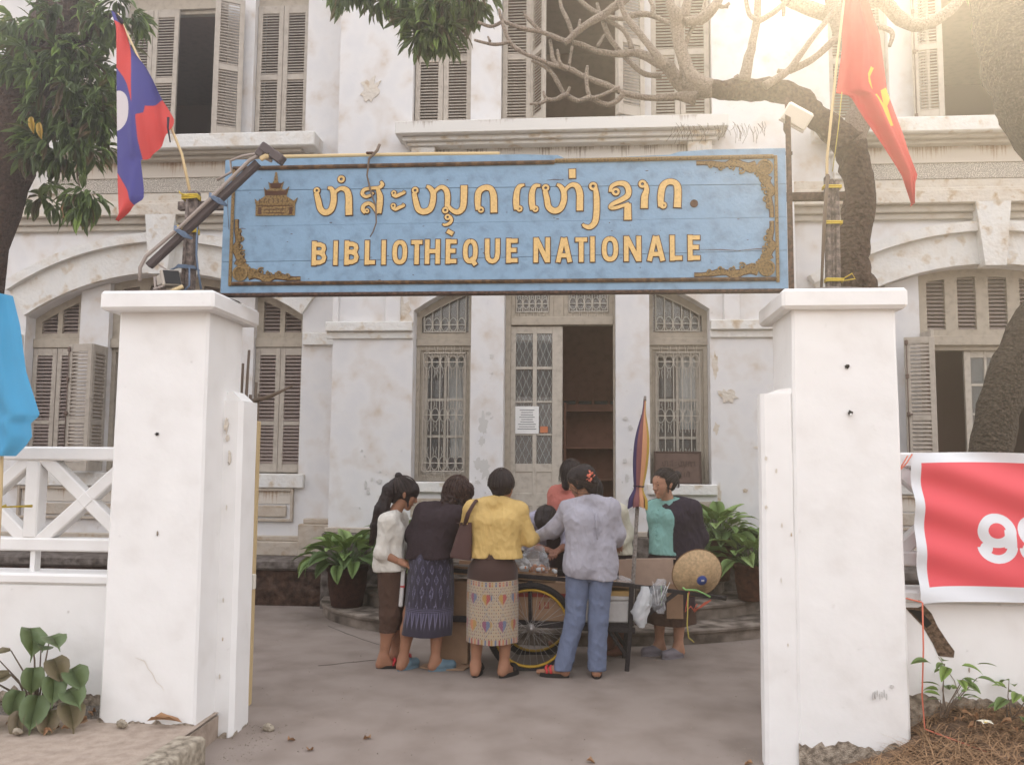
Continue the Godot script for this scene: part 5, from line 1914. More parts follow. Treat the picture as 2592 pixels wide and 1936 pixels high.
# ---------------------------------------------------------------- flags
func paint(im: Image, poly: Array, lo: Vector2, sz: Vector2, col: Color):
	var pts := PackedVector2Array()
	var w := im.get_width()
	var h := im.get_height()
	for p in poly:
		pts.append(Vector2((p.x - lo.x) / sz.x * w, (1.0 - (p.y - lo.y) / sz.y) * h))
	var a := pts[0]
	var b := pts[0]
	for p in pts:
		a = a.min(p)
		b = b.max(p)
	for y in range(maxi(0, int(a.y)), mini(h, int(b.y) + 2)):
		for x in range(maxi(0, int(a.x)), mini(w, int(b.x) + 2)):
			if Geometry2D.is_point_in_polygon(Vector2(x + 0.5, y + 0.5), pts): im.set_pixel(x, y, col)

func edge_at(e: Array, y: float) -> float:
	for i in e.size() - 1:
		if y <= e[i].y and y >= e[i + 1].y:
			return lerpf(e[i].x, e[i + 1].x, (e[i].y - y) / maxf(e[i].y - e[i + 1].y, 1e-6))
	return e[-1].x if y < e[-1].y else e[0].x

func draped(le: Array, ri: Array, lo: Vector2, sz: Vector2, z: float, folds: Callable, nr := 60, nc := 24):
	var s = S()
	s.set_smooth_group(0)
	var top := minf(le[0].y, ri[0].y)
	var bot := maxf(le[-1].y, ri[-1].y)
	var g := []
	for j in nr + 1:
		var y := lerpf(top, bot, float(j) / nr)
		var row := []
		for i in nc + 1:
			var x := lerpf(edge_at(le, y), edge_at(ri, y), float(i) / nc)
			row.append(Vector3(x, y, z + folds.call(x, y, float(i) / nc)))
		g.append(row)
	for j in nr:
		for i in nc:
			for k in [[0, 0], [1, 0], [1, 1], [0, 0], [1, 1], [0, 1]]:
				var p: Vector3 = g[j + k[1]][i + k[0]]
				s.set_uv(Vector2((p.x - lo.x) / sz.x, 1.0 - (p.y - lo.y) / sz.y))
				s.add_vertex(p)
	return s

func cloth_mat(called, im: Image, glow := 0.3):
	var m := StandardMaterial3D.new()
	m.resource_name = called
	m.albedo_texture = ImageTexture.create_from_image(im)
	m.roughness = 0.85
	m.backlight_enabled = true
	m.backlight = Color(glow, glow, glow)
	M[called] = m
	return m

func make_flags():
	var o = thing("flag", "limp red and blue flag with white disc on a leaning pole by the mango tree", "flag")
	var lo := Vector2(-3.06, 3.05)
	var sz := Vector2(0.46, 1.43)
	var im := Image.create(256, 768, false, Image.FORMAT_RGB8)
	var blue := lin(0.065, 0.062, 0.24)
	var red := lin(0.56, 0.062, 0.055)
	im.fill(blue)
	paint(im, [Vector2(-3.03, 4.39), Vector2(-2.94, 4.38), Vector2(-2.895, 4.24), Vector2(-2.868, 4.05), Vector2(-2.843, 3.83), Vector2(-2.862, 3.89), Vector2(-2.888, 3.955), Vector2(-2.92, 4.01), Vector2(-2.975, 4.08), Vector2(-3.0, 4.2)], lo, sz, red)
	paint(im, [Vector2(-2.80, 3.842), Vector2(-2.70, 3.886), Vector2(-2.60, 3.78), Vector2(-2.62, 3.6), Vector2(-2.78, 3.43), Vector2(-2.803, 3.6), Vector2(-2.819, 3.75), Vector2(-2.80, 3.79)], lo, sz, red)
	paint(im, [Vector2(-2.95, 3.40), Vector2(-2.91, 3.35), Vector2(-2.876, 3.304), Vector2(-2.85, 3.26), Vector2(-2.832, 3.2), Vector2(-2.80, 3.16), Vector2(-2.92, 3.04), Vector2(-2.98, 3.06)], lo, sz, red)
	var disc := []
	for k in 32:
		var a := TAU * k / 32
		disc.append(Vector2(-2.957 + cos(a) * 0.093, 3.792 + sin(a) * 0.13))
	paint(im, disc, lo, sz, lin(0.60, 0.56, 0.58))
	var f1 := func(x, y, u):
		var fold := lerpf(-2.86, -2.79, clampf((4.2 - y) / 0.75, 0.0, 1.0))
		var back := smoothstep(0.0, 0.03, x - fold) * (1.0 if y > 3.47 else 0.0)
		return -0.06 * back + 0.022 * sin(u * 5.0 + y * 1.7) + 0.012 * sin((x - fold) * 60.0 + y * 5.0) * back + 0.03 * exp(-pow((x - fold + 0.02) / 0.03, 2.0))
	put("cloth", draped([Vector2(-3.022, 4.45), Vector2(-2.984, 4.34), Vector2(-2.977, 4.21), Vector2(-2.944, 3.38), Vector2(-2.924, 3.079)], [Vector2(-3.0, 4.45), Vector2(-2.96, 4.393), Vector2(-2.903, 4.252), Vector2(-2.80, 4.07), Vector2(-2.698, 3.886), Vector2(-2.624, 3.762), Vector2(-2.632, 3.724), Vector2(-2.695, 3.599), Vector2(-2.791, 3.471), Vector2(-2.768, 3.29), Vector2(-2.765, 3.225), Vector2(-2.811, 3.173), Vector2(-2.9239, 3.079)], lo, sz, -5.13, f1, 80, 30), cloth_mat("lao_cloth", im), o)
	var s = S()
	tube(s, [Vector3(-2.47, 3.2, -5.2), Vector3(-2.57, 3.54, -5.23), Vector3(-2.69, 3.78, -5.27), Vector3(-3.07, 4.52, -5.27)], [0.010, 0.009, 0.008, 0.006], 7)
	put("flagpole", s, M.bamboo, o)
	s = S()
	tube(s, [Vector3(-2.63, 3.75, -5.15), Vector3(-2.625, 3.68, -5.14), Vector3(-2.60, 3.58, -5.13)], [0.008, 0.006, 0.004], 6)
	tube(s, [Vector3(-3.03, 4.47, -5.15), Vector3(-2.97, 4.40, -5.14), Vector3(-2.96, 4.38, -5.14)], [0.008, 0.014, 0.008], 6)
	put("tie", s, M.navy_cloth, o)
	# red flag
	o = thing("flag", "limp red flag with yellow hammer and sickle hanging before the frangipani tree", "flag")
	lo = Vector2(1.55, 3.18)
	sz = Vector2(0.6, 1.75)
	im = Image.create(256, 768, false, Image.FORMAT_RGB8)
	im.fill(red)
	var yel := lin(0.66, 0.48, 0.05)
	paint(im, [Vector2(1.90, 3.975), Vector2(1.94, 4.0), Vector2(1.972, 3.945), Vector2(1.936, 3.868), Vector2(1.965, 3.735), Vector2(1.94, 3.722), Vector2(1.902, 3.86), Vector2(1.86, 3.945), Vector2(1.875, 3.955), Vector2(1.913, 3.885)], lo, sz, yel)
	paint(im, [Vector2(1.845, 4.14), Vector2(1.866, 4.13), Vector2(1.83, 4.06), Vector2(1.85, 3.98), Vector2(1.815, 4.02), Vector2(1.81, 4.07)], lo, sz, yel)
	var f2 := func(x, y, u): return 0.03 * sin(u * 6.0 + y * 1.3) + 0.015 * sin(u * 15.0 - y * 3.0) - 0.04 * u
	put("cloth", draped([Vector2(1.67, 4.9), Vector2(1.665, 4.55), Vector2(1.66, 4.25), Vector2(1.611, 3.94), Vector2(1.701, 3.932), Vector2(1.771, 3.80), Vector2(1.898, 3.591), Vector2(2.001, 3.41), Vector2(2.069, 3.218)], [Vector2(1.76, 4.9), Vector2(1.82, 4.64), Vector2(1.908, 4.344), Vector2(1.949, 3.977), Vector2(2.046, 3.691), Vector2(2.121, 3.408), Vector2(2.098, 3.357), Vector2(2.0691, 3.218)], lo, sz, -5.5, f2, 80, 24), cloth_mat("red_cloth", im, 0.55), o)
	s = S()
	tube(s, [Vector3(1.50, 3.1, -5.4), Vector3(1.52, 3.5, -5.42), Vector3(1.60, 4.1, -5.45), Vector3(1.72, 4.95, -5.48)], [0.010, 0.009, 0.008, 0.007], 7)
	put("flagpole", s, M.bamboo, o)
	s = S()
	tube(s, [Vector3(1.63, 3.93, -5.45), Vector3(1.60, 3.7, -5.44), Vector3(1.545, 3.4, -5.4)], 0.003, 5)
	put("tie", s, M.string_yellow, o)
	# blue flag at the left edge
	o = thing("flag", "plain sky blue flag hanging limp above the lattice fence", "flag")
	var f3 := func(x, y, u): return 0.03 * sin(u * 7.0 + y * 1.5) + 0.01 * sin(u * 19.0 + y * 4.0) - 0.05 * absf(u - 0.55)
	put("cloth", draped([Vector2(-3.40, 2.54), Vector2(-3.46, 2.3), Vector2(-3.60, 1.95), Vector2(-3.50, 1.6)], [Vector2(-3.355, 2.54), Vector2(-3.292, 2.358), Vector2(-3.229, 2.093), Vector2(-3.121, 1.835), Vector2(-3.173, 1.791), Vector2(-3.161, 1.712), Vector2(-3.193, 1.66), Vector2(-3.25, 1.6)], Vector2(-3.7, 1.5), Vector2(1, 1.2), -4.74, f3, 50, 26), M.blue_flag, o)
	s = S()
	tube(s, [Vector3(-3.36, 0.1, -4.82), Vector3(-3.365, 1.4, -4.81), Vector3(-3.38, 2.02, -4.80), Vector3(-3.37, 2.52, -4.78)], 0.010, 7)
	put("flagpole", s, M.bamboo, o)
	s = S()
	for k in 3:
		tube(s, [Vector3(-3.55, 1.29 + 0.005 * k, -5.13), Vector3(-3.36, 1.305, -4.795), Vector3(-3.38, 1.30 - 0.005 * k, -5.13)], 0.004, 5)
	put("tie", s, M.tie_yellow, o)

# ---------------------------------------------------------------- things on and round the gate posts
func make_fixtures():
	var s
	# posts
	var o = thing("sign_post", "weathered timber post tied with yellow and blue cord above the left gate post", "post", Vector3(-2.487, 2.57, -5.22), 0.0, "posts that hold the sign")
	s = S()
	bar(s, Vector3(0.0, 0.0, 0), Vector3(0.012, 0.72, 0), 0.078, 0.06, 0.012)
	tube(s, [Vector3(-0.022, 0.0, 0.034), Vector3(-0.012, 0.70, 0.034)], [0.012, 0.009], 6)
	put("timber", s, M.post, o)
	s = S()
	for q in [[0.66, "y"], [0.44, "y"]]:
		for k in 3:
			tube(s, [Vector3(-0.045, q[0] + 0.012 * k, -0.01), Vector3(-0.045, q[0] + 0.012 * k, 0.045), Vector3(0.055, q[0] + 0.006 + 0.010 * k, 0.045), Vector3(0.055, q[0] + 0.01 * k, -0.01)], 0.0055, 5)
		tube(s, [Vector3(0.0, q[0] + 0.015, 0.05), Vector3(-0.05, q[0] + 0.03, 0.06), Vector3(-0.06, q[0] + 0.045, 0.05)], 0.004, 5)
	put("yellow_cord", s, M.tie_yellow, o)
	s = S()
	for k in 3:
		tube(s, [Vector3(-0.10 + 0.01 * k, 0.20, 0.05), Vector3(-0.04, 0.215 + 0.008 * k, 0.06), Vector3(0.055, 0.21 + 0.006 * k, 0.05), Vector3(0.06, 0.21, -0.02)], 0.005, 5)
	tube(s, [Vector3(0.03, 0.21, 0.055), Vector3(0.035, 0.1, 0.055), Vector3(-0.04, 0.02, 0.055)], 0.006, 5)
	tube(s, [Vector3(0.055, 0.55, 0.03), Vector3(0.06, 0.3, 0.03), Vector3(0.075, 0.2, 0.03), Vector3(0.10, 0.08, 0.03)], 0.007, 5)
	put("blue_cord", s, M.tie_blue, o)
	s = S()
	span(s, -0.13, 0.24, 0.625, 0.68, -0.12, -0.075, 0.004)
	put("cross_piece", s, M.post, o)
	o = thing("sign_post", "grooved timber post with rope and yellow ties on the mound of the right gate post", "post", Vector3(1.495, 2.57, -5.28), 0.0, "posts that hold the sign")
	s = S()
	bar(s, Vector3(0.0, 0.0, 0), Vector3(0.008, 0.74, 0), 0.022, 0.05, 0.006)
	bar(s, Vector3(-0.026, 0.0, 0.004), Vector3(-0.019, 0.76, 0.004), 0.03, 0.05, 0.006)
	bar(s, Vector3(0.027, 0.0, 0.004), Vector3(0.033, 0.73, 0.004), 0.028, 0.05, 0.006)
	put("timber", s, M.post, o)
	s = S()
	for y in [0.11, 0.46, 0.68]:
		for k in 2:
			tube(s, [Vector3(-0.045, y + 0.012 * k, -0.01), Vector3(-0.045, y + 0.012 * k, 0.04), Vector3(0.055, y + 0.010 * k, 0.04), Vector3(0.055, y + 0.01 * k, -0.01)], 0.0055, 5)
	tube(s, [Vector3(0.05, 0.12, 0.04), Vector3(0.10, 0.15, 0.05), Vector3(0.12, 0.12, 0.04), Vector3(0.06, 0.11, 0.04)], 0.004, 5)
	put("yellow_cord", s, M.tie_yellow, o)
	s = S()
	tube(s, [Vector3(-0.02, 0.76, 0.04), Vector3(-0.05, 0.45, 0.045), Vector3(-0.075, 0.05, 0.03)], 0.007, 6)
	tube(s, [Vector3(-0.03, 0.76, 0.045), Vector3(-0.06, 0.45, 0.05), Vector3(-0.08, 0.03, 0.035)], 0.006, 6)
	put("rope", s, M.twig, o)
	s = S()
	span(s, -0.28, 0.11, 0.635, 0.685, -0.10, -0.06, 0.004)
	put("cross_piece", s, M.rust, o)
	# rusty angle beside the sign with the floodlight on top
	o = thing("angle_post", "rusty iron angle standing along the right end of the blue sign", "post", Vector3(1.245, 2.57, -5.235))
	s = S()
	span(s, -0.02, 0.012, 0.0, 1.24, 0.0, 0.006)
	span(s, 0.006, 0.012, 0.0, 1.24, -0.04, 0.0)
	span(s, -0.08, 0.02, 0.885, 0.905, -0.01, 0.0)
	put("angle", s, M.rust, o)
	o = thing("floodlight", "pale box floodlight high on the rusty angle beside the frangipani limb", "lamp", Vector3(1.30, 3.70, -5.25), 0.0, "floodlights on the gate")
	s = S()
	var tb := Basis(Vector3.BACK, -0.55) * Basis(Vector3.RIGHT, 0.5)
	box(s, Vector3.ZERO, Vector3(0.17, 0.11, 0.07), 0.01, tb)
	put("housing", s, M.lamp_white, o)
	s = S()
	box(s, tb * Vector3(0, -0.062, 0.0), Vector3(0.17, 0.012, 0.075), 0.003, tb)
	put("rim", s, M.lamp_grey, o)
	s = S()
	tube(s, [Vector3(-0.07, 0.0, -0.02), Vector3(-0.075, -0.08, -0.01), Vector3(-0.06, -0.12, 0.0)], 0.007, 6)
	put("bracket", s, M.rust, o)
	# lamp arm tied across the left post
	o = thing("lamp_arm", "slanting dark steel channel with cable and a boxy lamp, tied across the left sign post", "lamp", Vector3(-2.62, 2.78, -4.99))
	var a := Vector3(-0.02, -0.02, 0.0)
	var b := Vector3(0.643, 0.612, 0.0)
	s = S()
	bar(s, a, b, 0.034, 0.012, 0.002)
	bar(s, a + Vector3(0.012, -0.012, -0.02), b + Vector3(0.012, -0.012, -0.02), 0.010, 0.04, 0.002)
	put("channel", s, M.iron, o)
	s = S()
	tube(s, [a + Vector3(-0.03, -0.10, 0.02), a + Vector3(-0.035, -0.02, 0.02), a + Vector3(0.0, 0.05, 0.02), Vector3(0.2, 0.22, 0.02), Vector3(0.42, 0.43, 0.02), b + Vector3(-0.04, 0.0, 0.02), b + Vector3(0.02, 0.035, 0.02), b + Vector3(0.07, 0.01, 0.02), b + Vector3(0.10, -0.005, 0.02)], 0.0115, 7)
	tube(s, [b + Vector3(-0.26, -0.10, -0.03), b + Vector3(-0.17, -0.05, -0.03), b + Vector3(-0.18, 0.02, -0.03), b + Vector3(-0.10, 0.045, -0.02), b + Vector3(0.03, 0.055, 0.0)], 0.008, 6)
	put("cable", s, M.cable_grey, o)
	s = S()
	box(s, b + Vector3(0.105, 0.04, 0.02), Vector3(0.16, 0.055, 0.07), 0.006, Basis(Vector3.BACK, -0.62))
	box(s, b + Vector3(0.045, 0.06, 0.02), Vector3(0.05, 0.09, 0.06), 0.006, Basis(Vector3.BACK, -0.62))
	put("lamp_head", s, M.iron, o)
	s = S()
	box(s, b + Vector3(0.06, 0.01, 0.045), Vector3(0.05, 0.03, 0.02), 0.006, Basis(Vector3.BACK, 0.5))
	box(s, b + Vector3(0.085, 0.02, 0.045), Vector3(0.02, 0.04, 0.02), 0.005, Basis(Vector3.BACK, -0.6))
	put("connector", s, M.bamboo, o)
	s = S()
	for q in [0.30, 0.62]:
		var c := a.lerp(b, q)
		for k in 3:
			tube(s, [c + Vector3(-0.045, 0.03 + 0.012 * k, -0.02), c + Vector3(-0.02 + 0.01 * k, 0.02, 0.026), c + Vector3(0.035, -0.02 + 0.012 * k, 0.02), c + Vector3(0.06, -0.02, -0.03)], 0.008, 5)
	put("cord", s, M.tie_blue, o)
	s = S()
	tube(s, [Vector3(0.46, 0.39, -0.02), Vector3(0.465, 0.3, -0.02), Vector3(0.475, 0.2, -0.02)], 0.002, 4)
	put("loose_wire", s, M.iron, o)
	# floodlight on the mound of the left post
	o = thing("floodlight", "cream floodlight turned sideways on the mound of the left gate post", "lamp", Vector3(-2.515, 2.68, -5.02), 0.0, "floodlights on the gate")
	tb = Basis(Vector3.BACK, 0.25) * Basis(Vector3.UP, 1.0)
	s = S()
	box(s, tb * Vector3(0, 0, 0.02), Vector3(0.12, 0.10, 0.03), 0.006, tb)
	box(s, tb * Vector3(0, 0, -0.03), Vector3(0.10, 0.08, 0.07), 0.015, tb)
	put("housing", s, M.lamp_grey, o)
	s = S()
	box(s, tb * Vector3(0, 0, 0.037), Vector3(0.105, 0.085, 0.006), 0.002, tb)
	put("glass", s, M.eye, o)
	s = S()
	bar(s, Vector3(-0.07, -0.07, 0.05), Vector3(0.0, -0.05, 0.05), 0.012, 0.006)
	bar(s, Vector3(-0.07, 0.09, 0.0), Vector3(-0.01, 0.055, 0.02), 0.010, 0.006)
	tube(s, [Vector3(-0.10, 0.02, -0.02), Vector3(-0.08, -0.06, 0.0), Vector3(-0.05, -0.10, 0.02)], 0.008, 6)
	put("bracket", s, M.cable_grey, o)
	s = S()
	tube(s, [Vector3(0.02, -0.10, 0.06), Vector3(0.06, -0.08, 0.05), Vector3(0.10, -0.05, 0.02)], 0.013, 7)
	var pe = put("conduit_end", s, M.bamboo, o)
	# pipe along the top of the sign, twig hanging over it
	o = thing("conduit_pipe", "cream conduit pipe lying along the top edge of the blue sign", "pipe", Vector3(-1.94, 3.51, -5.25))
	s = S()
	tube(s, [Vector3(-0.02, -0.03, 0.01), Vector3(0.0, 0.004, 0.0), Vector3(0.5, 0.003, 0.0), Vector3(1.0, 0.0, 0.0), Vector3(1.42, -0.006, 0.0)], 0.0135, 8)
	put("pipe", s, M.bamboo, o)
	o = thing("dry_twig", "thin dry twig hanging over the letters from the top edge of the sign", "twig", Vector3(-1.33, 3.40, -5.19))
	s = S()
	tube(s, [Vector3(0.055, 0.165, -0.02), Vector3(0.045, 0.12, 0.0), Vector3(0.0, 0.06, 0.02), Vector3(-0.015, -0.04, 0.0), Vector3(0.01, -0.14, 0.0), Vector3(0.045, -0.24, 0.0), Vector3(0.05, -0.34, 0.0), Vector3(0.03, -0.40, 0.0), Vector3(0.012, -0.43, 0.0)], [0.010, 0.009, 0.007, 0.006, 0.006, 0.005, 0.005, 0.004, 0.003], 6, true, 0.4)
	put("stem", s, M.twig, o)
	s = S()
	box(s, Vector3(0.0, 0.105, 0.0), Vector3(0.05, 0.014, 0.02), 0.004)
	put("clip", s, M.carve_dark, o)

# ---------------------------------------------------------------- pots
func potted(label, at: Vector3, r: float, h: float, spread: float, top: float, count: int, m, sd: int):
	var o = thing("potted_plant", label, "potted plant", at, 0.0, "potted plants on the steps")
	var s = S()
	lathe(s, [Vector2(0.0, 0.0), Vector2(r * 0.70, 0.0), Vector2(r * 0.74, 0.01), Vector2(r * 0.92, h * 0.55), Vector2(r * 0.94, h * 0.86), Vector2(r, h * 0.88), Vector2(r, h), Vector2(r * 0.88, h), Vector2(r * 0.86, h * 0.88)], 24)
	put("pot", s, m, o)
	s = S()
	lathe(s, [Vector2(r * 0.87, h * 0.9), Vector2(0.0, h * 0.93)], 16)
	put("soil", s, M.soil, o)
	var g := RandomNumberGenerator.new()
	g.seed = sd
	var stems = S()
	if not cache.has("pot_leaf"):
		var l := []
		for k in 5: l.append(leaf_mesh(0.28, 0.15, 0.6 + 0.3 * k, 0.28, 1, 0.12))
		cache["pot_leaf"] = l
	for i in count:
		var a := i * 2.39996 + g.randf() * 0.4
		var t := float(i) / count
		var lean := lerpf(0.15, 1.05, t)
		var len := (top - h) * lerpf(0.95, 0.55, t)
		var base := Vector3(cos(a), 0, sin(a)) * r * 0.35 * g.randf() + Vector3(0, h * 0.9, 0)
		var d := Vector3(cos(a) * sin(lean), cos(lean), sin(a) * sin(lean))
		var tip := base + d * len * 0.62 + Vector3(cos(a), 0, sin(a)) * spread * 0.42 * t
		tube(stems, [base, base.lerp(tip, 0.5) + Vector3(0, 0.02, 0), tip], [0.007, 0.006, 0.004], 5, false)
		var ld := Vector3(cos(a + g.randf_range(-0.3, 0.3)), lerpf(0.9, -0.15, t), sin(a))
		put("leaf", cache["pot_leaf"][mini(4, int(t * 4.0 + g.randf()))], M[["pot_leaf", "pot_leaf_light", "pot_leaf", "pot_leaf_deep"][g.randi() % 4]], o, leaf_xf(tip, ld, g.randf_range(-0.4, 0.4), g.randf_range(0.75, 1.2) * spread / 0.35))
	put("stems", stems, M.pot_leaf_deep, o)

func make_pots():
	potted("lush broad-leaved plant in a dark pot on the steps beside the girl", Vector3(-2.36, 0.13, -8.70), 0.21, 0.40, 0.37, 0.84, 46, M.clay_pot, 1)
	potted("broad-leaved plant mostly hidden behind the girl with the ponytail", Vector3(-1.80, 0.27, -9.0), 0.18, 0.36, 0.36, 0.82, 34, M.clay_pot, 2)
	potted("broad-leaved plant in a tall terracotta pot behind the woman in the navy cardigan", Vector3(1.36, 0.41, -9.05), 0.155, 0.42, 0.34, 0.84, 44, M.terracotta, 3)
	potted("smaller leafy plant in a terracotta pot half hidden by the right gate post", Vector3(1.63, 0.27, -8.72), 0.17, 0.34, 0.36, 0.72, 30, M.terracotta, 4)

# ---------------------------------------------------------------- the cart and what lies on it
func wheel(parent, c: Vector3):
	var R := 0.345
	var axis := Transform3D(Basis(Vector3.UP, 0.12) * Basis(Vector3.RIGHT, PI / 2), c)
	var s = S()
	var prof := []
	for k in 11:
		var a := TAU * k / 10.0
		prof.append(Vector2(R - 0.024 + cos(a) * 0.025, sin(a) * 0.026))
	lathe(s, prof, 56, axis)
	for k in 110:
		var a := TAU * k / 110.0
		for sg in [-1.0, 1.0]:
			box(s, axis * Vector3(cos(a) * (R - 0.004), sg * 0.011, sin(a) * (R - 0.004)), Vector3(0.010, 0.008, 0.012), 0.0, axis.basis * Basis(Vector3.UP, -a))
	var w = put("wheel", s, M.tyre, parent)
	s = S()
	prof = []
	for k in 9:
		var a := TAU * k / 8.0
		prof.append(Vector2(R - 0.056 + cos(a) * 0.011, sin(a) * 0.018))
	lathe(s, prof, 56, axis)
	put("rim", s, M.rim_yellow, w)
	s = S()
	lathe(s, [Vector2(0.0, -0.045), Vector2(0.018, -0.045), Vector2(0.019, -0.034), Vector2(0.034, -0.032), Vector2(0.034, -0.026), Vector2(0.018, -0.022), Vector2(0.018, 0.022), Vector2(0.034, 0.026), Vector2(0.034, 0.032), Vector2(0.019, 0.034), Vector2(0.018, 0.045), Vector2(0.0, 0.045)], 18, axis)
	put("hub", s, M.steel, w)
	for k in 32:
		s = S()
		var a := TAU * k / 32.0
		var sg := -1.0 if k % 2 == 0 else 1.0
		var h := a + (0.55 if (k / 2) % 2 == 0 else -0.55)
		tube(s, [axis * Vector3(cos(h) * 0.030, sg * 0.028, sin(h) * 0.030), axis * Vector3(cos(a) * (R - 0.064), 0, sin(a) * (R - 0.064))], 0.0017, 4, false)
		put("spoke", s, M.steel, w)

func make_cart():
	var at := Vector3(-0.28, 0, -7.05)
	var o = thing("hand_cart", "vendor's push cart on two spoked bicycle wheels with yellow rims", "cart", at)
	wheel(o, Vector3(-0.40, 0.315, -6.80) - at)
	wheel(o, Vector3(-0.40, 0.315, -7.36) - at)
	var fr := func(name, a, b, w, d):
		var s = S()
		bar(s, a - at, b - at, w, d, 0.003)
		put(name, s, M.cart_frame, o)
	for z in [-6.86, -7.30]:
		fr.call("rail", Vector3(-1.02, 0.735, z), Vector3(0.395, 0.645, z), 0.03, 0.03)
		fr.call("lower_rail", Vector3(-1.02, 0.365, z), Vector3(0.40, 0.305, z), 0.045, 0.03)
		fr.call("post", Vector3(0.375, 0.655, z), Vector3(0.36, 0.30, z), 0.035, 0.033)
		fr.call("leg", Vector3(0.362, 0.30, z), Vector3(0.335, 0.0, z), 0.034, 0.031)
		fr.call("leg_brace", Vector3(0.20, 0.30, z), Vector3(0.335, 0.105, z), 0.026, 0.02)
		fr.call("wheel_post", Vector3(-0.415, 0.70, z - 0.03), Vector3(-0.405, 0.33, z - 0.03), 0.032, 0.018)
		fr.call("handle", Vector3(0.39, 0.640, z), Vector3(1.06, 0.565, z), 0.03, 0.03)
		fr.call("handle_brace", Vector3(0.72, 0.60, z), Vector3(0.46, 0.40, z), 0.03, 0.022)
	fr.call("axle", Vector3(-0.40, 0.315, -6.78), Vector3(-0.40, 0.315, -7.38), 0.02, 0.02)
	var s = S()
	tube(s, [Vector3(1.02, 0.57, -6.86) - at, Vector3(1.09, 0.56, -6.86) - at], 0.017, 8)
	put("grip", s, M.black_rubber, o)
	s = S()
	span(s, -0.74, 0.67, 0.335, 0.350, 0.18, -0.24)
	put("bed", s, M.cart_frame, o)
	s = S()
	box(s, Vector3(-0.34, 0.685, -0.03), Vector3(0.82, 0.012, 0.42), 0.0, Basis(Vector3.BACK, -0.063))
	for z in [0.165, -0.23]: box(s, Vector3(-0.34, 0.715, z), Vector3(0.82, 0.05, 0.012), 0.0, Basis(Vector3.BACK, -0.063))
	box(s, Vector3(0.41, 0.640, -0.03), Vector3(0.50, 0.012, 0.42), 0.0, Basis(Vector3.BACK, -0.063))
	put("tray", s, M.cardboard, o)
	# boxes stowed on the bed
	o = thing("cardboard_box", "brown cardboard box with a red stripe stowed behind the near wheel of the cart", "box", Vector3(-0.30, 0.352, -7.06))
	s = S()
	span(s, -0.30, 0.265, 0.0, 0.30, -0.18, 0.17, 0.006)
	put("carton", s, M.cardboard, o)
	s = S()
	span(s, -0.30, 0.265, 0.185, 0.215, 0.17, 0.172)
	span(s, -0.04, -0.03, 0.09, 0.15, 0.17, 0.172)
	span(s, 0.0, 0.035, 0.10, 0.107, 0.17, 0.172)
	span(s, 0.0, 0.008, 0.10, 0.15, 0.17, 0.172)
	span(s, 0.026, 0.034, 0.10, 0.15, 0.17, 0.172)
	put("print", s, M.red_print, o)
	o = thing("cool_box", "white foam cool box with yellow tape round its lid on the cart's bed", "cool box", Vector3(0.165, 0.352, -7.06))
	s = S()
	span(s, -0.19, 0.19, 0.0, 0.165, -0.16, 0.175, 0.012)
	put("box", s, M.foam, o)
	s = S()
	span(s, -0.195, 0.195, 0.168, 0.225, -0.165, 0.18, 0.012)
	put("lid", s, M.foam, o)
	s = S()
	span(s, -0.196, 0.196, 0.205, 0.245, -0.166, 0.183, 0.004)
	put("tape", s, M.tape, o)
	o = thing("cardboard_sheet", "large plain brown carton standing on the ground between two customers", "box", Vector3(-1.0, 0, -6.92))
	s = S()
	span(s, -0.12, 0.10, 0.0, 0.645, -0.16, 0.0, 0.006)
	put("carton", s, M.cardboard, o)
	o = thing("metal_tray", "shallow metal tray over the brown carton at the cart's far end", "tray", Vector3(-1.0, 0.705, -6.95))
	s = S()
	span(s, -0.14, 0.16, 0.0, 0.01, -0.18, 0.06)
	span(s, -0.14, 0.16, 0.0, 0.045, 0.05, 0.06)
	span(s, -0.14, 0.16, 0.0, 0.045, -0.18, -0.17)
	put("dish", s, M.steel, o)
	s = S()
	for x in [-0.10, 0.10]: span(s, x, x + 0.02, -0.06, 0.0, 0.0, 0.02)
	put("prop", s, M.cart_frame, o)
	o = thing("foam_board", "narrow white foam board with a red band beside the girl's trousers", "board", Vector3(-1.40, 0.47, -6.76), 0.2)
	s = S()
	box(s, Vector3(0.0, 0.15, 0), Vector3(0.032, 0.30, 0.14), 0.008, Basis(Vector3.BACK, -0.06))
	put("board", s, M.foam, o)
	s = S()
	box(s, Vector3(0.003, 0.155, 0), Vector3(0.034, 0.012, 0.142), 0.0, Basis(Vector3.BACK, -0.06))
	put("band", s, M.red_rubber, o)
	o = thing("cardboard_sheet", "flat pale cardboard sheet propped upright behind the cart's handles", "cardboard", Vector3(0.51, 0.60, -7.20))
	s = S()
	box(s, Vector3(0.0, 0.105, 0), Vector3(0.44, 0.21, 0.008), 0.0, Basis(Vector3.BACK, 0.03))
	box(s, Vector3(0.04, 0.207, -0.03), Vector3(0.40, 0.006, 0.06), 0.0, Basis(Vector3.BACK, 0.03))
	put("sheet", s, M.cardboard_pale, o)
	o = thing("cardboard_sheet", "small upright brown cardboard piece below the straw hat", "cardboard", Vector3(0.73, 0.36, -7.12))
	s = S()
	box(s, Vector3(0.0, 0.13, 0), Vector3(0.13, 0.27, 0.010), 0.0)
	put("sheet", s, M.cardboard, o)
	# straw hat hung on the handles
	o = thing("straw_hat", "conical straw hat with a blue tip hanging over the cart handles", "hat", Vector3(0.885, 0.735, -6.96))
	var axis := Vector3(0.17, -0.31, 0.93).normalized()
	var bx := axis.cross(Vector3.UP).normalized()
	var hb := Basis(bx, axis, bx.cross(axis))
	s = S()
	s.set_smooth_group(0)
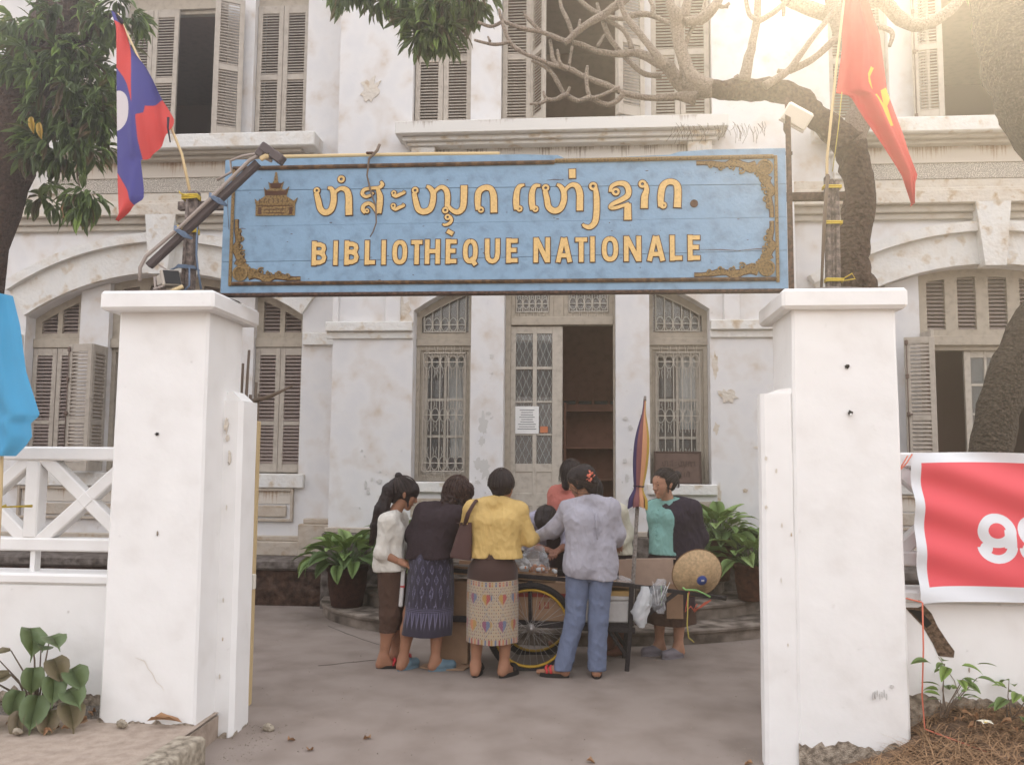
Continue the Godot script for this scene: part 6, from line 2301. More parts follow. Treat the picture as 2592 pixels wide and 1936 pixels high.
	var prof := [Vector2(0.197, 0.0), Vector2(0.19, 0.012), Vector2(0.15, 0.048), Vector2(0.10, 0.088), Vector2(0.05, 0.122), Vector2(0.0, 0.142)]
	lathe(s, prof, 40, Transform3D(hb, Vector3.ZERO))
	put("cone", s, M.straw, o)
	for k in 5:
		s = S()
		var t := 0.15 + k * 0.18
		var rp := []
		for j in 41:
			var a := TAU * j / 40.0
			rp.append(hb * Vector3(cos(a) * lerpf(0.197, 0.02, t), lerpf(0.003, 0.132, t), sin(a) * lerpf(0.197, 0.02, t)))
		tube(s, rp, 0.0016, 4, false)
		put("hoop", s, M.straw, o)
	s = S()
	var rp := []
	for j in 41:
		var a := TAU * j / 40.0
		rp.append(hb * Vector3(cos(a) * 0.197, 0.0, sin(a) * 0.197))
	tube(s, rp, 0.004, 5, false)
	put("rim", s, M.straw_dark, o)
	s = S()
	for k in 64:
		var a := TAU * k / 64.0 + 0.02 * rng.randf()
		tube(s, [hb * Vector3(cos(a) * 0.193, 0.010, sin(a) * 0.193), hb * Vector3(cos(a) * 0.10, 0.090, sin(a) * 0.10), hb * Vector3(cos(a) * 0.03, 0.135, sin(a) * 0.03)], 0.0012, 3, false)
	put("ribs", s, M.straw_dark if false else M.straw, o)
	s = S()
	lathe(s, [Vector2(0.041, 0.128), Vector2(0.03, 0.138), Vector2(0.012, 0.149), Vector2(0.0, 0.152)], 20, Transform3D(hb, Vector3.ZERO))
	put("cap", s, M.blue_cap, o)
	s = S()
	box(s, hb * Vector3(0.0, 0.149, 0.008), Vector3(0.022, 0.004, 0.012), 0.0, hb)
	put("cap_mark", s, M.foam, o)
	# strings on the handle
	for q in [["string_green", "twist of light green plastic tape tied to the cart handle", [Vector3(0.76, 0.64, -6.83), Vector3(0.78, 0.625, -6.82), Vector3(0.86, 0.625, -6.81), Vector3(0.92, 0.60, -6.81), Vector3(0.965, 0.575, -6.82)], 0.007], ["string_yellow", "long yellow cord dangling from the cart handle to knee height", [Vector3(0.80, 0.60, -6.83), Vector3(0.795, 0.46, -6.82), Vector3(0.79, 0.36, -6.82), Vector3(0.80, 0.27, -6.82), Vector3(0.84, 0.235, -6.82)], 0.005], ["string_red", "tangle of red cord tied under the cart handle", [Vector3(0.81, 0.61, -6.84), Vector3(0.79, 0.52, -6.83), Vector3(0.775, 0.46, -6.82), Vector3(0.82, 0.50, -6.83), Vector3(0.85, 0.46, -6.84), Vector3(0.88, 0.49, -6.83), Vector3(0.93, 0.53, -6.84), Vector3(0.97, 0.55, -6.83), Vector3(0.90, 0.50, -6.82), Vector3(0.84, 0.47, -6.83), Vector3(0.87, 0.52, -6.84)], 0.006]]:
		var st = thing("cord", q[1], "cord", q[2][0])
		s = S()
		var pts := []
		for p in q[2]: pts.append(p - q[2][0])
		tube(s, pts, q[3], 6, true, 0.4)
		put("strand", s, M[q[0]], st)
	# folded parasol stuck in the cart
	o = thing("parasol", "tall closed striped parasol in purple, mauve and orange standing in the cart", "parasol", Vector3(0.387, 0.60, -6.99))
	var top = Vector3(0.495, 2.115, -6.99) - o.position
	var mid = Vector3(0.430, 1.25, -6.99) - o.position
	s = S()
	tube(s, [Vector3(0, -0.28, 0), Vector3(0.005, 0.05, 0), mid, top], [0.017, 0.017, 0.016, 0.010], 10)
	put("pole", s, M.pole_white, o)
	var ax = (top - mid).normalized()
	var sx = ax.cross(Vector3.BACK).normalized()
	var sz = sx.cross(ax)
	var cols := ["umbrella_purple", "umbrella_mauve", "umbrella_red", "umbrella_orange", "umbrella_yellow", "umbrella_orange", "umbrella_mauve", "umbrella_purple"]
	# radius along the cloth from the hem (t = 0) to the tip
	var rad := func(t): return 0.064 * (1.0 - smoothstep(0.0, 0.19, t)) + 0.030 * smoothstep(0.0, 0.12, t) + 0.026 * sin(PI * clampf((t - 0.16) / 0.72, 0, 1)) - 0.020 * smoothstep(0.6, 1.0, t)
	for g in 8:
		s = S()
		s.set_smooth_group(0)
		var rows := []
		for j in 25:
			var t := j / 24.0
			var c := Vector3(mid - ax * 0.02).lerp(top - ax * 0.03, t)
			var row := []
			for i in 5:
				var u := i / 4.0
				var a := TAU * (g + u) / 8.0 + 0.25 * t + PI * 0.95
				var r: float = rad.call(t) * (1.0 + 0.20 * sin(u * PI) * (1.0 - 0.4 * t) + (0.10 * sin(g * 2.1) if t < 0.1 else 0.0))
				row.append(c + (sx * cos(a) + sz * sin(a)) * r + ax * (-0.015 * sin(g * 1.7 + u * 3.0) * (1.0 - smoothstep(0.0, 0.1, t))))
			rows.append(row)
		sheet(s, rows)
		put("panel", s, M[cols[g]], o)
	s = S()
	var tc := Vector3(mid - ax * 0.02).lerp(top - ax * 0.03, 0.20)
	rp = []
	for j in 17:
		var a := TAU * j / 16.0
		rp.append(tc + (sx * cos(a) + sz * sin(a)) * 0.040)
	tube(s, rp, 0.006, 5, false)
	put("strap", s, M.navy_cloth, o)
	s = S()
	tube(s, [top - ax * 0.035, top + ax * 0.002], [0.013, 0.010], 10)
	put("ferrule", s, M.pole_white, o)
	# plastic bags
	var bag := func(label, p, w, h, m, sd):
		var b = thing("plastic_bag", label, "plastic bag", p, 0.0)
		var t = S()
		var rows := []
		for j in 19:
			var v := j / 18.0
			var row := []
			for i in 29:
				var a := TAU * i / 28.0
				var r: float = w * (0.16 + 0.84 * pow(sin(PI * clampf(0.10 + v * 0.78, 0, 1)), 1.1)) * (1.0 if v < 0.93 else 0.75)
				r *= 1.0 + 0.55 * wrinkle.get_noise_3d(cos(a) * 3.0 + sd, v * 6.0, sin(a) * 3.0)
				row.append(Vector3(cos(a) * r + 0.02 * sin(v * 5.0 + sd), -v * h, sin(a) * r * 0.6))
			rows.append(row)
		sheet(t, rows)
		put("film", t, m, b)
		return b
	bag.call("white plastic carrier bag hanging from the corner of the cart", Vector3(0.455, 0.645, -6.82), 0.062, 0.31, M.milky_plastic, 1.0)
	var cb = bag.call("clear plastic bag of drinking straws hanging under the cart handle", Vector3(0.58, 0.70, -6.84), 0.07, 0.26, M.clear_plastic, 2.0)
	for k in 5:
		s = S()
		tube(s, [Vector3(-0.02 + 0.010 * k, -0.2, 0), Vector3(-0.045 + 0.032 * ((k * 3) % 5), -0.02 - 0.03 * (k % 3), 0.02 * (k % 2))], 0.0025, 5)
		put("straw", s, M.string_green if k == 4 else M.foam, cb)
	var fb = bag.call("clear carrier bag of orange snacks standing on the cart tray", Vector3(-0.36, 0.93, -6.93), 0.10, 0.235, M.clear_plastic, 3.0)
	for k in 7:
		s = S()
		var ps := []
		sdf(s, [[Vector3(-0.05 + 0.017 * k, -0.20 + 0.02 * (k % 3), 0.02 * ((k * 7) % 3 - 1)), Vector3(-0.03 + 0.017 * k, -0.19 + 0.02 * (k % 2), 0.0), 0.018, 0.014]], 0.006, 0.01)
		put("snack", s, M.snack, fb)
	bag.call("clear plastic bag of pale snacks at the left of the cart tray", Vector3(-0.475, 0.86, -6.97), 0.06, 0.16, M.milky_plastic, 4.0)
	bag.call("small clear bag lying at the foot of the parasol", Vector3(0.30, 0.71, -6.92), 0.06, 0.07, M.clear_plastic, 5.0)
	var pk = thing("snack_packet", "", "packet", Vector3(-0.46, 0.765, -6.83), 0.4, "snack packets on the cart tray")
	s = S()
	sdf(s, [[Vector3(-0.02, 0, 0), Vector3(0.02, 0.004, 0), 0.016, 0.014]], 0.005, 0.01)
	put("packet", s, M.milky_plastic, pk)
	s = S()
	box(s, Vector3(0.012, 0.004, 0.008), Vector3(0.018, 0.02, 0.014), 0.004, Basis(Vector3.UP, 0.4))
	put("label", s, M.snack, pk)
	var labs := ["twist of white film with orange filling at the near left corner of the tray", "small white packet lying flat on the front edge of the tray", "white and orange packet beside the grey shirt on the tray edge"]
	pk.set_meta("label", labs[0])
	for k in 2:
		var d = pk.duplicate()
		d.name = numbered("snack_packet")
		add_child(d)
		d.position = [Vector3(-0.33, 0.755, -6.84), Vector3(-0.22, 0.745, -6.83)][k]
		d.rotation.y = k * 2.0
		d.set_meta("label", labs[k + 1])

# ---------------------------------------------------------------- people
func head_bones(c: Vector3, f: Vector3, u: Vector3) -> Array:
	var r := f.cross(u).normalized()
	var up := r.cross(f).normalized()
	var P := func(x, y, z): return c + r * x + up * y + f * z
	var out := []
	for b in [[0, 0.028, -0.028, 0, 0.032, 0.028, 0.080, 0.074], [0, -0.015, 0.040, 0, -0.072, 0.050, 0.058, 0.036], [0.034, -0.018, 0.052, 0.030, -0.05, 0.052, 0.033, 0.028], [-0.034, -0.018, 0.052, -0.030, -0.05, 0.052, 0.033, 0.028],
			[0, -0.094, 0.066, 0, -0.09, 0.068, 0.019, 0.019], [0, 0.010, 0.094, 0, -0.026, 0.112, 0.007, 0.010], [0.010, -0.031, 0.1, -0.010, -0.031, 0.1, 0.009, 0.009], [0.018, -0.060, 0.086, -0.018, -0.060, 0.086, 0.008, 0.008],
			[0.034, 0.022, 0.080, 0.012, 0.024, 0.090, 0.009, 0.010], [-0.034, 0.022, 0.080, -0.012, 0.024, 0.090, 0.009, 0.010], [0.079, 0.006, -0.008, 0.076, -0.022, 0.0, 0.014, 0.010], [-0.079, 0.006, -0.008, -0.076, -0.022, 0.0, 0.014, 0.010]]:
		out.append([P.call(b[0], b[1], b[2]), P.call(b[3], b[4], b[5]), b[6], b[7]])
	return out

# palm and five bent fingers from the wrist: d points along the hand, n out of the back of the hand, side = +1 / -1 puts the thumb
func hand_bones(w: Vector3, d: Vector3, n: Vector3, side: float, curl := 0.6) -> Array:
	d = d.normalized()
	var x := d.cross(n).normalized() * side
	n = x.cross(d).normalized() * side
	var out := [[w, w + d * 0.03, 0.023, 0.026], [w + d * 0.03 + x * 0.018, w + d * 0.08 + x * 0.026, 0.017, 0.014], [w + d * 0.03 - x * 0.018, w + d * 0.075 - x * 0.024, 0.017, 0.013], [w + d * 0.03, w + d * 0.082, 0.018, 0.014]]
	for i in 4:
		var lx: float = [0.028, 0.010, -0.009, -0.027][i]
		var ln: float = [0.036, 0.042, 0.038, 0.029][i]
		var a := w + d * (0.082 - 0.004 * absf(i - 1.3)) + x * lx
		var d1 := (d - n * curl * 0.6).normalized()
		var b := a + d1 * ln
		var d2 := (d - n * curl * 1.8).normalized()
		var e := b + d2 * ln * 0.75
		out.append([a, b, 0.0085, 0.008])
		out.append([b, e, 0.008, 0.0065])
	var t0 := w + d * 0.03 + x * 0.026
	var t1 := t0 + (d * 0.6 + x * 0.7 - n * 0.3).normalized() * 0.034
	out.append([t0, t1, 0.013, 0.010])
	out.append([t1, t1 + (d * 0.9 + x * 0.1 - n * 0.4).normalized() * 0.03, 0.009, 0.0075])
	return out

func two(j, a: String, b: String, off_a: float, off_b: float, ra: float, rb: float) -> Array:
	var r: Vector3 = j.r
	return [[j[a] + r * off_a, j[b] + r * off_b, ra, rb], [j[a] - r * off_a, j[b] - r * off_b, ra, rb]]

func torso(j, g: float) -> Array:
	var k: float = j.get("bulk", 1.0)
	var out := two(j, "hip", "waist", 0.080 * k, 0.062 * k, 0.108 * k + g, 0.094 * k + g)
	out.append_array(two(j, "waist", "chest", 0.062 * k, 0.075 * k, 0.094 * k + g, 0.105 * k + g))
	out.append([j.chest + j.r * 0.07, j.sr, 0.09 * k + g * 0.8, 0.052 + g])
	out.append([j.chest - j.r * 0.07, j.sl, 0.09 * k + g * 0.8, 0.052 + g])
	out.append([j.neck, j.sr, 0.052 + g * 0.6, 0.050 + g])
	out.append([j.neck, j.sl, 0.052 + g * 0.6, 0.050 + g])
	return out

func arm(j, s: String, g: float, upto := 2.0) -> Array:
	var a: Vector3 = j["s" + s]
	var e: Vector3 = j["e" + s]
	var w: Vector3 = j["w" + s]
	var out := [[a, e if upto >= 1.0 else a.lerp(e, upto), 0.048 + g, 0.038 + g]]
	if upto > 1.0: out.append([e, e.lerp(w, upto - 1.0), 0.038 + g, lerpf(0.036, 0.026, upto - 1.0) + g])
	return out

func person(label, at: Vector3, j: Dictionary, skin) -> Node3D:
	var o = thing("person", label, "person", at)
	j.r = j.f.cross(Vector3.UP).normalized()
	if not j.has("hf"): j.hf = j.f
	var s = S()
	var bones := torso(j, -0.046)
	var nb: Vector3 = j.head + j.hf.normalized() * -0.012 + Vector3(0, -0.05, 0)
	bones.append([j.neck, nb, 0.050, 0.046])
	for e in ["l", "r"]: bones.append_array(arm(j, e, 0.0))
	for e in ["l", "r"]:
		var leg = j["leg" + e]   # hip, knee, ankle, toe
		bones.append([leg[0], leg[1], 0.064, 0.054])
		bones.append([leg[1], leg[1].lerp(leg[2], 0.35), 0.052, 0.054])
		bones.append([leg[1].lerp(leg[2], 0.35), leg[2], 0.054, 0.033])
		var heel: Vector3 = leg[2] + Vector3(0, -0.045, 0) - (leg[3] - leg[2]).slide(Vector3.UP).normalized() * 0.025
		bones.append([leg[2], heel, 0.033, 0.028])
		bones.append([heel, leg[3], 0.028, 0.020])
		bones.append([leg[2], leg[3].lerp(heel, 0.4), 0.030, 0.026])
	sdf(s, bones, 0.013, 0.035)
	sdf(s, head_bones(j.head, j.hf, j.get("hu", Vector3.UP)), 0.0048, 0.016)
	for e in ["l", "r"]:
		var d: Vector3 = j.get("d" + e, j["w" + e] - j["e" + e])
		sdf(s, hand_bones(j["w" + e], d, j.get("n" + e, Vector3.UP), 1.0 if e == "l" else -1.0, j.get("curl", 0.6)), 0.0042, 0.008)
	put("body", s, skin, o)
	return o

func face_parts(o, j):
	var r: Vector3 = j.hf.cross(j.get("hu", Vector3.UP)).normalized()
	var up: Vector3 = r.cross(j.hf).normalized()
	var b := Basis(r, up, j.hf * -1.0)
	for sg in [-1.0, 1.0]:
		var s = S()
		lathe(s, [Vector2(0.0, 0.004), Vector2(0.009, 0.002), Vector2(0.0115, 0.0)], 10, Transform3D(Basis(r * 1.0, j.hf, up * 0.45), j.head + r * 0.031 * sg + up * 0.004 + j.hf * 0.0905))
		put("eye", s, M.eye, o)
		s = S()
		tube(s, [j.head + r * 0.016 * sg + up * 0.026 + j.hf * 0.100, j.head + r * 0.034 * sg + up * 0.031 + j.hf * 0.094, j.head + r * 0.05 * sg + up * 0.025 + j.hf * 0.082], [0.003, 0.0035, 0.002], 5)
		put("eyebrow", s, M.hair, o)
	var s = S()
	tube(s, [j.head + r * -0.02 + up * -0.059 + j.hf * 0.089, j.head + up * -0.056 + j.hf * 0.096, j.head + r * 0.02 + up * -0.059 + j.hf * 0.089], [0.003, 0.0065, 0.003], 6)
	put("lips", s, M.lip, o)

# hair: bones in the head's own axes (right, up, front)
func hair(o, j, list: Array, m, wr := 0.004):
	var u: Vector3 = j.get("hu", Vector3.UP)
	var r: Vector3 = j.hf.cross(u).normalized()
	var up: Vector3 = r.cross(j.hf).normalized()
	var P := func(x, y, z): return j.head + r * x + up * y + j.hf * z
	var bones := []
	for b in list:
		bones.append([P.call(b[0], b[1], b[2]), P.call(b[3], b[4], b[5]), b[6], b[7]])
	var s = S()
	sdf(s, bones, 0.0058, 0.02, [], wr, 22.0)
	return put("hair", s, m, o)

# fine combed strands over the hair mass, gathered at one point or falling loose
func strands(o, j, m, n: int, gather = null, fall := 0.0):
	var u: Vector3 = j.get("hu", Vector3.UP)
	var r: Vector3 = j.hf.cross(u).normalized()
	var up: Vector3 = r.cross(j.hf).normalized()
	var s = S()
	for k in n:
		var a := TAU * k / n + rng.randf() * 0.2
		var front := 0.5 + 0.5 * cos(a)
		var hair_line := lerpf(-0.45, 0.55, front)
		var d0 := Vector3(sin(a), hair_line, cos(a)).normalized()
		var crown := Vector3(0.1 * rng.randf_range(-1, 1), 0.95, -0.3 + 0.1 * rng.randf_range(-1, 1)).normalized()
		var d1: Vector3 = gather.normalized() if gather != null else d0
		var from: Vector3 = d0 if gather != null else crown
		if gather == null and front > 0.8: continue
		var pts := []
		for i in 8:
			var t := i / 7.0
			var d: Vector3 = from.slerp(d1, t * (1.0 if gather == null else 0.93))
			var R := 1.0 / sqrt(d.x * d.x / 0.0092 + d.y * d.y / 0.0165 + d.z * d.z / (0.0118 if d.z > 0.0 else 0.0150))
			var p := d * (R + 0.003 + 0.003 * rng.randf())
			pts.append(j.head + r * p.x + up * (p.y + 0.012) + j.hf * (p.z - 0.012))
		if fall > 0.0 and front < 0.75:
			var e: Vector3 = pts[-1]
			pts.append(e + Vector3(rng.randf_range(-0.01, 0.01), -fall * 0.5, rng.randf_range(-0.01, 0.01)))
			pts.append(e + Vector3(rng.randf_range(-0.015, 0.015), -fall * rng.randf_range(0.8, 1.1), rng.randf_range(-0.012, 0.012)))
		tube(s, pts, 0.0016, 3, false)
	put("hair_strands", s, m, o)

func skirt_mesh(rings: Array, seg := 40, fold := 0.006, n := 20, closed_bottom := true):
	# rings: [y, cx, cz, rx, rz] from the waist down; UV u round the body from behind, v downwards
	var s = S()
	s.set_smooth_group(0)
	var g := []
	for i in n + 1:
		var t := float(i) / n * (rings.size() - 1)
		var a: int = mini(int(t), rings.size() - 2)
		var q := t - a
		var row := []
		for k in seg + 1:
			var an := TAU * k / seg + PI / 2
			var v := []
			for e in 5: v.append(lerpf(rings[a][e], rings[a + 1][e], q))
			var w = 1.0 + fold / v[3] * (sin(an * 5.0 + v[0] * 6.0) + 0.6 * sin(an * 9.0 - v[0] * 4.0)) * smoothstep(0.0, 0.5, float(i) / n)
			row.append(Vector3(v[1] + cos(an) * v[3] * w, v[0] + 0.004 * sin(an * 3.0), v[2] + sin(an) * v[4] * w))
		g.append(row)
	sheet(s, g)
	return s

func tex_mat(called, im: Image, rough := 0.9):
	var m := StandardMaterial3D.new()
	m.resource_name = called
	im.generate_mipmaps()
	m.albedo_texture = ImageTexture.create_from_image(im)
	m.roughness = rough
	m.rim_enabled = true
	m.rim = 0.3
	M[called] = m
	return m

func ikat() -> Image:
	var im := Image.create(768, 512, false, Image.FORMAT_RGB8)
	var base := lin(0.030, 0.025, 0.042)
	var mid := lin(0.05, 0.045, 0.085)
	var pale := lin(0.19, 0.175, 0.26)
	var n := FastNoiseLite.new()
	n.frequency = 0.09
	for y in 512:
		for x in 768:
			var v := y / 512.0
			var c := base
			var jag := n.get_noise_2d(x * 3.0, y * 0.25) * 16.0
			if v < 0.80:
				var cx := fposmod(x + (24.0 if int((y + jag) / 64.0) % 2 == 0 else 0.0), 48.0) - 24.0
				var cy := fposmod(y + jag, 64.0) - 32.0
				var d := absf(cx) / 13.0 + absf(cy) / 32.0
				if d < 0.95 and d > 0.60: c = pale if n.get_noise_2d(x * 2.0, y * 2.0) > -0.05 else mid
				elif d < 0.35: c = mid
				if absf(absf(cx) - 22.0) < 1.6 and int(y + jag) % 7 < 4: c = mid
			elif v < 0.83: c = pale.lerp(mid, 0.5) if (y / 3) % 2 == 0 else base
			elif v < 0.95:
				var t := (v - 0.83) / 0.12
				var cx := absf(fposmod(x, 26.0) - 13.0) / 13.0
				if cx < 1.0 - t: c = mid.lerp(pale, 0.75 if absf(cx - (1.0 - t) * 0.6) < 0.16 else 0.15)
			im.set_pixel(x, y, c)
	return im

func sinh_band() -> Image:
	# plain dark upper cloth, then a woven hem of diamonds, hearts and dots
	var im := Image.create(1024, 512, false, Image.FORMAT_RGB8)
	var dark := lin(0.055, 0.026, 0.020)
	var beige := lin(0.38, 0.31, 0.22)
	var marks := [lin(0.30, 0.05, 0.05), lin(0.10, 0.13, 0.22), lin(0.35, 0.20, 0.05), lin(0.20, 0.06, 0.12), lin(0.45, 0.16, 0.08)]
	var n := FastNoiseLite.new()
	n.frequency = 0.2
	for y in 512:
		for x in 1024:
			var c := dark
			if y > 226:
				c = beige
				var yy := y - 226
				var gx := fposmod(x, 14.0) - 7.0
				var gy := fposmod(yy, 14.0) - 7.0
				if absf(gx) + absf(gy) < 3.4: c = dark.lerp(marks[0], 0.3) if (x / 14 + yy / 14) % 2 == 0 else marks[(x / 14 + yy / 14) % 5].lerp(beige, 0.4)
				if yy < 26 or yy > 262: c = beige if (yy < 5 or (yy > 11 and yy < 15)) else (marks[(x / 24) % 5] if fposmod(x, 24.0) < 11.0 else beige)
				else:
					var row := (yy - 26) / 118
					var cx := fposmod(x + 20.0, 92.0) - 46.0
					var cy := fposmod(yy - 26.0, 118.0) - 56.0
					var k := int((x + 20.0) / 92.0)
					var hd := Vector2(absf(cx) - 10.0, cy + 4.0).length()
					if hd < 16.0 or (absf(cx) + absf(cy - 2.0) * 0.9 < 27.0 and cy > -4.0):
						c = marks[(k + row) % 5] if cx < 0 else marks[(k + 2 + row) % 5]
						if (int(absf(cx)) / 4 + int(absf(cy)) / 4) % 3 == 0: c = c.lerp(beige, 0.45)
					elif absf(absf(cx) + absf(cy) * 0.8 - 42.0) < 2.0: c = c.lerp(marks[1], 0.45)
			im.set_pixel(x, y, c.lerp(Color(0, 0, 0), 0.06 * absf(n.get_noise_2d(x, y * 3.0))))
	return im

func sandal(o, ank: Vector3, toe: Vector3, sole_m, strap_m, closed := false, thick := 0.022):
	var d := (toe - ank).slide(Vector3.UP).normalized()
	var x := d.cross(Vector3.UP)
	var base := Vector3(ank.x, 0, ank.z)
	var L := 0.225
	var heel := base - d * 0.055
	var poly := PackedVector2Array()
	for k in 20:
		var a := TAU * k / 20.0
		poly.append(Vector2(sin(a) * (0.040 + 0.008 * cos(a)), L / 2 + cos(a) * L / 2))
	var s = S()
	var xf := Transform3D(Basis(x, d, Vector3.UP), heel)
	prism(s, poly, 0.0, thick, xf)
	put("sole", s, sole_m, o)
	s = S()
	if closed:
		sdf(s, [[heel + d * 0.04 + Vector3(0, 0.04, 0), heel + d * 0.10 + Vector3(0, 0.042, 0), 0.036, 0.040], [heel + d * 0.10 + Vector3(0, 0.04, 0), heel + d * 0.19 + Vector3(0, 0.035, 0), 0.040, 0.036]], 0.007, 0.02, [[heel + d * 0.0 + Vector3(0, 0.068, 0), (Vector3.UP - d * 0.35).normalized()]])
	else:
		for q in [0.62, 0.76]:
			var pts := []
			for k in 9:
				var a := PI * k / 8.0
				pts.append(heel + d * L * (q if absf(cos(a)) < 0.8 else q - 0.05) + x * cos(a) * 0.043 + Vector3(0, thick + sin(a) * 0.046, 0))
			tube(s, pts, 0.010, 6)
	put("upper", s, strap_m, o)

func make_people():
	var s
	var j: Dictionary
	var o
	# 1 girl with the ponytail, seen from her right side
	j = {"f": Vector3(0.94, 0, -0.34), "hf": Vector3(0.90, -0.32, -0.30).normalized(), "head": Vector3(0.085, 1.325, -0.02), "neck": Vector3(0.005, 1.165, 0.0), "chest": Vector3(-0.015, 1.03, 0), "waist": Vector3(-0.015, 0.88, 0), "hip": Vector3(0.0, 0.75, 0), "bulk": 0.86,
		"sr": Vector3(-0.005, 1.115, 0.14), "er": Vector3(-0.045, 0.885, 0.17), "wr": Vector3(0.075, 0.825, 0.15), "dr": Vector3(1, -0.3, -0.1), "nr": Vector3(0.2, 0.9, 0.4), "sl": Vector3(0.02, 1.115, -0.15), "el": Vector3(0.05, 0.9, -0.18), "wl": Vector3(0.20, 0.86, -0.16),
		"legr": [Vector3(0.0, 0.72, 0.07), Vector3(0.01, 0.40, 0.06), Vector3(-0.035, 0.075, 0.06), Vector3(0.05, 0.022, 0.03)], "legl": [Vector3(0.01, 0.72, -0.07), Vector3(0.035, 0.40, -0.06), Vector3(0.03, 0.085, -0.07), Vector3(0.12, 0.022, -0.11)]}
	o = person("girl with long black ponytail in cream blouse and brown cropped trousers", Vector3(-1.495, 0, -6.8), j, M.skin_tan)
	s = S()
	var b: Array = torso(j, 0.014)
	b.append([Vector3(-0.03, 0.86, 0.05), Vector3(-0.025, 0.77, 0.05), 0.098, 0.112])
	b.append([Vector3(-0.03, 0.86, -0.05), Vector3(-0.025, 0.77, -0.05), 0.098, 0.112])
	b.append_array(arm(j, "r", 0.014, 1.15))
	b.append_array(arm(j, "l", 0.014, 1.15))
	sdf(s, b, 0.0105, 0.03, [[Vector3(0, 0.735, 0), Vector3(0.06, -1, 0).normalized()], [Vector3(0, 1.20, 0), Vector3(-0.2, 1, 0).normalized()]], 0.007, 7.0)
	put("blouse", s, M.cream_cloth, o)
	s = S()
	for e in ["legr", "legl"]:
		var l = j[e]
		sdf(s, [[l[0] + Vector3(0, 0.04, 0), l[1], 0.092, 0.078], [l[1], l[1].lerp(l[2], 0.33), 0.078, 0.068]], 0.012, 0.03, [[Vector3(0, 0.285, 0), Vector3.DOWN]], 0.007, 8.0)
	put("trousers", s, M.brown_cloth, o)
	s = S()
	for e in ["legr", "legl"]:
		var l = j[e]
		var c: Vector3 = l[1].lerp(l[2], 0.33)
		lathe(s, [Vector2(0.069, -0.02), Vector2(0.072, 0.0), Vector2(0.071, 0.02)], 18, Transform3D(Basis(), c + Vector3(0, 0.0, 0)))
	put("cuff", s, M.rust, o)
	hair(o, j, [[0, 0.036, -0.028, 0, 0.040, 0.030, 0.090, 0.080], [0.05, 0.02, 0.02, 0.055, -0.02, 0.015, 0.040, 0.022], [-0.05, 0.02, 0.02, -0.055, -0.02, 0.015, 0.040, 0.022], [0, 0.0, -0.06, 0, -0.06, -0.06, 0.06, 0.035], [0.062, -0.02, 0.03, 0.066, -0.09, 0.055, 0.010, 0.004], [0, 0.09, -0.055, 0, 0.12, -0.09, 0.03, 0.028]], M.hair)
	strands(o, j, M.hair_sheen, 90, Vector3(0, 0.10, -0.085))
	s = S()
	sdf(s, [[Vector3(0.02, 1.425, 0.01), Vector3(-0.025, 1.36, 0.03), 0.030, 0.045], [Vector3(-0.025, 1.36, 0.03), Vector3(-0.075, 1.20, 0.06), 0.045, 0.052], [Vector3(-0.075, 1.20, 0.06), Vector3(-0.115, 1.08, 0.07), 0.052, 0.036], [Vector3(-0.115, 1.08, 0.07), Vector3(-0.145, 0.96, 0.07), 0.036, 0.010]], 0.007, 0.03, [], 0.007, 16.0)
	put("ponytail", s, M.hair, o)
	s = S()
	for k in 46:
		var a := k * 2.4
		var pts := []
		for q in [[Vector3(0.02, 1.43, 0.012), 0.026], [Vector3(-0.025, 1.36, 0.03), 0.046], [Vector3(-0.075, 1.20, 0.06), 0.053], [Vector3(-0.115, 1.08, 0.07), 0.040], [Vector3(-0.150, 0.95 - 0.03 * rng.randf(), 0.07), 0.014]]:
			pts.append(q[0] + Vector3(cos(a), 0.2 * sin(a), absf(sin(a)) if k % 3 > 0 else sin(a)) * q[1] * rng.randf_range(0.96, 1.06))
		tube(s, pts, 0.0018, 3, false)
	put("hair_strands", s, M.hair_sheen, o)
	face_parts(o, j)
	sandal(o, j.legr[2], j.legr[3], M.black_rubber, M.red_rubber)
	sandal(o, j.legl[2], j.legl[3], M.black_rubber, M.red_rubber)
	# 2 woman in black, bending over the cart
	j = {"f": Vector3(0.45, 0, -0.89), "hf": Vector3(0.62, -0.52, -0.59).normalized(), "head": Vector3(0.185, 1.335, -0.10), "neck": Vector3(0.10, 1.235, -0.06), "chest": Vector3(0.055, 1.11, -0.02), "waist": Vector3(0.0, 0.95, 0.0), "hip": Vector3(-0.01, 0.80, 0.02), "bulk": 1.02,
		"sl": Vector3(-0.075, 1.185, -0.09), "el": Vector3(-0.165, 1.01, -0.07), "wl": Vector3(-0.05, 0.92, -0.22), "sr": Vector3(0.225, 1.175, 0.02), "er": Vector3(0.225, 0.99, -0.10), "wr": Vector3(0.13, 0.95, -0.30),
		"legl": [Vector3(-0.09, 0.74, 0.0), Vector3(-0.155, 0.42, -0.01), Vector3(-0.205, 0.075, 0.0), Vector3(-0.14, 0.025, -0.10)], "legr": [Vector3(0.08, 0.74, 0.0), Vector3(0.058, 0.42, 0.0), Vector3(0.045, 0.08, 0.0), Vector3(0.15, 0.025, -0.06)]}
	o = person("woman with loose brown hair in black cardigan and long blue patterned skirt, bending forward", Vector3(-1.165, 0, -6.7), j, M.skin_tan)
	s = S()
	b = torso(j, 0.018)
	b.append_array(two(j, "waist", "hip", 0.066, 0.07, 0.108, 0.118))
	b.append_array(arm(j, "l", 0.018, 2.0))
	b.append_array(arm(j, "r", 0.018, 2.0))
	sdf(s, b, 0.0115, 0.04, [[Vector3(0, 0.845, 0), Vector3(0.05, -1, 0).normalized()], [Vector3(0.1, 1.275, 0), Vector3(0.3, 1, -0.3).normalized()]], 0.006, 6.0)
	put("cardigan", s, M.black_cloth, o)
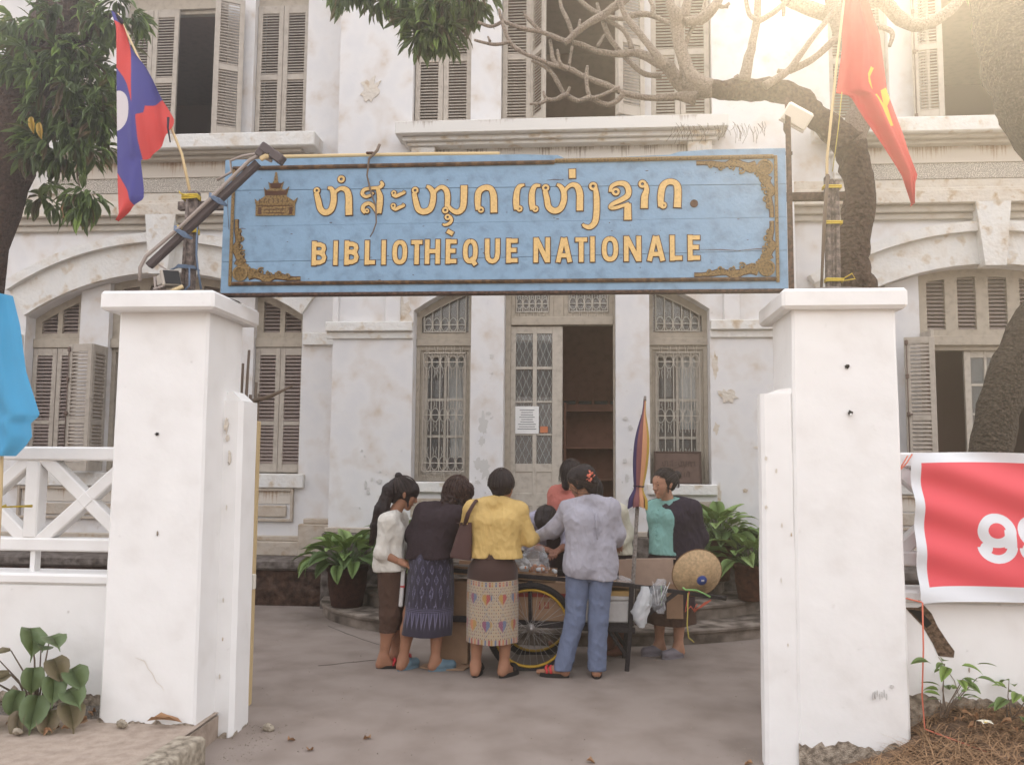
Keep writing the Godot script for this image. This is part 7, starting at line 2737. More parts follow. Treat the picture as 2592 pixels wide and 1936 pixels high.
	put("skirt", skirt_mesh([[0.93, 0.0, 0.01, 0.11, 0.10], [0.84, 0.0, 0.0, 0.172, 0.145], [0.63, -0.002, 0.0, 0.180, 0.145], [0.27, -0.028, 0.0, 0.195, 0.14]]), tex_mat("ikat_cloth", ikat()), o)
	hair(o, j, [[0, 0.036, -0.028, 0, 0.040, 0.035, 0.092, 0.083], [0.05, 0.02, 0.02, 0.062, -0.10, 0.03, 0.045, 0.024], [-0.05, 0.02, 0.02, -0.062, -0.10, 0.03, 0.045, 0.024], [0, 0.0, -0.06, 0, -0.12, -0.05, 0.07, 0.045], [0.04, -0.02, -0.05, 0.05, -0.13, -0.03, 0.045, 0.026], [-0.04, -0.02, -0.05, -0.05, -0.13, -0.03, 0.045, 0.026]], M.hair_brown, 0.012)
	strands(o, j, M.hair_brown_sheen, 110, null, 0.07)
	sandal(o, j.legl[2], j.legl[3], M.blue_rubber, M.blue_rubber, true)
	sandal(o, j.legr[2], j.legr[3], M.blue_rubber, M.blue_rubber, true)
	# 3 woman in yellow silk, seen from behind
	j = {"f": Vector3(0.15, 0, -0.99), "hf": Vector3(0.30, -0.30, -0.90).normalized(), "head": Vector3(0.045, 1.395, -0.03), "neck": Vector3(0.01, 1.285, 0.0), "chest": Vector3(0.005, 1.13, 0.0), "waist": Vector3(0.0, 1.0, 0.0), "hip": Vector3(0.0, 0.84, 0.0), "bulk": 1.06,
		"sl": Vector3(-0.165, 1.225, 0.0), "el": Vector3(-0.25, 1.04, -0.10), "wl": Vector3(-0.16, 0.98, -0.28), "sr": Vector3(0.175, 1.22, 0.0), "er": Vector3(0.258, 1.01, -0.03), "wr": Vector3(0.29, 1.0, -0.24),
		"legl": [Vector3(-0.09, 0.76, 0.0), Vector3(-0.12, 0.42, 0.0), Vector3(-0.135, 0.08, 0.0), Vector3(-0.13, 0.03, -0.13)], "legr": [Vector3(0.09, 0.76, 0.0), Vector3(0.088, 0.42, 0.0), Vector3(0.078, 0.085, 0.0), Vector3(0.15, 0.03, -0.11)]}
	o = person("short-haired woman in yellow silk blouse and dark skirt with woven hem, seen from behind", Vector3(-0.66, 0, -6.57), j, M.skin_tan)
	s = S()
	b = torso(j, 0.016)
	b.append_array(arm(j, "l", 0.018, 1.95))
	b.append_array(arm(j, "r", 0.018, 1.95))
	b.append([Vector3(-0.075, 0.97, 0), Vector3(-0.082, 0.85, 0.0), 0.10, 0.112])
	b.append([Vector3(0.075, 0.97, 0), Vector3(0.092, 0.85, 0.0), 0.10, 0.112])
	b.append([Vector3(0.01, 1.26, 0), Vector3(0.015, 1.315, 0.0), 0.064, 0.058])
	sdf(s, b, 0.0105, 0.03, [[Vector3(0, 0.872, 0), Vector3.DOWN], [Vector3(0, 1.325, 0), Vector3(0, 1, -0.25).normalized()]], 0.006, 7.0)
	put("blouse", s, M.yellow_silk, o)
	s = S()
	prism(s, PackedVector2Array([Vector2(-0.045, 0.868), Vector2(-0.02, 0.868), Vector2(-0.028, 0.915)]), 0.118, 0.132)
	put("back_slit", s, M.brown_cloth, o)
	put("skirt", skirt_mesh([[0.93, 0.0, 0.0, 0.115, 0.10], [0.80, -0.012, 0.0, 0.188, 0.15], [0.54, -0.013, 0.0, 0.193, 0.148], [0.256, -0.015, 0.0, 0.194, 0.145]], 40, 0.004), tex_mat("hem_cloth", sinh_band()), o)
	hair(o, j, [[0, 0.034, -0.030, 0, 0.042, 0.028, 0.096, 0.084], [0, -0.01, -0.05, 0, -0.045, -0.045, 0.078, 0.052], [0.045, 0.0, -0.01, 0.05, -0.025, 0.0, 0.045, 0.03], [-0.045, 0.0, -0.01, -0.05, -0.025, 0.0, 0.045, 0.03]], M.hair)
	strands(o, j, M.hair_sheen, 110)
	sandal(o, j.legl[2], j.legl[3], M.black_rubber, M.black_rubber, false, 0.03)
	sandal(o, j.legr[2], j.legr[3], M.black_rubber, M.black_rubber, false, 0.03)
	var bag = thing("shoulder_bag", "brown leather shoulder bag hanging from the yellow blouse's left shoulder", "bag", Vector3(-0.90, 0.87, -6.47))
	s = S()
	var rows := []
	for i in 15:
		var v := i / 14.0
		var row := []
		for k in 33:
			var a := TAU * k / 32.0
			var w := lerpf(0.040, 0.082, pow(v, 0.8)) * (1.0 if v < 0.93 else 0.94)
			var wob := 1.0 + 0.10 * wrinkle.get_noise_3d(cos(a) * 2.0, v * 4.0, sin(a) * 2.0)
			row.append(Vector3(lerpf(0.035, -0.005, v) + cos(a) * w * wob, 0.265 * (1.0 - v) - 0.012 * cos(a) * v, sin(a) * w * 0.55 * wob))
		rows.append(row)
	sheet(s, rows)
	lathe(s, [Vector2(0.04, 0.262), Vector2(0.0, 0.25)], 12)
	lathe(s, [Vector2(0.078, 0.003), Vector2(0.0, 0.0)], 16, Transform3D(Basis(Vector3.RIGHT, Vector3.UP, Vector3.BACK * 0.55), Vector3(-0.005, 0, 0)))
	put("pouch", s, M.bag_leather, bag)
	for q in [0.0, 0.016]:
		s = S()
		tube(s, [Vector3(0.02 + q, 0.25, 0.03), Vector3(0.045 + q, 0.33, 0.045), Vector3(0.085 + q * 0.6, 0.40, 0.03), Vector3(0.098 + q * 0.6, 0.425, -0.03), Vector3(0.09 + q, 0.40, -0.12), Vector3(0.06 + q, 0.25, -0.06)], [0.009, 0.010, 0.010, 0.010, 0.010, 0.009], 6)
		put("strap", s, M.bag_leather, bag)
	s = S()
	for x in [0.02, 0.045]: box(s, Vector3(x, 0.262, 0.034), Vector3(0.012, 0.02, 0.008), 0.002)
	put("buckle", s, M.brass, bag)
	# 4 woman in grey shirt and jeans
	j = {"f": Vector3(-0.42, 0, -0.91), "hf": Vector3(-0.85, -0.30, -0.42).normalized(), "head": Vector3(-0.06, 1.44, -0.02), "neck": Vector3(-0.035, 1.315, 0.0), "chest": Vector3(0.005, 1.15, 0.0), "waist": Vector3(0.01, 0.99, 0.0), "hip": Vector3(0.008, 0.83, 0.0), "bulk": 1.03,
		"sl": Vector3(-0.145, 1.235, -0.02), "el": Vector3(-0.265, 1.085, -0.10), "wl": Vector3(-0.385, 1.015, -0.17), "dl": Vector3(-0.8, -0.15, -0.5), "sr": Vector3(0.15, 1.24, 0.0), "er": Vector3(0.205, 1.05, -0.04), "wr": Vector3(0.215, 0.98, -0.17),
		"legl": [Vector3(-0.08, 0.76, 0.0), Vector3(-0.11, 0.42, 0.01), Vector3(-0.205, 0.085, 0.02), Vector3(-0.38, 0.03, -0.01)], "legr": [Vector3(0.085, 0.76, 0.0), Vector3(0.064, 0.42, 0.0), Vector3(0.052, 0.085, 0.0), Vector3(0.055, 0.03, -0.15)]}
	o = person("woman in grey shirt and blue jeans with an orange flower in her hair", Vector3(0.05, 0, -6.63), j, M.skin_tan)
	s = S()
	b = torso(j, 0.020)
	b.append_array(arm(j, "l", 0.020, 1.92))
	b.append_array(arm(j, "r", 0.020, 1.9))
	b.append([Vector3(-0.07, 0.93, 0), Vector3(-0.078, 0.74, 0.005), 0.108, 0.112])
	b.append([Vector3(0.075, 0.93, 0), Vector3(0.082, 0.73, 0.005), 0.110, 0.115])
	b.append([Vector3(-0.03, 1.27, 0.0), Vector3(-0.035, 1.325, -0.005), 0.066, 0.058])
	sdf(s, b, 0.0108, 0.035, [[Vector3(0.0, 0.752, 0), Vector3(-0.12, -1, -0.25).normalized()], [Vector3(0, 1.338, 0), Vector3(-0.2, 1, -0.2).normalized()]], 0.009, 6.0)
	put("shirt", s, M.grey_shirt, o)
	s = S()
	for x in [-0.012, 0.032]:
		tube(s, [Vector3(x + 0.012, 1.215, 0.116), Vector3(x + 0.016, 1.12, 0.128), Vector3(x + 0.024, 1.02, 0.116)], [0.006, 0.007, 0.004], 6)
	put("pleat", s, M.grey_shirt, o)
	s = S()
	for e in ["legl", "legr"]:
		var l = j[e]
		var a2: Vector3 = l[1].lerp(l[2], 0.97) + Vector3(0, -0.035, 0)
		sdf(s, [[l[0] + Vector3(0, 0.04, 0.0), l[1], 0.098, 0.070], [l[1], a2, 0.070, 0.066]], 0.0115, 0.03, [[Vector3(0, 0.052, 0), Vector3.DOWN]], 0.007, 9.0)
	sdf(s, [[Vector3(-0.06, 0.80, 0), Vector3(0.065, 0.80, 0), 0.112, 0.112]], 0.013, 0.03)
	put("jeans", s, M.denim, o)
	hair(o, j, [[0, 0.036, -0.032, 0, 0.042, 0.022, 0.092, 0.080], [0, -0.01, -0.06, 0, -0.07, -0.065, 0.066, 0.040], [0.045, 0.01, 0.01, 0.06, -0.03, 0.0, 0.044, 0.028], [-0.045, 0.01, 0.01, -0.06, -0.03, 0.0, 0.044, 0.028], [0, -0.055, -0.085, 0.0, -0.105, -0.075, 0.034, 0.020]], M.hair)
	strands(o, j, M.hair_sheen, 90, Vector3(0, -0.07, -0.09))
	s = S()
	for k in 14:
		var a := k * 2.4
		var rr := 0.012 + 0.0018 * k
		var c := Vector3(0.0 + 0.020 * (k % 3 - 1) * 0.4, 1.478 + cos(a) * rr * 1.3 - 0.004, 0.066) + Vector3(sin(a) * rr * 0.8, 0, 0.012 - 0.001 * k)
		box(s, c, Vector3(0.024, 0.018, 0.006), 0.002, Basis(Vector3(0.3, 1, 0.2).normalized(), a) * Basis(Vector3.RIGHT, 0.7 * sin(a)))
	put("hair_flower", s, M.flower_orange, o)
	sandal(o, j.legl[2], j.legl[3], M.black_rubber, M.red_rubber, false, 0.03)
	sandal(o, j.legr[2], j.legr[3], M.black_rubber, M.red_rubber, false, 0.03)
	# 5 woman in teal blouse and navy cardigan, facing the cart
	j = {"f": Vector3(-0.72, 0, 0.69), "hf": Vector3(-0.84, -0.08, 0.54).normalized(), "head": Vector3(-0.055, 1.405, 0.02), "neck": Vector3(-0.025, 1.275, -0.01), "chest": Vector3(-0.01, 1.12, 0.0), "waist": Vector3(0.0, 0.97, 0.0), "hip": Vector3(0.01, 0.82, 0.0), "bulk": 1.12,
		"sr": Vector3(-0.13, 1.20, -0.13), "er": Vector3(-0.13, 0.98, -0.18), "wr": Vector3(-0.05, 0.85, -0.2), "sl": Vector3(0.125, 1.20, 0.10), "el": Vector3(0.205, 0.97, 0.04), "wl": Vector3(0.15, 0.86, -0.12), "dl": Vector3(-0.4, -0.5, -0.6),
		"legr": [Vector3(-0.09, 0.74, -0.04), Vector3(-0.10, 0.42, -0.03), Vector3(-0.10, 0.09, -0.03), Vector3(-0.22, 0.03, 0.02)], "legl": [Vector3(0.09, 0.74, 0.04), Vector3(0.06, 0.42, 0.05), Vector3(0.045, 0.09, 0.05), Vector3(-0.06, 0.03, 0.12)]}
	o = person("woman in teal blouse and open navy cardigan with her hair in a bun", Vector3(0.735, 0, -7.42), j, M.skin_light)
	s = S()
	b = torso(j, 0.010)
	b.append([Vector3(-0.06, 0.95, 0.02), Vector3(-0.06, 0.82, 0.03), 0.115, 0.128])
	b.append([Vector3(0.04, 0.95, 0.03), Vector3(0.04, 0.82, 0.04), 0.115, 0.128])
	sdf(s, b, 0.0115, 0.04, [[Vector3(0, 0.832, 0), Vector3.DOWN], [Vector3(-0.03, 1.285, 0.0), Vector3(-0.25, 1, 0.25).normalized()]], 0.005, 7.0)
	put("blouse", s, M.teal_cloth, o)
	s = S()
	for k in 11:
		var y := 1.20 - k * 0.034
		sdf(s, [[Vector3(-0.115 - 0.02 * sin(k * 0.3), y, 0.105), Vector3(-0.114 - 0.02 * sin(k * 0.3), y, 0.106), 0.007, 0.007]], 0.004, 0.004)
	put("buttons", s, M.teal_cloth, o)
	s = S()
	b = torso(j, 0.030)
	b.append_array(arm(j, "l", 0.030, 1.95))
	b.append_array(arm(j, "r", 0.026, 1.95))
	b.append([Vector3(-0.02, 0.95, -0.03), Vector3(-0.02, 0.80, -0.04), 0.135, 0.145])
	b.append([Vector3(0.10, 0.95, 0.05), Vector3(0.115, 0.80, 0.05), 0.115, 0.128])
	for k in b.size():
		b[k] = [b[k][0] - j.f * 0.022 + j.r * -0.01, b[k][1] - j.f * 0.022 + j.r * -0.01, b[k][2], b[k][3]]
	var side: Vector3 = (Vector3(-0.98, 0, 0.2)).normalized()
	sdf(s, b, 0.0115, 0.04, [[Vector3(0, 0.755, 0), Vector3(-0.15, -1, 0).normalized()], [Vector3(-0.043, 1.0, 0.10), (side + Vector3(0, 0.02, 0.35)).normalized()], [Vector3(0, 1.285, 0), Vector3(-0.3, 1, 0.2).normalized()]], 0.006, 6.0)
	put("cardigan", s, M.navy_cloth, o)
	put("skirt", skirt_mesh([[0.92, 0.0, 0.0, 0.12, 0.11], [0.80, -0.005, 0.0, 0.19, 0.17], [0.55, -0.005, 0.0, 0.20, 0.17], [0.265, -0.005, 0.0, 0.195, 0.165]]), M.dark_skirt, o)
	put("skirt_hem", skirt_mesh([[0.40, -0.005, 0.0, 0.204, 0.174], [0.268, -0.005, 0.0, 0.200, 0.170]], 40, 0.006, 4), M.brown_cloth, o)
	hair(o, j, [[0, 0.040, -0.032, 0, 0.056, 0.012, 0.090, 0.074], [0.048, 0.03, 0.0, 0.06, 0.0, -0.02, 0.042, 0.026], [-0.048, 0.03, 0.0, -0.06, 0.0, -0.02, 0.042, 0.026], [0, 0.01, -0.06, 0, -0.015, -0.058, 0.058, 0.046], [0, 0.062, -0.130, 0, 0.068, -0.140, 0.037, 0.036], [0.072, -0.02, 0.02, 0.074, -0.07, 0.025, 0.007, 0.003], [-0.072, -0.02, 0.02, -0.074, -0.07, 0.025, 0.007, 0.003]], M.hair, 0.004)
	strands(o, j, M.hair_sheen, 90, Vector3(0, 0.06, -0.11))
	face_parts(o, j)
	sandal(o, j.legr[2], j.legr[3], M.grey_rubber, M.grey_rubber, true, 0.025)
	sandal(o, j.legl[2], j.legl[3], M.grey_rubber, M.grey_rubber, true, 0.025)
	# 6 woman in coral at the door
	j = {"f": Vector3(0.5, 0, -0.86), "hf": Vector3(0.6, -0.2, -0.75).normalized(), "head": Vector3(0.02, 1.375, 0.0), "neck": Vector3(0.0, 1.255, 0.0), "chest": Vector3(0.0, 1.10, 0.0), "waist": Vector3(0.0, 0.95, 0.0), "hip": Vector3(0.0, 0.80, 0.0), "bulk": 0.95,
		"sl": Vector3(-0.13, 1.19, -0.06), "el": Vector3(-0.17, 1.0, -0.05), "wl": Vector3(-0.1, 0.9, -0.18), "sr": Vector3(0.13, 1.19, 0.05), "er": Vector3(0.18, 1.0, 0.02), "wr": Vector3(0.15, 0.88, -0.14),
		"legl": [Vector3(-0.08, 0.72, 0.0), Vector3(-0.08, 0.4, 0.0), Vector3(-0.08, 0.08, 0.0), Vector3(0.0, 0.025, -0.12)], "legr": [Vector3(0.08, 0.72, 0.0), Vector3(0.08, 0.4, 0.0), Vector3(0.08, 0.08, 0.0), Vector3(0.16, 0.025, -0.1)]}
	o = person("woman in coral top standing before the open door, behind the grey shirt", Vector3(-0.12, 0.10, -8.05), j, M.skin_dark)
	s = S()
	b = torso(j, 0.016)
	b.append_array(arm(j, "l", 0.016, 1.4))
	b.append_array(arm(j, "r", 0.016, 1.4))
	sdf(s, b, 0.013, 0.035, [[Vector3(0, 0.80, 0), Vector3.DOWN], [Vector3(0, 1.285, 0), Vector3.UP]], 0.007, 7.0)
	put("top", s, M.coral_cloth, o)
	put("skirt", skirt_mesh([[0.9, 0, 0, 0.15, 0.13], [0.25, 0, 0, 0.2, 0.16]]), M.dark_skirt, o)
	hair(o, j, [[0, 0.036, -0.028, 0, 0.040, 0.025, 0.092, 0.082], [0, 0.0, -0.06, 0, -0.12, -0.06, 0.07, 0.04], [0.05, 0.02, 0.01, 0.06, -0.04, 0.0, 0.045, 0.03], [-0.05, 0.02, 0.01, -0.06, -0.04, 0.0, 0.045, 0.03]], M.hair)
	strands(o, j, M.hair_sheen, 70, null, 0.06)
	# 7 vendor bending towards us over the far side of the cart
	j = {"f": Vector3(-0.25, 0, 0.97), "hf": Vector3(-0.1, -0.85, 0.52).normalized(), "hu": Vector3(-0.1, 0.5, 0.85), "head": Vector3(-0.13, 1.09, 0.22), "neck": Vector3(-0.16, 1.10, 0.10), "chest": Vector3(-0.14, 1.04, -0.02), "waist": Vector3(-0.05, 0.92, -0.12), "hip": Vector3(0.0, 0.80, -0.2), "bulk": 1.0,
		"sr": Vector3(-0.28, 1.06, 0.02), "er": Vector3(-0.27, 0.88, 0.12), "wr": Vector3(-0.13, 0.86, 0.30), "sl": Vector3(0.02, 1.06, 0.08), "el": Vector3(0.06, 0.90, 0.18), "wl": Vector3(-0.02, 0.86, 0.34),
		"legr": [Vector3(-0.08, 0.72, -0.2), Vector3(-0.09, 0.4, -0.15), Vector3(-0.09, 0.08, -0.2), Vector3(-0.1, 0.025, -0.05)], "legl": [Vector3(0.08, 0.72, -0.2), Vector3(0.08, 0.4, -0.15), Vector3(0.08, 0.08, -0.2), Vector3(0.08, 0.025, -0.05)]}
	o = person("woman in lilac blouse bowed low over the far side of the cart", Vector3(-0.18, 0, -7.62), j, M.skin_dark)
	s = S()
	b = torso(j, 0.016)
	b.append_array(arm(j, "l", 0.016, 1.3))
	b.append_array(arm(j, "r", 0.016, 1.3))
	sdf(s, b, 0.013, 0.035, [[Vector3(0, 0.80, 0), Vector3.DOWN]], 0.007, 7.0)
	put("blouse", s, M.lilac_cloth, o)
	put("apron", skirt_mesh([[0.98, 0.0, -0.05, 0.19, 0.14], [0.8, 0.0, -0.16, 0.2, 0.15], [0.3, 0, -0.18, 0.2, 0.15]]), M.dark_skirt, o)
	hair(o, j, [[0, 0.036, -0.028, 0, 0.040, 0.030, 0.092, 0.082], [0, 0.0, -0.06, 0, -0.06, -0.06, 0.07, 0.04], [0.05, 0.02, 0.01, 0.06, -0.04, 0.0, 0.045, 0.03], [-0.05, 0.02, 0.01, -0.06, -0.04, 0.0, 0.045, 0.03]], M.hair)
	strands(o, j, M.hair_sheen, 70, Vector3(0, -0.03, -0.09))
	# 8 woman in ivory behind the grey shirt
	j = {"f": Vector3(-0.85, 0, 0.5), "hf": Vector3(-0.85, -0.3, 0.4).normalized(), "head": Vector3(-0.22, 1.34, 0.04), "neck": Vector3(-0.12, 1.25, 0.02), "chest": Vector3(-0.06, 1.10, 0.0), "waist": Vector3(-0.02, 0.96, 0.0), "hip": Vector3(0.0, 0.80, 0.0), "bulk": 0.95,
		"sl": Vector3(0.02, 1.17, 0.10), "el": Vector3(0.095, 1.0, 0.06), "wl": Vector3(0.02, 0.925, 0.20), "dl": Vector3(-0.7, -0.2, 0.5), "sr": Vector3(-0.18, 1.17, -0.1), "er": Vector3(-0.22, 1.0, -0.12), "wr": Vector3(-0.28, 0.92, 0.0),
		"legl": [Vector3(0.06, 0.72, 0.04), Vector3(0.05, 0.4, 0.04), Vector3(0.05, 0.08, 0.04), Vector3(-0.07, 0.025, 0.08)], "legr": [Vector3(-0.06, 0.72, -0.04), Vector3(-0.06, 0.4, -0.04), Vector3(-0.06, 0.08, -0.04), Vector3(-0.17, 0.025, 0.0)]}
	o = person("woman in ivory blouse and black skirt mostly hidden by the woman in jeans", Vector3(0.275, 0, -7.42), j, M.skin_dark)
	s = S()
	b = torso(j, 0.016)
	b.append_array(arm(j, "l", 0.018, 1.9))
	b.append_array(arm(j, "r", 0.016, 1.9))
	sdf(s, b, 0.013, 0.035, [[Vector3(0, 0.83, 0), Vector3.DOWN], [Vector3(-0.12, 1.28, 0), Vector3.UP]], 0.007, 7.0)
	put("blouse", s, M.ivory_cloth, o)
	put("skirt", skirt_mesh([[0.9, 0, 0, 0.14, 0.13], [0.8, 0, 0, 0.155, 0.14], [0.25, 0, 0, 0.17, 0.15]]), M.dark_skirt, o)
	hair(o, j, [[0, 0.036, -0.028, 0, 0.040, 0.025, 0.090, 0.080], [0, 0.0, -0.06, 0, -0.08, -0.06, 0.065, 0.04], [0.05, 0.02, 0.01, 0.06, -0.03, 0.0, 0.045, 0.028], [-0.05, 0.02, 0.01, -0.06, -0.03, 0.0, 0.045, 0.028]], M.hair)

# ---------------------------------------------------------------- weeds, litter, grass
func make_small():
	var s
	# heart-leaved sapling before the left fence
	var o = thing("fig_sapling", "young fig sapling with heart-shaped pointed leaves at the foot of the lattice fence", "sapling", Vector3(-3.16, 0.10, -4.86))
	var heart := []
	for k in 3: heart.append(leaf_mesh(0.19, 0.135, 0.7 + 0.4 * k, 0.2, 2, 0.08))
	var stems = S()
	var g := RandomNumberGenerator.new()
	g.seed = 77
	for q in [[0.0, 0.52, 0.02, -0.5], [0.13, 0.48, 0.03, 0.4], [-0.08, 0.40, 0.06, 2.8], [0.17, 0.36, 0.05, -0.2], [0.26, 0.30, 0.02, 0.3], [0.09, 0.32, 0.10, -1.2], [0.20, 0.27, 0.09, -1.0], [-0.05, 0.28, 0.10, 3.4], [0.03, 0.20, 0.13, -1.8], [0.15, 0.18, 0.14, -1.4], [0.28, 0.20, 0.07, 0.1], [-0.14, 0.22, 0.08, 2.6], [0.22, 0.10, 0.14, -1.2], [0.08, 0.11, 0.17, -1.6], [-0.10, 0.13, 0.15, -2.2], [0.06, 0.42, 0.0, 0.9], [-0.18, 0.34, 0.02, 2.9], [-0.22, 0.16, 0.12, 2.6], [0.30, 0.14, 0.10, -0.5], [-0.26, 0.26, 0.05, 2.7]]:
		var p := Vector3(q[0], q[1], q[2])
		tube(stems, [Vector3(0.05, 0, 0.0), Vector3(q[0] * 0.5 + 0.03, q[1] * 0.65, q[2] * 0.4), p], [0.006, 0.005, 0.003], 5, false)
		var d := Vector3(cos(q[3]) * 0.7, -0.35 + 0.5 * sin(q[3]), 0.55)
		put("leaf", heart[g.randi() % 3], M[["sapling_leaf", "sapling_leaf", "sapling_leaf_dull"][g.randi() % 3]], o, leaf_xf(p, d, g.randf_range(-0.5, 0.5), g.randf_range(0.8, 1.15)))
	put("stems", stems, M.twig, o)
	# weeds at the right wall
	for w in [["leafy green weed growing against the right gate post below the pink rope", Vector3(1.92, 0.24, -4.98), 0.34, 22, 1], ["low green weed under the white wall below the banner", Vector3(2.26, 0.23, -4.99), 0.22, 16, 2]]:
		o = thing("weed", w[0], "weed", w[1], 0.0, "weeds on the dry bank")
		if not cache.has("weed"): cache["weed"] = [leaf_mesh(0.09, 0.038, 0.6, 0.3, 1), leaf_mesh(0.11, 0.05, 1.0, 0.3, 1)]
		stems = S()
		g.seed = 90 + w[4]
		for i in w[3]:
			var a = i * 2.4
			var h: float = w[2] * g.randf_range(0.25, 1.0)
			var p := Vector3(cos(a) * 0.13 * g.randf_range(0.3, 1.0) + 0.05, h, sin(a) * 0.08 + 0.05)
			if i % 3 == 0: tube(stems, [Vector3(0.01 * (i % 4), 0, 0), Vector3(p.x * 0.6, h * 0.6, p.z * 0.6), p], [0.004, 0.003, 0.002], 4, false)
			put("leaf", cache["weed"][i % 2], M[["weed_leaf", "leaf_light", "leaf_mid"][i % 3]], o, leaf_xf(p, Vector3(cos(a), g.randf_range(-0.3, 0.4), sin(a) + 0.4), g.randf_range(-0.4, 0.4), g.randf_range(0.7, 1.2)))
		put("stems", stems, M.twig, o)
	# dry grass on the bank
	var blade = S()
	blade.set_smooth_group(0)
	for k in 3:
		var y0 := k * 0.03
		var w0 := 0.0028 * (1.0 - k / 3.0)
		var w1 := 0.0022 * (1.0 - (k + 1) / 3.0)
		var b0 := 0.05 * pow(k / 3.0, 1.6)
		var b1 := 0.05 * pow((k + 1) / 3.0, 1.6)
		for v in [Vector3(-w0, y0, b0), Vector3(w0, y0, b0), Vector3(w1, y0 + 0.03, b1), Vector3(-w0, y0, b0), Vector3(w1, y0 + 0.03, b1), Vector3(-w1, y0 + 0.03, b1)]: blade.add_vertex(v)
	var mm := MultiMesh.new()
	mm.transform_format = MultiMesh.TRANSFORM_3D
	mm.mesh = done(blade)
	var places := []
	g.seed = 5
	while places.size() < 24000:
		var x := g.randf_range(1.3, 4.2)
		var z := g.randf_range(-5.25, -3.7)
		if wrinkle.get_noise_2d(x * 2.0, z * 2.0) + g.randf_range(-0.4, 0.5) < -0.05: continue
		if x < 1.80 and z < -4.9: continue
		var h := bank_y(x, z)
		pass
		if h < -0.05 or x < 1.42: continue
		var flat := g.randf_range(0.7, 1.5)
		places.append(Transform3D((Basis(Vector3.UP, g.randf() * TAU) * Basis(Vector3.RIGHT, flat)).scaled(Vector3.ONE * g.randf_range(0.7, 1.9)), Vector3(x, h - 0.002, z)))
	mm.instance_count = places.size()
	for i in places.size(): mm.set_instance_transform(i, places[i])
	var mi := MultiMeshInstance3D.new()
	mi.name = "dry_grass"
	mi.multimesh = mm
	mi.material_override = M.dry_grass
	add_child(mi)
	tag(mi, "matted dry brown grass on the earth bank right of the gate", "grass", "", "stuff")
	# fallen flowers
	for q in [["fallen white and yellow frangipani flower beside the low weed under the banner", Vector3(2.08, 0.25, -4.82), 0.3], ["fallen frangipani flower lying on the dry grass at the lower right corner", Vector3(2.24, 0.165, -4.52), 1.4]]:
		o = thing("fallen_flower", q[0], "flower", q[1], q[2], "fallen frangipani flowers")
		for k in 5:
			var a := TAU * k / 5.0
			if not cache.has("petal"): cache["petal"] = leaf_mesh(0.045, 0.03, 0.9, 0.3, 1)
			put("petal", cache["petal"], M.white_petal, o, leaf_xf(Vector3(0, 0.01, 0), Vector3(cos(a), 0.5, sin(a)), 0.0, 1.0))
		s = S()
		lathe(s, [Vector2(0.0, 0.012), Vector2(0.009, 0.018), Vector2(0.0, 0.020)], 8)
		put("flower_throat", s, M.yellow_petal, o)
	o = thing("fallen_flower", "purple bougainvillea bract lying on the drive by the right gate post", "flower", wgp(0.90, -4.92), 0.0)
	for k in 4: put("petal", cache["petal"], M.purple_petal, o, leaf_xf(Vector3(0.01 * k, 0.012, 0), Vector3(cos(k * 1.7), 0.35, sin(k * 1.7)), 0.3, 0.9))
	var gm := MultiMesh.new()
	gm.transform_format = MultiMesh.TRANSFORM_3D
	var gs = S()
	box(gs, Vector3.ZERO, Vector3(1, 0.7, 0.8), 0.25)
	gm.mesh = done(gs)
	gm.instance_count = 2600
	g.seed = 31
	for i in 2600:
		var z := -4.3 - 4.2 * g.randf()
		var x := g.randf_range(-2.0, 1.2) if z > -5.6 else g.randf_range(-2.7, 2.2)
		if g.randf() < 0.45:
			x = [-1.93, 0.93][i % 2] + g.randf_range(-0.12, 0.12)
			z = g.randf_range(-5.4, -4.4)
		var k := 0.0022 + 0.006 * pow(g.randf(), 4.0)
		gm.set_instance_transform(i, Transform3D(Basis(Vector3.UP, g.randf() * TAU).scaled(Vector3.ONE * k), Vector3(x, ground_y(z) + k * 0.25, z)))
	var gi := MultiMeshInstance3D.new()
	gi.name = "gravel"
	gi.multimesh = gm
	gi.material_override = M.kerb
	add_child(gi)
	tag(gi, "scattered grit and tiny stones lying over the concrete drive", "gravel", "", "stuff")
	# dead leaves
	var dl := leaf_mesh(0.075, 0.04, 1.6, 0.8, 1, 0.3)
	var spots := [["curled dead leaf on the drive just right of the left gate post", -1.72, -5.12], ["small dead leaf on the drive midway between the gate posts", 0.02, -4.98], ["dead leaf lying near the left gate post farther up the drive", -1.25, -5.2], ["little dry leaf on the drive near the kerb end", -1.55, -4.98], ["two-tone dry leaf on the drive by the foot of the right gate post", 0.93, -5.02]]
	for q in spots:
		o = thing("dead_leaf", q[0], "leaf", wgp(q[1], q[2]), q[1] * 3.0, "dead leaves on the drive")
		put("blade", dl, M.dry_leaf, o, Transform3D(Basis(), Vector3(0, 0.012, 0)))
	o = thing("dead_leaf", "long brown dead leaf against the base of the left gate post", "leaf", Vector3(-2.44, 0.125, -4.84), 0.1)
	put("blade", leaf_mesh(0.20, 0.06, 0.5, 0.8, 1, 0.3), M.dry_leaf, o)
	var lit = S()
	g.seed = 9
	for k in 40:
		var p := Vector3(g.randf_range(-3.35, -2.8), 0.12, g.randf_range(-5.0, -4.6)) if k < 22 else Vector3(g.randf_range(1.9, 2.6), 0.27, g.randf_range(-5.0, -4.7))
		lit.append_from(dl, 0, leaf_xf(p, Vector3(g.randf_range(-1, 1), 0.1, g.randf_range(-1, 1)), g.randf_range(-1, 1), g.randf_range(0.5, 1.1)))
	var lm := MeshInstance3D.new()
	lm.name = "leaf_litter"
	lm.mesh = lit.commit()
	lm.material_override = M.dry_leaf
	add_child(lm)
	tag(lm, "scattered brown leaf litter at the feet of the sapling and the weeds", "leaf litter", "", "stuff")
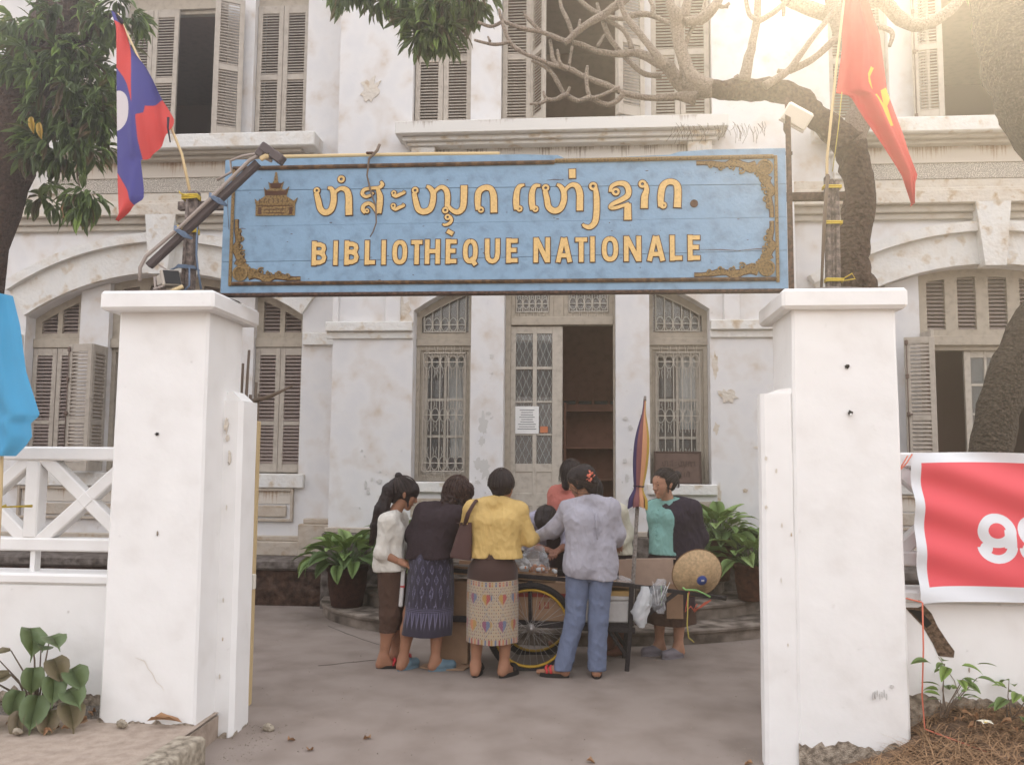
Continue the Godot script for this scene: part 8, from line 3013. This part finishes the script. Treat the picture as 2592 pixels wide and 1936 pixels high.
	o = thing("flattened_carton", "torn flat piece of cardboard on the ground by the blue shoes", "cardboard", Vector3(-1.12, 0.0, -6.78))
	s = S()
	prism(s, PackedVector2Array([Vector2(-0.13, -0.02), Vector2(0.0, -0.09), Vector2(0.22, -0.06), Vector2(0.26, 0.1), Vector2(-0.02, 0.14), Vector2(-0.12, 0.08)]), 0.003, 0.012, Transform3D(Basis(Vector3.RIGHT, -PI / 2), Vector3.ZERO))
	put("sheet", s, M.cardboard, o)
	for q in [["pale pebble beside the dead leaf at the left gate post", -2.56, -4.80, 0.03], ["lump of broken plaster at the foot of the folded gate", -1.90, -5.30, 0.035], ["small stone on the footway below the sapling", -3.05, -4.62, 0.022]]:
		o = thing("stone", q[0], "stone", Vector3(q[1], 0.105 if q[1] < -2.2 else ground_y(q[2]), q[2]))
		s = S()
		sdf(s, [[Vector3(-0.01, q[3] * 0.5, 0), Vector3(0.015, q[3] * 0.4, 0.008), q[3] * 0.7, q[3] * 0.5]], 0.006, 0.01, [], 0.008, 40.0)
		put("rock", s, M.kerb, o)

func wgp(x: float, z: float) -> Vector3:
	return Vector3(x, ground_y(z), z)

const GLYPHS := [
	[["o",604,648,20],["s",601,632,34,615,584,41,629,532,42,659,506,42,695,519,42,712,566,44,713,618,42,698,657,30,675,663,17],["s",714,600,17,727,639,22,761,659,29,796,645,41,810,600,47,812,539,49,814,488,49]],
	[["o",759,719,23]],
	[["o",928,512,15],["s",1012,699,14,1022,679,29,1001,660,25,958,657,22,911,649,25,895,625,27,917,603,22,947,611,19,968,628,14],["s",992,654,22,1008,606,41,1008,555,44,1003,495,37],["s",1000,496,34,975,533,29,940,560,25,908,547,27,902,521,29,918,500,24]],
	[["o",1096,623,16],["s",1087,611,15,1109,602,22,1138,615,24,1164,626,19,1155,635,7]],
	[["o",1094,542,16],["s",1086,530,15,1108,519,22,1136,532,24,1162,543,19,1153,553,7]],
	[["o",1231,638,21],["o",1423,508,20],["s",1225,621,32,1238,561,39,1256,514,41,1294,501,41,1330,522,41,1345,577,41,1343,624,39,1320,655,29,1303,662,17],["s",1345,586,15,1361,633,22,1396,656,29,1426,636,37,1436,593,39,1434,529,34],["s",1437,542,19,1465,508,29,1502,495,37,1532,524,42,1538,593,46,1538,663,47]],
	[["o",1438,465,19],["s",1452,472,17,1463,448,22,1450,425,22,1422,415,17,1408,421,8]],
	[["o",1645,508,19],["s",1628,508,34,1624,566,42,1631,622,44,1666,647,39,1704,640,39,1722,599,46,1725,540,47,1726,489,47]],
	[["o",1884,511,19],["s",1913,661,12,1883,651,30,1867,615,39,1863,555,44,1867,506,37]],
	[["o",1982,508,19],["s",2012,654,17,1980,652,30,1962,614,39,1960,554,44,1967,504,37]],
	[["o",2045,639,22],["s",2041,622,32,2053,571,39,2063,520,41,2096,494,41,2134,506,41,2156,553,41,2157,608,39,2137,646,29,2115,659,17],["s",2158,587,15,2172,631,22,2207,656,30,2240,643,41,2255,598,46,2255,543,46,2255,493,46]],
	[["s",2208,754,46,2209,698,46]],
	[["o",2336,644,25],["s",2350,634,29,2357,568,41,2356,475,42,2346,418,41,2316,389,34,2285,396,25,2272,408,12]],
	[["o",2474,607,24],["s",2441,607,22,2449,641,25,2486,659,30,2529,655,37,2551,621,39,2545,581,39,2504,554,32,2455,531,27,2441,510,27,2467,506,24,2508,517,22,2554,532,20],["s",2546,531,44,2546,473,49,2546,431,51]],
	[["o",2636,653,24],["s",2655,653,24,2661,615,35,2649,573,47,2646,502,49]],
	[["o",2760,518,21],["s",2746,509,35,2746,572,44,2758,636,44,2791,663,39,2832,657,39,2849,618,47,2845,504,49]],
]
const LATIN := [
	["B",582,169,97,154],
	["I",723,170,24,154],
	["B",791,170,93,154],
	["L",922,170,63,154],
	["I",1026,170,28,154],
	["O",1094,170,95,154],
	["T",1214,170,68,154],
	["H",1298,171,97,153],
	["E",1430,171,66,154],
	["Q",1536,171,93,153],
	["U",1670,171,98,153],
	["E",1805,172,69,153],
	["N",1971,173,104,154],
	["A",2111,173,95,154],
	["T",2228,173,71,154],
	["I",2316,174,32,155],
	["O",2386,174,104,155],
	["N",2520,174,108,155],
	["A",2662,175,106,155],
	["L",2798,175,72,156],
	["E",2905,175,72,156]
]
const BRANCHES := [
	[-6.1,1.89,2.607,0.1221,1.882,2.884,0.1166,1.865,3.051,0.111,1.903,3.275,0.1055,1.925,3.5,0.1027,1.903,3.671,0.1055,1.863,3.814,0.111],
	[-6.1,1.863,3.814,0.1055,1.745,3.945,0.0833,1.625,4.035,0.0805,1.532,4.144,0.0777,1.423,4.222,0.0722,1.273,4.25,0.0694,1.134,4.248,0.0694,1.009,4.24,0.0666,0.912,4.266,0.0611],
	[-6.1,1.863,3.785,0.0999,1.927,3.984,0.0888,1.964,4.156,0.0833,1.921,4.446,0.0749,1.827,4.741,0.0694,1.78,5.067,0.0666],
	[-6.2,1.836,4.823,0.0564,1.642,4.884,0.0508,1.503,4.955,0.0451,1.364,5.081,0.0395],
	[-6.2,1.837,4.853,0.0508,2.114,4.933,0.0508,2.292,4.801,0.048,2.414,4.738,0.0451,2.608,4.826,0.0395,2.779,5.027,0.0338],
	[-5.9,0.877,4.18,0.0591,0.793,4.227,0.0537,0.733,4.31,0.0483,0.683,4.456,0.0456,0.655,4.621,0.0429,0.647,4.703,0.0483,0.608,4.759,0.0322,0.596,4.879,0.0268],
	[-5.9,0.668,4.648,0.0403,0.712,4.737,0.0349,0.739,4.855,0.0322],
	[-5.9,0.711,4.655,0.0376,0.832,4.696,0.0322,0.919,4.775,0.0268,0.955,4.865,0.0242],
	[-5.9,0.919,4.775,0.0188,0.97,4.751,0.0134,1.014,4.772,0.0134],
	[-6.1,0.916,4.249,0.0666,0.792,4.252,0.0583,0.687,4.32,0.0555,0.599,4.425,0.05,0.501,4.494,0.0389,0.385,4.559,0.0305,0.286,4.543,0.025,0.187,4.551,0.0222,0.078,4.573,0.0208,-0.021,4.614,0.0194,-0.14,4.646,0.0194,-0.286,4.713,0.018,-0.433,4.744,0.0167,-0.535,4.784,0.0153,-0.595,4.824,0.0139,-0.619,4.902,0.0111],
	[-5.95,0.584,4.356,0.0325,0.497,4.459,0.0271,0.411,4.59,0.0244,0.306,4.742,0.0217,0.245,4.883,0.0189],
	[-6.2,0.355,4.618,0.0226,0.337,4.7,0.0197,0.291,4.783,0.0183,0.199,4.849,0.0169,0.135,4.88,0.0169,0.103,4.988,0.0141],
	[-6.25,0.576,4.429,0.0227,0.485,4.446,0.0199,0.412,4.491,0.0199,0.302,4.61,0.0199,0.21,4.729,0.0185,0.164,4.818,0.0185,0.145,4.887,0.0171],
	[-6,-0.137,4.592,0.0191,-0.066,4.655,0.0246,0.024,4.713,0.0273,0.14,4.783,0.03,0.22,4.837,0.0328,0.318,4.908,0.0328],
	[-6.2,0.135,4.88,0.0197,0.052,4.931,0.0197,-0.041,5.012,0.0169],
	[-6.05,0.803,4.165,0.0551,0.662,4.192,0.0275,0.539,4.186,0.0248,0.415,4.199,0.0234,0.282,4.226,0.0234,0.167,4.275,0.022,0.024,4.345,0.0206,-0.102,4.418,0.0193,-0.21,4.445,0.0179,-0.283,4.466,0.0165,-0.437,4.537,0.0165,-0.529,4.625,0.0151,-0.576,4.74,0.0138,-0.595,4.798,0.0124],
	[-6.05,-0.529,4.62,0.0138,-0.593,4.603,0.0138,-0.675,4.625,0.0138,-0.795,4.657,0.0096],
	[-6.05,-0.675,4.625,0.011,-0.692,4.668,0.0083],
	[-6.1,-0.595,4.819,0.0139,-0.682,4.789,0.0139,-0.775,4.811,0.0125],
	[-5.95,0.278,4.178,0.0217,0.243,4.138,0.0189,0.181,4.103,0.0176,0.111,4.114,0.0176,0.05,4.152,0.0189,-0.038,4.125,0.0162,-0.126,4.166,0.0176,-0.188,4.142,0.0149,-0.259,4.142,0.0149,-0.281,4.198,0.0095],
	[-5.95,0.05,4.152,0.0149,0.028,4.226,0.0135,0.023,4.318,0.0135,0.029,4.389,0.0108],
	[-6.1,-0.13,4.231,0.0167,-0.184,4.326,0.0153,-0.23,4.403,0.0153,-0.303,4.471,0.0139,-0.376,4.504,0.0111],
	[-5.9,-0.257,4.121,0.0134,-0.301,4.095,0.0134,-0.375,4.092,0.0107],
	[-5.9,-0.125,4.145,0.0134,-0.092,4.207,0.0094],
	[-5.9,0.058,4.126,0.0148,0.163,4.168,0.0134,0.254,4.216,0.0107],
	[-5.9,-0.108,4.349,0.0148,-0.161,4.382,0.0134,-0.181,4.475,0.0107],
	[-6.1,-0.121,4.447,0.0167,-0.212,4.507,0.0167,-0.231,4.602,0.0139,-0.245,4.678,0.0125],
	[-6.15,-0.104,4.475,0.0126,-0.081,4.631,0.0112],
	[-6.1,-0.076,4.697,0.0167,-0.117,4.807,0.0153,-0.159,4.904,0.0139,-0.173,4.991,0.0139],
	[-6,-0.039,4.663,0.0109,-0.023,4.761,0.0096],
	[-6.1,0.101,4.586,0.0125,0.155,4.684,0.0097],
	[-6.1,-0.304,4.718,0.0139,-0.387,4.798,0.0139,-0.434,4.866,0.0125],
	[-6.2,0.629,4.815,0.0197,0.502,4.877,0.0197,0.392,4.89,0.0254,0.282,4.856,0.0197,0.172,4.869,0.0141],
	[-6.2,0.502,4.877,0.0169,0.512,4.934,0.0169,0.476,5.022,0.0141],
	[-5.95,0.679,4.28,0.0162,0.715,4.498,0.0162,0.76,4.625,0.0162,0.84,4.759,0.0162,0.858,4.879,0.0135],
	[-6.05,1.136,4.279,0.0495,1.185,4.511,0.0303,1.235,4.73,0.0275,1.24,4.91,0.0248],
	[-6.05,1.235,4.723,0.022,1.34,4.775,0.022,1.458,4.874,0.0193],
	[-6,1.231,4.697,0.0191,1.174,4.754,0.0164,1.143,4.886,0.0164],
	[-6,1.268,4.226,0.0328,1.371,4.29,0.0273,1.449,4.349,0.0246,1.58,4.528,0.0191,1.725,4.714,0.0191,1.804,4.807,0.0164],
	[-6.05,1.454,4.352,0.0248,1.617,4.435,0.0248,1.774,4.574,0.022,1.878,4.653,0.0193],
	[-6.05,1.435,4.345,0.022,1.373,4.365,0.0193],
	[-6.05,1.11,4.28,0.022,1.079,4.328,0.0193],
	[-6.05,1.419,4.862,0.0165,1.417,4.751,0.0138],
	[-6.1,0.743,4.788,0.0222,0.862,4.769,0.0222,0.956,4.864,0.0222,0.997,4.947,0.0194],
	[-6,0.941,4.818,0.0136,1.025,4.81,0.0136],
	[-6.1,1.997,4.702,0.0194,2.151,4.669,0.0194,2.181,4.613,0.0167,2.159,4.531,0.0139]
]
